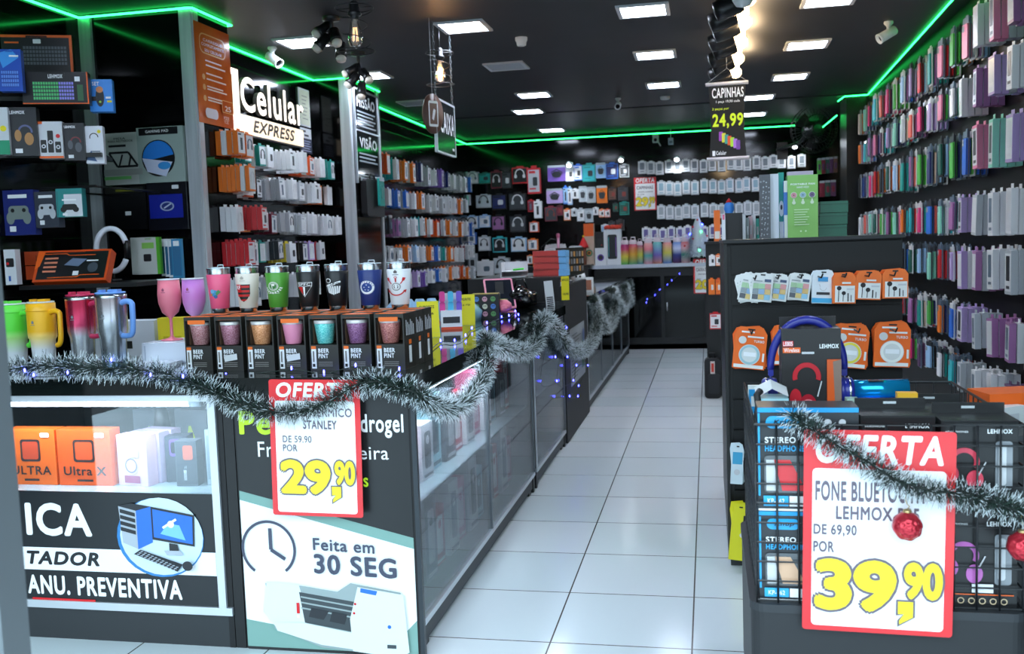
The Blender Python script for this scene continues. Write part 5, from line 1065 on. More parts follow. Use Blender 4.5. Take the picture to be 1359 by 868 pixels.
# ================================================================== back wall
NAMES = {k: k for k in CN}
def on_back(px0, py0, px1, py1, style, cols, label, name, cat, pic=None, d=.05, group=None, y=YB):
    a = U(px0, py1, 'y', y-d); b_ = U(px1, py0, 'y', y-d)
    w, h = b_.x-a.x, b_.z-a.z
    o = put(name, pack_mesh(style, w, h, d), None, ((a.x+b_.x)/2, y-d/2-.003, (a.z+b_.z)/2))
    tint(o, [cm(cols[0]), (SLEEVE if style == 'bag' else cm(cols[1])), pic or PIC[0]])
    return tag(o, label, cat, group)
def c5(x, y): return 600+x/4.82, 190+y/4.82
HW = [[(35, 175, 95, 255, 'mint', 'pale grey', 'phones'), (95, 175, 165, 260, 'pale grey', 'white', 'phones'), (170, 180, 245, 260, 'dark green', 'teal', 'plug'), (250, 165, 315, 290, 'wine', 'black', 'phones'), (318, 170, 375, 290, 'black', 'dark grey', 'plug'), (385, 140, 480, 260, 'red', 'black', 'phones'), (485, 135, 560, 325, 'red', 'pale grey', 'plug')],
      [(35, 320, 110, 400, 'pale grey', 'mint', 'phones'), (155, 320, 248, 415, 'pale grey', 'clear', 'phones'), (255, 315, 345, 425, 'black', 'navy', 'plug'), (365, 305, 470, 430, 'black', 'dark grey', 'phones'), (485, 355, 520, 440, 'red', 'wine', 'box'), (525, 355, 570, 480, 'white', 'white', 'box')],
      [(85, 455, 165, 550, 'pale blue', 'white', 'phones'), (175, 450, 240, 540, 'pale blue', 'white', 'plug'), (255, 450, 335, 560, 'black', 'mauve', 'phones'), (370, 450, 470, 570, 'black', 'dark grey', 'phones'), (495, 495, 550, 570, 'deep orange', 'white', 'box')],
      [(85, 560, 150, 650, 'blue', 'white', 'plug'), (170, 585, 240, 690, 'pale grey', 'white', 'phones'), (262, 590, 345, 700, 'turquoise', 'black', 'phones'), (378, 592, 472, 695, 'pale blue', 'white', 'phones'), (485, 605, 545, 685, 'orange', 'white', 'box')],
      [(90, 690, 155, 820, 'pale grey', 'clear', 'plug'), (160, 740, 262, 850, 'white', 'white', 'plug'), (268, 720, 365, 835, 'pale grey', 'clear', 'phones'), (372, 740, 470, 835, 'dark grey', 'dark grey', 'phones'), (480, 710, 515, 775, 'orange', 'white', 'box')],
      [(175, 868, 262, 960, 'pale grey', 'white', 'phones'), (268, 862, 365, 965, 'pale blue', 'clear', 'phones'), (372, 862, 460, 950, 'black', 'dark grey', 'plug')]]
for r, row in enumerate(HW):
    for i, (x0, y0, x1, y1, ca, cb, st) in enumerate(row):
        a = c5(x0, y0); b_ = c5(x1, y1)
        on_back(a[0], a[1], b_[0], b_[1], st, (ca, cb), f'{ca} and {cb} headset box, {ORD[i]} in the {("top", "second", "third", "fourth", "fifth", "lowest")[r]} row of the headset wall' if ca != cb else f'{ca} headset box, {ORD[i]} in the {("top", "second", "third", "fourth", "fifth", "lowest")[r]} row of the headset wall',
                'headset_box', 'box', PIC[(i+r) % 2] if cb not in ('black', 'dark grey', 'navy') else PIC[2], .07, 'headset boxes on the back wall')
MW = [[(612, 130, 725, 250, 'purple', 'white', 'bag', 'cable bag'), (728, 135, 778, 245, 'white', 'white', 'plug', 'microphone box'), (780, 125, 830, 240, 'blue', 'white', 'plug', 'microphone box'), (835, 120, 915, 248, 'teal', 'turquoise', 'plug', 'toy pack'), (920, 115, 980, 228, 'pale blue', 'white', 'bag', 'cable bag'), (985, 115, 1060, 230, 'blue', 'navy', 'plug', 'gadget box'), (1072, 125, 1130, 220, 'white', 'dark grey', 'plug', 'framed box')],
      [(605, 280, 705, 390, 'lilac', 'white', 'bag', 'cable bag'), (712, 265, 738, 390, 'blue', 'pale blue', 'box', 'slim cable pack'), (740, 270, 765, 395, 'pale blue', 'white', 'box', 'slim cable pack'), (765, 285, 808, 355, 'white', 'white', 'box', 'small box'), (812, 265, 858, 380, 'clear', 'mauve', 'bag', 'cable bag'), (862, 270, 915, 385, 'pale grey', 'clear', 'bag', 'silver cable bag'), (925, 260, 990, 388, 'orange', 'white', 'bag', 'cable bag'), (1000, 275, 1050, 365, 'black', 'brown', 'plug', 'dark pack'), (1060, 265, 1125, 370, 'black', 'dark grey', 'plug', 'dark pack')],
      [(595, 395, 668, 500, 'wine', 'dark grey', 'phones', 'gadget box'), (672, 385, 708, 465, 'black', 'wine', 'plug', 'small pack'), (715, 412, 755, 495, 'orange', 'white', 'plug', 'small pack'), (762, 412, 795, 468, 'white', 'pale grey', 'plug', 'small pack'), (800, 410, 846, 500, 'pale grey', 'white', 'plug', 'small pack'), (850, 410, 900, 510, 'clear', 'white', 'bag', 'cable bag'), (902, 405, 935, 460, 'white', 'white', 'box', 'small pack'), (940, 415, 974, 475, 'orange', 'white', 'plug', 'small pack'), (976, 415, 1010, 475, 'deep orange', 'white', 'plug', 'small pack'), (1028, 375, 1062, 440, 'black', 'dark green', 'plug', 'small pack'), (1072, 365, 1130, 460, 'teal', 'dark green', 'plug', 'gadget box')],
      [(1000, 490, 1040, 560, 'black', 'dark grey', 'plug', 'small pack'), (1050, 480, 1100, 560, 'dark grey', 'black', 'plug', 'small pack'), (955, 515, 1000, 570, 'white', 'pale blue', 'plug', 'small pack')]]
for r, row in enumerate(MW):
    for i, (x0, y0, x1, y1, ca, cb, st, nm) in enumerate(row):
        a = c5(x0, y0); b_ = c5(x1, y1)
        on_back(a[0], a[1], b_[0], b_[1], st, (ca, cb), f'{ca} {nm}, {ORD[i]} in the {("top", "second", "third", "lowest")[r]} row between headset wall and offer sheet', nm.replace(' ', '_').replace('silver_', ''), 'accessory pack', PIC[0] if cb not in ('black', 'dark grey', 'navy', 'wine', 'brown', 'dark green') else PIC[3 if r else 2], .05, 'accessories on the back wall')
def c7(x, y): return 780+x/3.883, 160+y/3.883
WR = [([280, 325, 370, 418, 462, 505, 550, 597, 642, 690, 738, 778, 822, 870, 915, 958, 1000, 1050, 1103], 205, 278, 40, -.021), ([378, 420, 463, 507, 552, 600, 645, 690, 733, 780, 818, 865], 308, 388, 40, -.02), ([378, 423, 468, 508, 553, 602, 647, 690, 735, 780, 825, 870], 432, 512, 40, -.02), ([300, 343, 387, 430, 475, 515, 560, 602, 645, 690], 548, 625, 38, -.02)]
cc = 0
for r, (xs, y0, y1, w_, sl) in enumerate(WR):
    for i, x in enumerate(xs):
        dy = (x-xs[0])*(-.045)+((i*7) % 5-2)*2.2
        a = c7(x-w_/2, y0+dy); b_ = c7(x+w_/2, y1+dy)
        kc = ('white', 'pale grey', 'clear')[(i*3+r) % 3]
        for dep in range(1):
            on_back(a[0], a[1], b_[0], b_[1], 'boxcase', (kc, 'white'), f'{"white" if kc != "pale grey" else "pale grey"} boxed phone case, {ORD[i]} in the {("top", "second", "third", "lowest")[r]} row behind the case banner', 'slim_phone_case_box', 'phone case', (mat('#7c8791', .3), mat('#a9b3ba', .3), mat('#3f4650', .3), mat('#95b8c8', .3), mat('#6d63a0', .3))[(i*5+r*3) % 5], .09, 'boxed phone cases on the back wall')
# dark glittering packs in the far corner
n = 0
for (x0, y0, x1, y1, cnt, cl) in ((1085, 208, 1112, 232, 5, 'plum'), (1088, 238, 1110, 262, 3, 'wine')):
    for i in range(cnt):
        x = x0+(x1-x0)*i/cnt
        on_back(x, y0-i*.6, x+(x1-x0)/cnt*.92, y1-i*.6, 'bag', (('green', 'wine', 'dark green', 'plum', 'brown')[(i+n) % 5], 'white'), f'dark glittery hair clip pack, {ORD[i]} in the {("upper", "lower")[n]} row of the corner under the fan', 'clip_pack', 'accessory pack', cm(cl), .06, 'dark packs in the back corner', YB)
    n += 1
# offer sheet on the back wall
p = U(841, 236, 'y', YB-.02); q = U(870, 278, 'y', YB-.02)
offer_sign((p.x+.135, YB-.012, p.z), .27, .40, [('CAPINHAS', -.38, -.36, .36, -.26, .03), ('IPHONE E SAMSUNG', -.3, -.46, .35, -.42, .02), ('DE 39.90', -.36, -.53, -.05, -.50, .02), ('POR', -.36, -.59, -.2, -.56, .02)], 0, None, 'red-bordered offer sheet priced 29 on the back wall among phone cases', '29', '99', hh=.16)

# ================================================================== back counter
t = thing('back_counter', 'black back counter with dark glass doors and pale top', 'counter', (-.62, 11.45, 0))
MB().box((-.03, .25, .475), (1.36, .48, .95), mat('#0e0e10', .3)).box((0, .23, .03), (1.28, .44, .06), BLACK).build('body', t)
MB().rbox((-.03, .25, .985), (1.46, .62, .04), mat('#c3ccd8', .3), .01, axis='z').build('counter_top', t)
for k in range(2): MB().box((-.16+.5*k-.0, -.0, .5), (.46, .012, .72), mat('#040405', .06, 0, 0, 0, .25)).tube([(-.16+.5*k-.2, -.012, .45), (-.16+.5*k-.2, -.012, .55)], .006, GREYT, 6).build('glass_door', t)
fairy([U(760+x/4.342, 310+y/4.342, 'y', 11.42) for x, y in ((425, 400), (430, 380), (475, 357), (503, 325), (546, 296), (571, 272), (616, 234))], 'string of tiny coloured lights in front of the back counter doors')
BT = 1.006
def bc(px, w): return U(px, 346, 'y', 11.6).x
p = bc(814, 0)
t = thing('speaker_carton', 'tall white carton showing a dark cylinder speaker under a red bow', 'box', (bc(814, 0), 11.6, BT), 0)
MB().box((0, 0, .21), (.2, .16, .42), mat('#e6eaee', .4)).build('carton_body', t); Print().rrect(-.055, .07, .055, .36, .02, mat('#1f2428', .3)).rrect(-.045, .1, -.04, .33, .002, mat('#4fd0d8', .3)).rrect(.04, .1, .045, .33, .002, mat('#b070e0', .3)).build('printing', t, (0, -.08, 0))
b = MB()
for k in range(8): a = 2*PI*k/8; b.lathe([(.001, 0), (.035, .01), (.03, .035), (.001, .05)], mat('#d83a22', .4), 10, c=(.07*math.cos(a), .05*math.sin(a), .425))
b.lathe([(.001, 0), (.05, .01), (.03, .04), (.001, .05)], mat('#d83a22', .4), 12, c=(0, 0, .43)); b.build('ribbon_bow', t)
def flask(px, stops, lab, h=.29, r=.055, capc='#d8c8d0'):
    t = thing('thermal_flask', lab, 'flask', (bc(px, 0), 11.55, BT), 0, 'rainbow flasks on the back counter')
    MB().lathe([(r*.9, 0), (r, .008), (r, h*.75), (r*.8, h*.82)], gradient('flask_'+str(px), stops, .3), 20).build('flask_body', t)
    MB().lathe([(r*.82, h*.82), (r*.85, h*.84), (r*.8, h*.97), (r*.4, h)], mat(capc, .3), 18).tube([(-r*.5, 0, h*.97), (-r*.4, 0, h*1.1), (r*.4, 0, h*1.1), (r*.5, 0, h*.97)], r*.12, mat(capc, .3), 6).build('cap', t)
flask(830, [(0, '#3fa85c'), (.4, '#d8c848'), (.75, '#c83a6a'), (1, '#a02a70')], 'rainbow flask of pink, yellow and green next to the speaker carton'); flask(841, [(0, '#3f9a6c'), (.5, '#e0a83a'), (1, '#c8356a')], 'second rainbow flask, beside the first one'); flask(850, [(0, '#3f8a9c'), (.5, '#c8c84a'), (1, '#b04a80')], 'third slimmer rainbow flask', .27, .04)
flask(861, [(0, '#e09aa8'), (.4, '#4fb0a8'), (.7, '#e8808a'), (1, '#f0b0b0')], 'pink and teal patterned flask', .30); flask(873, [(0, '#e09a7a'), (.4, '#7a6ac0'), (1, '#6fc8c0')], 'teal to violet faded flask', .31); flask(886, [(0, '#5a8ad0'), (.5, '#d8d05a'), (1, '#e8909a')], 'yellow and pink faded flask', .30)
flask(899, [(0, '#5a2a50'), (.4, '#3a4a90'), (.7, '#cfd8f0'), (1, '#5a8ad0')], 'dark blue banded flask', .30); flask(910, [(0, '#e0b0b8'), (.4, '#3f9a90'), (.7, '#f0c0c8'), (1, '#e87a80')], 'pale pink and green flask beside the white tree', .30)
t = thing('christmas_tree', 'small white tabletop Christmas tree with red baubles and blue lights', 'christmas tree', (bc(927, 0), 11.5, BT), 0)
b = MB(); rng = random.Random(9); TW = mat('#dfe6f0', .4)
b.tube([(0, 0, .0), (0, 0, .5)], .008, TW, 6)
for k in range(4200):
    f = rng.random()**.8; z = .06+.48*f; r = .185*(1-f)+.014; a = rng.random()*2*PI; rr = r*rng.uniform(.5, 1)
    p0 = Vector((rr*.75*math.cos(a), rr*.75*math.sin(a), z+.02)); p1 = Vector((rr*math.cos(a+rng.uniform(-.3, .3)), rr*math.sin(a+rng.uniform(-.3, .3)), z-.01*rng.random())); s = Vector((-math.sin(a), math.cos(a), .3))*.006
    b.add([p0-s, p0+s, p1+s*.4, p1-s*.4], [(0, 1, 2, 3)], TW)
b.build('foliage', t)
MB().lathe([(.07, 0), (.06, .05), (.02, .06)], mat('#2a2226', .5), 16).build('pot', t)
for k in range(16):
    f = k/16; a = k*2.4; r = .185*(1-f)+.018
    MB().lathe([(.001, -.012), (.009, -.008), (.012, 0), (.009, .008), (.001, .012)], (RED, mat('#3a4cff', .3, 0, 14), mat('#40e080', .3, 0, 8), mat('#c8283a', .3))[k % 4], 10, c=(r*math.cos(a), r*math.sin(a)-.01, .09+.43*f)).build('bauble' if k % 4 in (0, 3) else 'light_bulb', t)
MB().lathe([(.001, -.02), (.018, 0), (.001, .03)], mat('#d8a050', .3, .6), 5, c=(0, 0, .54)).build('topper', t)
c6 = lambda x, y: (680+x/4.568, 180+y/4.568)
def bcarton(x0, x1, y0, name, lab, col, pr, y=11.6, d=.1):
    a = U(*c6(x0, 755), 'y', y); b_ = U(*c6(x1, 755), 'y', y); tp = U(*c6(x0, y0), 'y', y)
    return carton(name, lab, 'box', ((a.x+b_.x)/2, y, BT), (b_.x-a.x, d, max(tp.z-BT, .05)), cm(col), 0, pr((b_.x-a.x), tp.z-BT))
bcarton(505, 572, 682, 'gadget_box', 'white box with a violet ring beside the tall speaker carton', 'white', lambda w, h: Print().disc(0, h*.45, w*.3, mat('#6a4aa8', .3)).disc(0, h*.45, w*.2, DGREY), 11.5)
bcarton(500, 566, 585, 'gadget_box', 'dark grey box standing behind the violet ring box', 'black', lambda w, h: Print().rrect(-w*.3, h*.5, w*.3, h*.8, .01, DGREY).disc(w*.2, h*.6, w*.05, RED), 11.72)
bcarton(440, 500, 535, 'gadget_box', 'tall colourful box with rainbow circle, under the red hat', 'beige', lambda w, h: Print().rect(-w*.5, h*.7, w*.5, h, ORANGE).disc(0, h*.3, w*.35, mat('#3f8f6a', .3)).disc(0, h*.3, w*.22, mat('#d88a3a', .3)).disc(0, h*.3, w*.1, DGREY), 11.6)
# desk clutter in front of the headset wall, on a low side table
t = thing('side_table', 'black side table behind the cash desk carrying cables and camera packs', 'table', (-1.82, 11.4, 0)); MB().box((0, 0, 1.0), (.95, .5, .04), MATTE).box((0, .0, .5), (.91, .46, .96), BLACK).build('body', t)
def onside(px, dy=0): return U(px, 345, 'y', 11.3).x
for k in range(7):
    x = onside(716+k*6.2)
    o = MB().box((0, 0, .13), (.035, .03, .26), mat('#dfe4e8', .35)).box((0, -.016, .06), (.025, .002, .03), DGREY).build('cable_tube', None, (x, 11.45, 1.02), 0, (0, .30-.09*k, 0))
    tag(o, f'white slim cable tube, {ORD[k]} of the leaning fan behind the red boxes', 'cable pack', 'leaning white cable tubes')
for k in range(4):
    carton('adapter_box', f'orange adapter box, {ORD[k]} in the row under the white cable tubes', 'box', (onside(713+k*9), 11.26, 1.02), (.075, .1, .11), cm('orange'), 0, Print().rect(-.028, .01, .028, .06, WSM), 'orange adapter boxes behind the cash desk')
t = thing('camera_pack', 'white clear-fronted pack with a black clip camera', 'accessory pack', (onside(766), 11.2, 1.02)); MB().rbox((0, 0, .12), (.16, .03, .22), mat('#e4e8ee', .2), .03).build('pack_body', t); Print().rrect(-.045, .05, .045, .13, .02, BLACK).ring(0, .13, .035, .01, BLACK, 0, 180).rect(-.03, .07, .03, .085, GREYT).build('printing', t, (0, -.016, 0))
t = thing('santa_hat', 'bright red pointed felt hat standing behind the clip camera pack', 'hat', (onside(773), 11.45, 1.02)); MB().lathe([(.055, .20), (.056, .225), (.04, .26), (.015, .31), (.001, .335)], RED, 16).lathe([(.03, 0), (.03, .20)], mat('#7a4a3a', .5), 12).build('felt', t); MB().lathe([(.001, .32), (.014, .337), (.001, .352)], YELLOW, 10).build('tip', t)
t = thing('selfie_stick', 'pink upright selfie stick beside the white cable tubes', 'selfie stick', (onside(743), 11.22, 1.02)); MB().tube([(0, 0, 0), (0, 0, .33)], .016, mat('#e8a8c0', .35), 10).lathe([(.018, .33), (.02, .34), (.02, .37), (.01, .38)], mat('#d06a90', .35), 12).build('handle', t); MB().tube([(.0, 0, .3), (-.08, -.03, .32), (-.2, -.03, .22), (-.17, -.02, .05), (-.1, -.02, .0)], .007, BLACK, 6).build('cord', t)
t = thing('tripod_box', 'grey and white striped carton beside the robot toys', 'box', (-1.08, 7.95, .882)); MB().box((0, 0, .1), (.12, .07, .2), mat('#4a4e52', .45)).build('carton_body', t); Print().rect(-.05, .13, .05, .17, WP).rect(-.05, .05, .05, .07, WP).rect(-.04, .09, .03, .1, GREYT).build('printing', t, (0, -.035, 0))
# case banner hung from the ceiling
a = U(965, 112, 'y', 6.5)
t = thing('hanging_banner', 'black CAPINHAS banner priced 24,99 hung between two white bars', 'banner', (.137, 6.5, 2.268), -.02)
b = MB(); n = 10
for i in range(n):
    z0, z1 = -.47*i/n, -.47*(i+1)/n; w0 = .118-.012*math.sin(PI*i/n); w1 = .118-.012*math.sin(PI*(i+1)/n); y0, y1 = .012*math.sin(PI*i/n), .012*math.sin(PI*(i+1)/n)
    b.add([(-w0, y0, z0), (w0, y0, z0), (w1, y1, z1), (-w1, y1, z1), (-w0, y0+.002, z0), (w0, y0+.002, z0), (w1, y1+.002, z1), (-w1, y1+.002, z1)], [(3, 2, 1, 0), (4, 5, 6, 7), (0, 4, 7, 3), (1, 2, 6, 5)], mat('#08090a', .35))
b.build('cloth', t)
for z in (.004, -.475): MB().tube([(-.135, .002, z), (.135, .002, z)], .012, mat('#d9d4d8', .35), 12).build('bar', t)
MB().tube([(-.13, 0, .01), (0, 0, .10), (.13, 0, .01)], .0015, GREYT, 4).tube([(0, 0, .10), (0, 0, ZC-2.268-.045)], .0015, GREYT, 4).build('string', t)
pr = Print(.0005, .001); LY = mat('#d4ea28', .4, 0, 0)
pr.text('CAPINHAS', -.095, -.085, .105, -.022, WP, .02).text('1 peça 19,90 cada', -.07, -.12, .08, -.10, WP, .01).text('2 peças por', -.095, -.165, .01, -.145, LY, .015).text('24,99', -.095, -.28, .1, -.185, LY, .03)
for k, c in enumerate(('#9a4ab0', '#d8d83a', '#3f9a90', '#e0562a', '#a8d83a', '#b07ad8', '#7a4aa8')): pr.rrect(-.055+.018*k, -.36-.01*k+.0, -.03+.018*k, -.30-.01*k, .004, mat(c, .4))
pr.text('Celular', -.075, -.45, -.01, -.425, WP, .02).rect(-.098, -.455, -.08, -.422, WP)
pr.b.v = [(x, y+.012*math.sin(PI*min(max(-z/.47, 0), 1)), z) for x, y, z in pr.b.v]
pr.build('lettering', t)

p = U(920, 344, 'y', 11.38)
offer_sign((p.x+.135, 11.40, p.z), .27, .40, [('CAIXA DE SOM', -.38, -.36, .36, -.26, .03), ('MINI BLUETOOTH', -.3, -.46, .35, -.42, .02), ('POR', -.36, -.59, -.2, -.56, .02)], 0, None, 'red-bordered offer sheet priced 20 hanging from the back counter end', '20', '00', hh=.16)
# ================================================================== phone case wall
PC = 'phone case wall'
RZ = [(2.46, .24), (2.15, .21), (1.85, .25), (1.49, .22), (1.20, .22), (.86, .21), (.56, .19)]
RN = ('top row', 'second row', 'third row', 'fourth row', 'fifth row', 'sixth row', 'bottom row')
SOFT = ['salmon', 'red', 'hot pink', 'pink', 'mint', 'teal', 'blue', 'pale blue', 'turquoise', 'orange', 'lilac', 'navy', 'white', 'dark green', 'beige', 'black', 'mauve', 'plum', 'clear', 'green']
BOXN = {0: ['pale grey', 'black', 'mauve', 'pink', 'white', 'pale blue'], 1: ['white', 'white', 'white', 'lilac', 'mauve', 'white'], 2: ['black', 'plum', 'lilac', 'mint', 'pink', 'white'], 3: ['plum', 'white', 'white', 'white', 'pale grey', 'lilac'], 4: ['white', 'white', 'pale grey', 'white', 'mauve', 'lilac'], 5: ['white', 'white', 'mauve', 'mauve', 'clear', 'lilac'], 6: ['mauve', 'turquoise', 'plum', 'white', 'white', 'pale grey']}
J2 = random.Random(21); rest = MB(); n_soft = 0
ys = [4.35+.30*i for i in range(19)]
for i, y in enumerate(ys):
    for r, (zt, h) in enumerate(RZ):
        hh = h*J2.uniform(.97, 1.12); zc = zt-hh/2+J2.uniform(-.012, .012)
        if y > 9.9: continue
        boxed = i < (6 if r not in (0, 2) else 5)
        if boxed:
            c0 = BOXN[r][i]; cols = [c0 if (k == 3 or J2.random() < .85) else J2.choice(['white', 'pale grey']) for k in range(4)]
            os_ = stack('boxed_phone_case', 'boxed case', 'boxcase', f'{RN[r]} of the {PC}', i, XR, y, zc, -1, .085, hh, .031, cols, J2, 'boxed cases on the phone case wall')
        else:
            base = SOFT[(i*3+r*5+J2.randrange(4)) % len(SOFT)]
            cols = [J2.choice(SOFT) if J2.random() < .5 else base for k in range(4)]
            if n_soft+4 <= 296:
                stack('phone_case', 'sleeved phone case', 'case', f'{RN[r]} of the {PC}', i, XR, y, zc, -1, .085, hh, .026, cols, J2, 'sleeved cases on the phone case wall'); n_soft += 4
            else:
                for k, c in enumerate(cols):
                    M = Matrix.Translation((XR-.005-.013-k*.0275, y, zc)) @ Matrix.Rotation(-PI/2, 4, 'Z')
                    rest.rbox((0, 0, -.08*hh), (.077, .024, hh*.74), cm(c), .011, M).box((0, .003, -.03*hh), (.085, .008, hh*.92), SLEEVE, 0, M)
o = rest.build('phone_cases'); o['kind'] = 'stuff'; tag(o, 'farthest sleeved phone cases at the dim end of the phone case wall', 'phone cases')
for (y, z, c, lab) in ((8.55, 2.40, '#d0622a', 'orange poster at the top of the phone case wall'), (9.85, 2.38, '#b5924a', 'tan poster near the pier at the phone case wall end')):
    t = thing('wall_poster', lab, 'poster', (XR-.006, y, z), -PI/2); MB().box((0, 0, 0), (.3, .006, .24), mat(c, .35)).build('sheet', t); Print().rect(-.1, .05, .1, .08, CR).rect(-.1, -.02, .05, .0, CR).build('printing', t, (0, -.003, 0))
# ================================================================== gondola in the aisle
GY, GX0, GX1, GH = 3.76, .058, .70, 1.262
t = thing('display_gondola', 'tall black slatted gondola with hooks of packs facing the shop front', 'display stand', ((GX0+GX1)/2, GY, 0))
W = GX1-GX0
MB().box((0, .62, GH/2+.03), (W, 1.2, GH-.06), mat('#111214', .4)).build('core', t)
MB().box((0, .62, .03), (W-.02, 1.18, .06), KICK).build('plinth', t)
MB().box((0, .60, GH+.004), (W+.006, 1.25, .012), mat('#1b1c1f', .3)).build('top_board', t)
b = MB()
for k in range(10): b.box((.012, .008, .08+.118*k+.055), (W-.03, .016, .108), mat('#0d0e0f', .42, 0, 0, 0, .35))
b.build('slat_panel', t)
MB().box((-W/2+.006, .004, GH/2+.02), (.012, .028, GH-.04), mat('#0c0d0e', .35)).build('edge_trim', t)
for z, xs in ((1.128, (.165, .245, .325, .395, .475, .555, .64)), (.93, (.15, .30, .52, .645))):
    for x in xs: MB().tube([(x-(GX0+GX1)/2, .0, z), (x-(GX0+GX1)/2, -.16, z), (x-(GX0+GX1)/2+.004, -.168, z+.014)], .003, BLACK, 6).build('hook', t)
def gpack(name, x, zt, w, h, d, n, body, pf, lab, cat='accessory pack', fan=.05, lean=0, hole=True):
    """n packs on one hook, each a thing: header with slot, print on its face"""
    for k in range(n):
        y = GY-.012-d/2-k*(d+.0015); last = k == n-1
        lb = lab+(', front of its hook' if last and n > 1 else (f', {ORD[n-1-k]} back on its hook' if n > 1 else ''))
        tt = thing(name, lb, cat, (x+(k-(n-1)/2)*fan*.08, y, zt), 0, None, (0, ((k*7) % 5-2)*fan*.5+lean, 0))
        b = MB().box((0, 0, -h*.58), (w, d, h*.84), body).poly([(-w/2, -d/2, -h*.16), (w/2, -d/2, -h*.16), (w*.36, -d/2, -.0), (-w*.36, -d/2, 0)], body).poly([(-w/2, d/2, -h*.16), (-w*.36, -d/2+.001, 0), (w*.36, -d/2+.001, 0), (w/2, d/2, -h*.16)], body)
        b.box((0, -d/2-.0006, -h*.06), (w*.22, .001, .005), BLACK)
        b.build('pack_body', tt)
        pr = Print(); pf(pr, w, h); pr.build('printing', tt, (0, -d/2, 0))
WPK = mat('#e3e6e4', .4)
def p_colors(pr, w, h):
    pr.rect(w*.1, -h*.3, w*.4, -h*.2, mat('#4a5a78', .4)).rect(-w*.4, -h*.3, w*.0, -h*.26, mat('#9aa0a4', .4))
    for i in range(3):
        for j in range(3): pr.rect(-w*.42+w*.28*i, -h*.92+h*.19*j, -w*.15+w*.28*i, -h*.745+h*.19*j, mat(('#5b5f66', '#8e9aa0', '#a8c8a0', '#d8c07a', '#8fb0d0', '#a8d0a4', '#8fc0d8', '#d8b878', '#d89a9a')[i*3+j], .45))
def p_ear(pr, w, h): pr.rect(-w*.4, -h*.96, w*.46, -h*.42, WPK).disc(-w*.22, -h*.5, w*.1, KB).disc(-w*.02, -h*.66, w*.09, KB).line([(-w*.24, -h*.55), (-w*.25, -h*.93)], w*.03, KB).line([(-w*.04, -h*.7), (-w*.05, -h*.93)], w*.03, KB).rect(w*.14, -h*.93, w*.19, -h*.66, KB).rect(w*.28, -h*.93, w*.31, -h*.72, KB).rect(-w*.1, -h*.36, w*.28, -h*.3, WPK).rect(w*.1, -h*.56, w*.42, -h*.5, GREYT)
def p_wear(pr, w, h): pr.rect(-w*.5, -h*.98, w*.5, -h*.84, mat('#3fa8d8', .4)).rect(-w*.25, -h*.34, w*.2, -h*.2, mat('#3f98d0', .4)).ring(-.0, -h*.52, w*.16, w*.03, GREYT, 180, 360).rect(-w*.3, -h*.74, w*.3, -h*.66, DGREY).line([(-w*.14, -h*.5), (-w*.18, -h*.42)], .003, GREYT)
def p_ring(c):
    def f(pr, w, h): pr.rect(-w*.46, -h*.98, w*.46, -h*.90, WPK).disc(-w*.25, -h*.32, w*.12, mat('#cfd2d0', .4)).disc(0, -h*.66, w*.33, mat('#d8dcda', .3)).ring(0, -h*.66, w*.31, w*.07, c).rect(-w*.18, -h*.7, w*.2, -h*.6, PAPER).text('TURBO', w*.1, -h*.36, w*.42, -h*.3, WPK, .02).rect(-w*.1, -h*.25, w*.4, -h*.21, WPK).rect(-w*.3, -h*.14, w*.1, -h*.1, WPK).rect(w*.4, -h*.8, w*.46, -h*.6, WPK)
    return f
gpack('card_pack', .165, 1.145, .078, .107, .005, 5, WPK, p_colors, 'white colour-square pack on the first top hook, fanned', fan=.22)
gpack('card_pack', .250, 1.140, .078, .100, .006, 3, WPK, p_colors, 'white colour-square pack on the second top hook', fan=.09, lean=.06)
gpack('card_pack', .333, 1.140, .078, .100, .006, 3, WPK, p_colors, 'white colour-square pack on the third top hook', fan=.07, lean=.08)
gpack('earphone_pack', .412, 1.150, .078, .122, .012, 3, mat('#dfe8ee', .35), p_wear, 'white and blue earphone pack beside the colour-square packs', fan=.05)
gpack('earphone_box', .482, 1.140, .08, .112, .022, 3, mat('#ee7224', .45), p_ear, 'orange earphone box on the first orange hook', fan=.02)
gpack('earphone_box', .567, 1.145, .088, .105, .022, 3, mat('#ee7224', .45), p_ear, 'orange earphone box on the middle orange hook', fan=.03, lean=.02)
gpack('earphone_box', .655, 1.148, .088, .105, .022, 3, mat('#ee7224', .45), p_ear, 'orange earphone box on the outer orange hook', fan=.04, lean=-.03)
CBO = mat('#ee6a1c', .35)
gpack('cable_bag', .150, .945, .118, .158, .013, 3, CBO, p_ring(mat('#9fc4cc', .3)), 'orange cable bag with pale blue coil, outer hook', fan=.08, lean=.03)
gpack('cable_bag', .285, .95, .118, .150, .013, 2, CBO, p_ring(mat('#d8b0a0', .3)), 'orange cable bag mostly hidden behind the blue headphones', fan=.08)
gpack('cable_bag', .510, .95, .125, .162, .013, 3, CBO, p_ring(mat('#e8dc50', .3)), 'orange cable bag with yellow coil', fan=.07, lean=.04)
gpack('cable_bag', .650, .955, .125, .165, .013, 3, CBO, p_ring(mat('#eef0ea', .3)), 'orange cable bag with white coil at the outer edge', fan=.06, lean=-.02)
gpack('cable_pack', .095, .50, .045, .155, .012, 3, mat('#d4e4ea', .4), lambda pr, w, h: pr.rect(-w*.4, -h*.5, w*.4, -h*.2, mat('#3fa0c8', .4)).disc(0, -h*.7, w*.25, GREYT), 'white and blue pack low on the gondola by the basket', fan=.06)
gpack('cable_pack', .100, .275, .06, .22, .02, 3, mat('#e2dc20', .45), lambda pr, w, h: pr.disc(w*.2, -h*.55, w*.15, WPK).rect(w*.2, -h*.4, w*.45, -h*.2, KB), 'bright yellow cable pack low on the gondola beside the basket', fan=.1)
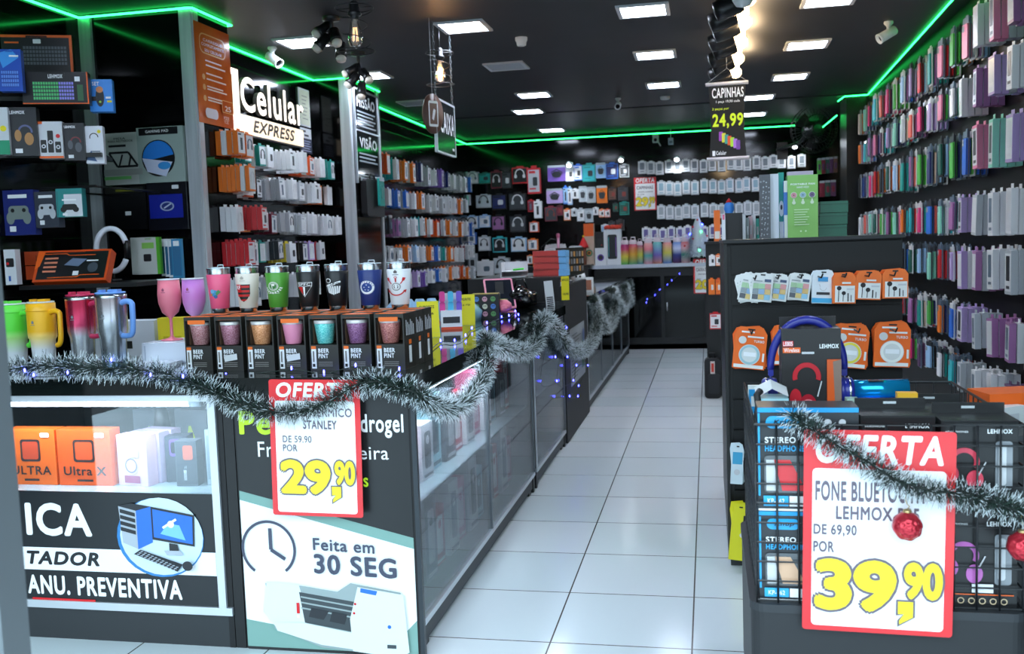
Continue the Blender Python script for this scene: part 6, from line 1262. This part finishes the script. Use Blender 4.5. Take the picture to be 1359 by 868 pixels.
# things standing on the gondola top
ZG = GH+.0105
def top_item(px0, px1, pyt, y, name, lab, col, pf=None, d=.08, rz=0, cat='box', rough=.4):
    a = U(px0, 318, 'y', y); b_ = U(px1, 318, 'y', y); tp = U(px0, pyt, 'y', y); w, h = b_.x-a.x, tp.z-ZG
    pr = None
    if pf: pr = Print(); pf(pr, w, h)
    return carton(name, lab, cat, ((a.x+b_.x)/2, y+d/2, ZG), (w, d, h), mat(col, rough), rz, pr)
def p_fan(pr, w, h):
    pr.text('PORTABLE FAN', -w*.4, h*.84, w*.4, h*.87, WP, .02).text('HAND HELD', -w*.2, h*.79, w*.2, h*.82, WP, .01)
    for x, c in ((-w*.3, '#c88a94'), (0, '#8ab0c0'), (w*.3, '#6a5a80')): pr.disc(x, h*.68, w*.11, mat('#c8dcb8', .4)).disc(x, h*.68, w*.09, mat(c, .4)).disc(x, h*.68, w*.02, DGREY).rrect(x-w*.03, h*.54, x+w*.03, h*.62, .003, mat('#cfe0c4', .4)).disc(x, h*.56, w*.06, mat('#cfe0c4', .4))
    for k in range(7): pr.rect(-w*.3, h*(.44-.04*k), w*.2-w*.06*(k % 3), h*(.452-.04*k), mat('#cfe8bc', .4))
    pr.disc(-w*.08, h*.1, w*.03, mat('#cfe8bc', .4)).disc(w*.08, h*.1, w*.03, mat('#cfe8bc', .4))
top_item(1046, 1086, 233, 3.98, 'fan_box', 'lime green portable fan box standing on the gondola top', '#86bf62', p_fan, .10)
top_item(1046, 1080, 228, 4.2, 'flat_carton', 'pale lilac carton edge rising behind the lime green fan box', '#cdc3d6', None, .05)
for k in range(3):
    p = U(1087, 318, 'y', 4.05); q = U(1124, 318, 'y', 4.05)
    carton('green_gift_box', f'dark green lidded box, {("lowest", "middle", "topmost")[k]} of the stack beside the lime fan box', 'box', ((p.x+q.x)/2+.002*k, 4.12, ZG+k*.047), (q.x-p.x, .14, .045), mat('#2c6a54', .35), .01*k, Print().rect(-.06, .032, .06, .034, mat('#1d4a3a', .4)), 'dark green boxes on the gondola')
top_item(1009, 1023, 232, 4.0, 'glitter_pack', 'tall silvery crinkled pack beside the white upright folders', '#5d6166', lambda pr, w, h: [pr.disc(((k*37) % 20-10)/20*w*.8, h*(.05+.9*((k*53) % 97)/97), w*.07, mat('#b9c0c6', .15, .8)) for k in range(40)], .05, 0, 'accessory pack', .2)
top_item(1023, 1034, 231, 4.02, 'folder', 'tall white upright folder on the gondola top', '#d3dbe2', None, .12)
top_item(1034, 1041, 229, 4.04, 'folder', 'teal and white upright pack with a panda face', '#159a8c', lambda pr, w, h: pr.disc(0, h*.45, w*.45, WPK, h*.12).disc(0, h*.47, w*.2, DGREY, h*.04).rect(-w*.4, 0, w*.4, h*.25, WPK), .1)
top_item(1041, 1046, 240, 4.0, 'folder', 'narrow blue and white upright pack beside the lime fan box', '#3f74c8', lambda pr, w, h: pr.rect(-w*.5, 0, w*.5, h*.4, WPK).rect(-w*.5, h*.8, w*.5, h, WPK), .08)
top_item(963, 986, 283, 4.3, 'black_box', 'black upright box near the aisle edge of the gondola top', '#1c1b1d', None, .12)
top_item(958.5, 963, 285, 4.25, 'slim_pack', 'slim white and pink pack at the gondola edge', '#e0e2e6', lambda pr, w, h: pr.rect(-w*.3, h*.8, w*.3, h, mat('#e06a90', .4)), .1)
for k in range(5): top_item(986+k*4.4, 990+k*4.4, 284+(k*5) % 7, 4.25+.02*k, 'magazine', f'thin upright leaflet, {ORD[k]} from the black box on the gondola top', ('#c9ced2', '#8d9a9a', '#d0b0b8', '#dfe3e6', '#3fa89a')[k], lambda pr, w, h: pr.rect(-w*.3, h*.2, w*.3, h*.6, GREYT), .14, 0, 'leaflet')
t = thing('toy_figure', 'small blue and red toy behind the black upright box', 'toy', (U(968, 300, 'y', 4.6).x, 4.6, ZG)); MB().lathe([(.02, 0), (.026, .05), (.016, .12), (.024, .14), (.02, .165), (.001, .175)], mat('#3f8ae0', .35), 16).build('body', t); MB().lathe([(.001, .168), (.014, .172), (.001, .19)], RED, 10).build('hat', t)
# second, farther stand behind the gondola
t = thing('display_gondola', 'farther black display stand with few hanging packs behind the gondola', 'display stand', (.33, 8.0, 0))
MB().box((0, .3, .62), (.70, .6, 1.24), mat('#0f1012', .4)).build('core', t); MB().box((0, .28, 1.245), (.72, .66, .02), mat('#1b1c1f', .3)).build('top_board', t); MB().box((0, .28, .03), (.68, .62, .06), KICK).build('plinth', t)
def far_pack(px0, px1, py0, py1, style, ca, cb, lab, pic=PIC[0]):
    on_back(px0, py0, px1, py1, style, (ca, cb), lab, 'accessory_pack', 'accessory pack', pic, .04, 'packs on the farther stand', 7.995)
far_pack(941, 949, 337, 353, 'plug', 'white', 'white', 'white car holder pack high on the farther stand'); far_pack(950, 957, 336, 353, 'plug', 'orange', 'white', 'orange and white pack high on the farther stand')
far_pack(940.5, 948.5, 368, 391, 'plug', 'orange', 'orange', 'orange charger pack on the second row of the farther stand', PIC[2]); far_pack(950, 957, 368, 391, 'plug', 'deep orange', 'orange', 'second orange charger pack on the farther stand', PIC[2])
far_pack(942, 957, 413, 437, 'plug', 'red', 'white', 'red and white pack with a black gadget on the farther stand')
carton('slim_box', 'tall orange box standing on the farther stand', 'box', (U(952, 318, 'y', 8.1).x, 8.1, 1.256), (.05, .1, .25), mat('#e2742c', .4), 0, Print().rect(-.02, .02, .02, .08, WPK))
t = thing('backpack', 'dark backpack with an orange tag on the floor by the farther stand', 'backpack', (.02, 7.9, 0)); MB().rbox((0, 0, .16), (.13, .12, .32), mat('#15161a', .6), .03).build('bag_body', t); MB().rbox((.01, -.065, .12), (.09, .03, .16), mat('#1f2126', .6), .02).build('pocket', t); MB().box((.0, -.062, .25), (.035, .004, .1), mat('#d8d0cc', .4)).box((0, -.065, .25), (.02, .004, .07), mat('#c83a2a', .4)).build('tag', t); MB().tube([(-.02, 0, .32), (-.02, 0, .36), (.02, 0, .36), (.02, 0, .32)], .007, BLACK, 6).build('handle', t)

# ================================================================== wire basket at the shop front
BX0, BX1, BY0, BY1, BZ0, BZ1 = .103, .70, 2.36, 3.04, .40, .832
t = thing('wire_basket', 'black wire basket on a plastic bin, full of headphone boxes', 'basket', ((BX0+BX1)/2, BY0, 0))
bw, bd = BX1-BX0, BY1-BY0; WR_ = mat('#1d1f22', .35)
b = MB(); b.rbox((0, bd/2, .19), (bw+.03, bd+.03, .38), mat('#232528', .5), .04, axis='z', n=6).rbox((0, bd/2, .385), (bw+.036, bd+.036, .02), mat('#2c2f33', .45), .042, axis='z', n=6); b.build('plastic_bin', t)
b = MB()
nx, nz, ny = 13, 10, 15
for i in range(nx):
    x = -bw/2+bw*i/(nx-1); 
    for yy in (0, bd): b.tube([(x, yy, .37), (x, yy, BZ1)], .0028, WR_, 5)
for j in range(nz):
    z = BZ0+(BZ1-BZ0)*j/(nz-1); r = .004 if j == nz-1 else .0028
    b.tube([(-bw/2, 0, z), (bw/2, 0, z), (bw/2, bd, z), (-bw/2, bd, z)], r, WR_, 5, closed=True, smooth=False)
for k in range(1, ny-1):
    y = bd*k/(ny-1)
    for x in (-bw/2, bw/2): b.tube([(x, y, .37), (x, y, BZ1)], .0022, WR_, 5)
b.build('wire_grid', t)
BX = lambda px, y=2.42: U(px, 600, 'y', y).x
def hp_box(name, x0, x1, y, z0, h, d, col, pf, lab, flap=True):
    t = thing(name, lab, 'headphone box', ((x0+x1)/2, y+d/2, z0), 0, 'headphone boxes in the wire basket'); w = x1-x0
    MB().box((0, 0, h/2), (w, d, h), mat(col, .35)).build('carton_body', t)
    if flap:
        MB().box((0, d/2-.003, h+.012), (w*.98, .004, .026), mat(col, .35)).box((0, d/2-.0055, h+.014), (.03, .001, .006), mat('#c9d0d4', .4)).build('hang_flap', t)
    pr = Print(); pf(pr, w, h); pr.build('printing', t, (0, -d/2, 0)); return t
CY = mat('#2fa8e0', .3); CY2 = mat('#1f9ad8', .35)
def p_knup(c):
    def f(pr, w, h):
        pr.rect(-w*.5, h*.955, w*.5, h, CY2).rect(-w*.5, 0, w*.5, h*.02, WP).rrect(-w*.42, h*.80, -w*.08, h*.92, h*.06, CY).text('Knup', -w*.34, h*.83, -w*.14, h*.885, mat('#0f2438', .3), .03, .2)
        pr.disc(w*.2, h*.86, w*.035, GREYT).disc(w*.34, h*.86, w*.035, GREYT).text('STEREO', -w*.43, h*.66, -w*.12, h*.72, WP, .03).text('HEADPHONES', -w*.43, h*.58, .0, h*.64, CY, .03)
        pr.rrect(-w*.44, h*.18, w*.4, h*.54, .01, mat('#5a6064', .15)).poly([(-w*.34, h*.5), (-w*.18, h*.5), (-w*.02, h*.2), (-w*.26, h*.2)], c).poly([(-w*.42, h*.5), (-w*.34, h*.5), (-w*.3, h*.2), (-w*.42, h*.2)], mat('#c8ccce', .2)).rect(-w*.45, h*.05, -w*.2, h*.15, CY).rect(-w*.19, h*.05, w*.2, h*.15, WP).text('KP-362', -w*.41, h*.075, -w*.24, h*.125, WP, .02)
        pr.rect(-w*.5, h*.15, -w*.48, h*.95, CY)
    return f
def p_leh(c, icons=True):
    def f(pr, w, h):
        pr.text('LEHMOX', w*.1, h*.86, w*.42, h*.91, WP, .03).text('HEADPHONES', -w*.44, h*.87, -w*.15, h*.89, WP, .01).ring(-w*.2, h*.55, w*.2, w*.07, c, -30, 200).disc(-w*.36, h*.42, w*.09, c, h*.09).disc(-w*.06, h*.36, w*.11, c, h*.1).line([(-w*.02, h*.4), (w*.08, h*.55)], .003, GREYT)
        pr.rrect(w*.2, h*.25, w*.42, h*.78, .008, mat('#8a9096', .12)).rrect(w*.24, h*.3, w*.34, h*.74, .006, mat('#d0d4d8', .1))
        if icons:
            pr.rect(-w*.5, h*.14, w*.45, h*.15, ORANGE); [pr.ring(-w*.38+w*.14*k, h*.08, w*.045, w*.012, mat('#d8c09a', .4)) for k in range(6)]; pr.rect(-w*.1, h*.17, w*.18, h*.26, PAPER)
    return f
hp_box('headphone_box', .110, .338, 2.372, .395, .222, .10, '#2a2f34', p_knup(mat('#d8b090', .3)), 'grey and cyan headphone box with a beige headset, lower one of its pair')
hp_box('headphone_box', .110, .342, 2.372, .619, .252, .10, '#2a2f34', p_knup(mat('#d83a40', .3)), 'grey and cyan headphone box with a red headset, upper one of its pair', False)
hp_box('headphone_box', .350, .518, 2.40, .395, .235, .11, '#17181a', p_leh(mat('#3a3f48', .3)), 'lower black headphone box hidden behind the offer sign')
hp_box('headphone_box', .350, .518, 2.40, .632, .215, .11, '#17181a', p_leh(mat('#3a3f48', .3)), 'upper black headphone box behind the offer sign, only its top flap showing')
hp_box('headphone_box', .525, .692, 2.375, .395, .228, .11, '#17181a', p_leh(mat('#c06ab8', .3)), 'lower black headphone box showing a purple headset')
hp_box('headphone_box', .525, .692, 2.375, .625, .215, .11, '#17181a', p_leh(mat('#e2465c', .3), False), 'upper black headphone box showing a pink headset')
for k, (x0, x1, lab) in enumerate(((.112, .33, 'grey carton supporting the red headphone box in the second basket row'), (.34, .515, 'black carton in the second basket row under the blue foil bags'), (.525, .69, 'black carton in the second basket row beside the wire side'))):
    hp_box('headphone_box', x0, x1, 2.60, .395, (.345, .385, .40)[k], .30, ('#2a2f34', '#17181a', '#17181a')[k], p_leh(mat('#3a3f48', .3)), lab, k == 2)
p0 = U(1036, 545, 'y', 2.72); p1 = U(1112, 430, 'y', 2.72)
def p_red(pr, w, h):
    RD = mat('#c4202e', .3)
    pr.rect(-w*.48, h*.84, -w*.3, h*.89, RED).text('LE805', -w*.47, h*.845, -w*.31, h*.885, WP, .02).rect(-w*.48, h*.78, -w*.18, h*.83, ORANGE).text('Wireless', -w*.46, h*.787, -w*.2, h*.825, WP, .01).text('LEHMOX', w*.14, h*.82, w*.46, h*.86, WP, .03).rect(-w*.16, h*.77, w*.05, h*.79, GREYT)
    pr.ring(-w*.08, h*.56, w*.24, w*.08, RD, -15, 195, k=1.05).disc(-w*.27, h*.36, w*.1, RD, h*.09).disc(-w*.06, h*.29, w*.15, mat('#a8182a', .3), h*.11).ring(-w*.06, h*.29, w*.12, w*.02, mat('#e88a90', .3)).disc(-w*.06, h*.29, w*.03, mat('#e88a90', .3)).line([(w*.1, h*.38), (w*.17, h*.52)], .003, GREYT).poly([(w*.26, h*.22), (w*.5, h*.3), (w*.5, h*.72), (w*.26, h*.72)], mat('#d85a22', .3)).poly([(w*.4, h*.2), (w*.5, h*.25), (w*.5, h*.72), (w*.36, h*.7)], mat('#8a7468', .15))
    pr.rect(-w*.5, h*.085, w*.5, h*.095, ORANGE); [pr.ring(-w*.32+w*.13*k, h*.035, w*.045, w*.012, mat('#d83a40', .3)) for k in range(5)]; pr.rrect(.0, h*.11, w*.3, h*.24, .004, PAPER); [pr.rect(w*.03+.004*k, h*.14, w*.03+.004*k+.002, h*.21, DGREY) for k in range(8)]; pr.text('HEADPHONES', -w*.45, h*.15, -w*.2, h*.17, WP, .01)
hp_box('headphone_box', p0.x, p1.x, 2.66, .742, U(1036, 437, 'y', 2.66).z-.742, .10, '#211f20', p_red, 'black headphone box showing a red headset, framed by blue headphones')
# blue headphones worn round that box
hc = U(1073, 470, 'y', 2.66); s = 2.66/1283
t = thing('headphones', 'dark blue over-ear headphones stretched round the upright red headset box', 'headphones', (hc.x, 2.70, U(1073, 500, 'y', 2.66).z), 0)
NB = mat('#232a86', .3); R = 46*s
hb = [(R*math.cos(math.radians(a)), 0, .02+R*1.35*math.sin(math.radians(a))) for a in range(-2, 183, 8)]
MB().tube(hb, [.0095+.003*math.sin(math.radians(a)) for a in range(-2, 183, 8)], NB, 10).build('headband', t)
for sg in (-1, 1):
    MB().tube([(sg*R, 0, .025), (sg*R*1.02, 0, -.02)], .0035, STEEL, 8).rbox((sg*R*1.0, 0, .012), (.014, .012, .03), NB, .004).build('slider_arm', t)
    M = Matrix.Translation((sg*R*1.06, 0, -.045)) @ Matrix.Rotation(sg*PI/2, 4, 'Y')
    MB().lathe([(.03, -.022), (.036, -.02), (.038, -.008), (.032, -.004), (.036, .0), (.037, .012), (.03, .018), (.012, .02), (.001, .02)], NB, 26, M=M).build('ear_cup', t)
    MB().lathe([(.0375, .004), (.0385, .006), (.0375, .009)], STEEL, 26, M=M, cap=False).build('chrome_ring', t)
# blue foil bags, white flaps, teal box
t = thing('foil_bag', 'shiny blue foil bag folded on top of the basket boxes', 'bag', (U(1163, 520, 'y', 2.72).x, 2.74, .782), 0)
FB = mat('#1fa8e8', .12, .65); b = MB(); w = .17; prof = [(-.06, .005), (-.064, .03), (-.05, .05), (-.02, .062), (.0, .09), (.04, .1), (.055, .085), (.06, .02), (.05, .0)]
b.tube([(-w/2, 0, .075), (w/2, 0, .078)], .026, FB, 14).box((0, -.02, .02), (w*1.02, .1, .03), FB).rbox((0, .0, .04), (w, .06, .03), FB, .01); b.build('foil', t)
MB().rbox((0, -.012, .101), (.04, .02, .002), BLACK, .004, axis='z').build('hang_slot', t)
t = thing('white_pouch', 'white pouch with pale blue edge lying before the blue foil bag', 'bag', (U(1180, 540, 'y', 2.65).x, 2.65, .782), -.06)
MB().rbox((0, 0, .012), (.19, .07, .024), mat('#e4e9ec', .35), .02, axis='z').box((-.01, -.02, .026), (.17, .03, .006), mat('#5fb8e0', .3)).tube([(.04, -.02, .03), (.045, -.03, .034), (.055, -.02, .03)], .002, BLACK, 5).build('pouch_body', t)
p0 = U(1003, 545, 'y', 2.58); p1 = U(1046, 545, 'y', 2.58)
t = thing('open_carton', 'pale teal carton with open white flaps behind the cyan headphone box', 'box', ((p0.x+p1.x)/2, 2.60, .742), .0)
w = p1.x-p0.x; MB().box((0, 0, .06), (w, .08, .12), mat('#a8d4dc', .4)).build('carton_body', t)
MB().add([(-w/2, -.04, .12), (0, -.035, .145), (w/2, -.04, .125), (w/2, .03, .14), (0, .035, .16), (-w/2, .03, .14)], [(0, 1, 4, 5), (1, 2, 3, 4), (5, 4, 1, 0)], mat('#d6dcdc', .45)).build('flap', t)
t = thing('blue_cable_pack', 'thin blue and white pack at the basket corner beside the open carton', 'accessory pack', (.123, 2.86, .742)); MB().box((0, 0, .055), (.032, .02, .11), mat('#dfe6e4', .4)).build('pack_body', t); Print().rect(-.014, .03, .014, .1, CY2).rect(-.008, .05, .008, .08, WPK).build('printing', t, (0, -.01, 0))
t = thing('zip_cord', 'black braided cord hooked on the basket corner', 'cord', (.118, 2.56, .742)); MB().tube([(0, 0, 0), (-.004, 0, .05), (.004, 0, .1), (.0, 0, .13), (.01, .01, .14)], .009, mat('#1a1a1c', .6), 8).build('cord_body', t)
t = thing('small_carton', 'small mint carton between the red headset box and foil bag', 'box', (.362, 2.63, .782)); MB().box((0, 0, .035), (.03, .04, .07), mat('#a8c4b4', .45)).build('carton_body', t); Print().disc(0, .04, .01, mat('#3f8a5a', .4)).build('printing', t, (0, -.02, 0))
t = thing('yellow_carton', 'small yellow box peeking between the black headphone box flaps', 'box', (.503, 2.66, .782), 0); MB().box((0, 0, .04), (.05, .03, .08), mat('#f0b428', .45)).build('carton_body', t); Print().rect(-.015, .03, .015, .06, WPK).build('printing', t, (0, -.015, 0))
# second bin beyond with an orange mouse box
t = thing('display_bin', 'black bin beside the wire basket holding an orange mouse box', 'bin', (.93, 2.85, 0)); MB().rbox((0, .1, .36), (.34, .4, .72), mat('#1e2023', .5), .03, axis='z').build('bin_body', t); MB().rbox((0, .1, .725), (.36, .42, .014), mat('#2a2d30', .4), .03, axis='z').build('rim', t)
p0 = U(1300, 560, 'y', 2.9)
t = thing('mouse_box', 'orange mouse box with a black mouse, lying on the bin beside the basket', 'box', (.86, 2.95, .733), .25); MB().box((0, 0, .045), (.24, .12, .09), mat('#e8641e', .45)).build('carton_body', t); Print().disc(.04, .045, .03, KB, .02).poly([(-.08, .01), (-.03, .05), (.0, .04), (-.04, .0)], WPK).rect(.05, .07, .11, .08, WPK).build('printing', t, (0, -.06, 0))
t = thing('small_carton', 'white crumpled pack leaning on the orange mouse box', 'box', (.80, 2.86, .733), .6); MB().rbox((0, 0, .03), (.1, .05, .06), mat('#dfe4e4', .4), .008).build('carton_body', t); Print().rect(-.03, .02, .02, .04, GREYT).build('printing', t, (0, -.025, 0))
# offer sign on the basket
offer_sign((.380, 2.322, .826), .334, .482, [('FONE BLUETOOTH', -.42, -.35, .30, -.25, .03), ('LEHMOX B05', -.28, -.44, .27, -.372, .03), ('DE 69,90', -.43, -.525, -.14, -.465, .025), ('POR', -.43, -.605, -.29, -.55, .025)], 0, (0, .018, 0), 'red and white offer sign priced 39,90 tied on the wire basket', '39', '90', bigbox=(-.42, -.895, .13, -.635), hh=.165)
# baubles
def bauble(px, py, y, r, lab):
    p = U(px, py, 'y', y); t = thing('bauble', lab, 'bauble', p)
    me = bpy.data.meshes.new('bauble'); bm = bmesh.new(); bmesh.ops.create_uvsphere(bm, u_segments=96, v_segments=64, radius=r)
    for v in bm.verts:
        n = v.co.normalized(); a = math.atan2(n.z, n.x); q = math.hypot(n.x, n.z)
        v.co *= 1+.035*math.sin(8*a)*math.sin(q*9)+.02*math.sin(q*22)
    for f in bm.faces: f.smooth = True
    bm.to_mesh(me); bm.free(); me.materials.append(mat('#c2303e', .25, .55)); put('ball', me, t)
    MB().lathe([(r*.28, r*.96), (r*.3, r*1.02), (r*.26, r*1.16), (r*.1, r*1.2)], mat('#b8a070', .3, .8), 14).build('cap', t)
    MB().tube([(0, 0, r*1.2), (r*.15, 0, r*1.4), (0, 0, r*1.55), (-r*.12, 0, r*1.9), (0, .0, r*2.4)], .0012, mat('#b8a070', .3, .8), 5).build('hook', t)
bauble(1204, 698, 2.285, .0325, 'shiny red bauble hanging before the basket offer sign')
bauble(1357, 725, 2.285, .0325, 'shiny red bauble hanging at the basket corner, half out of view')
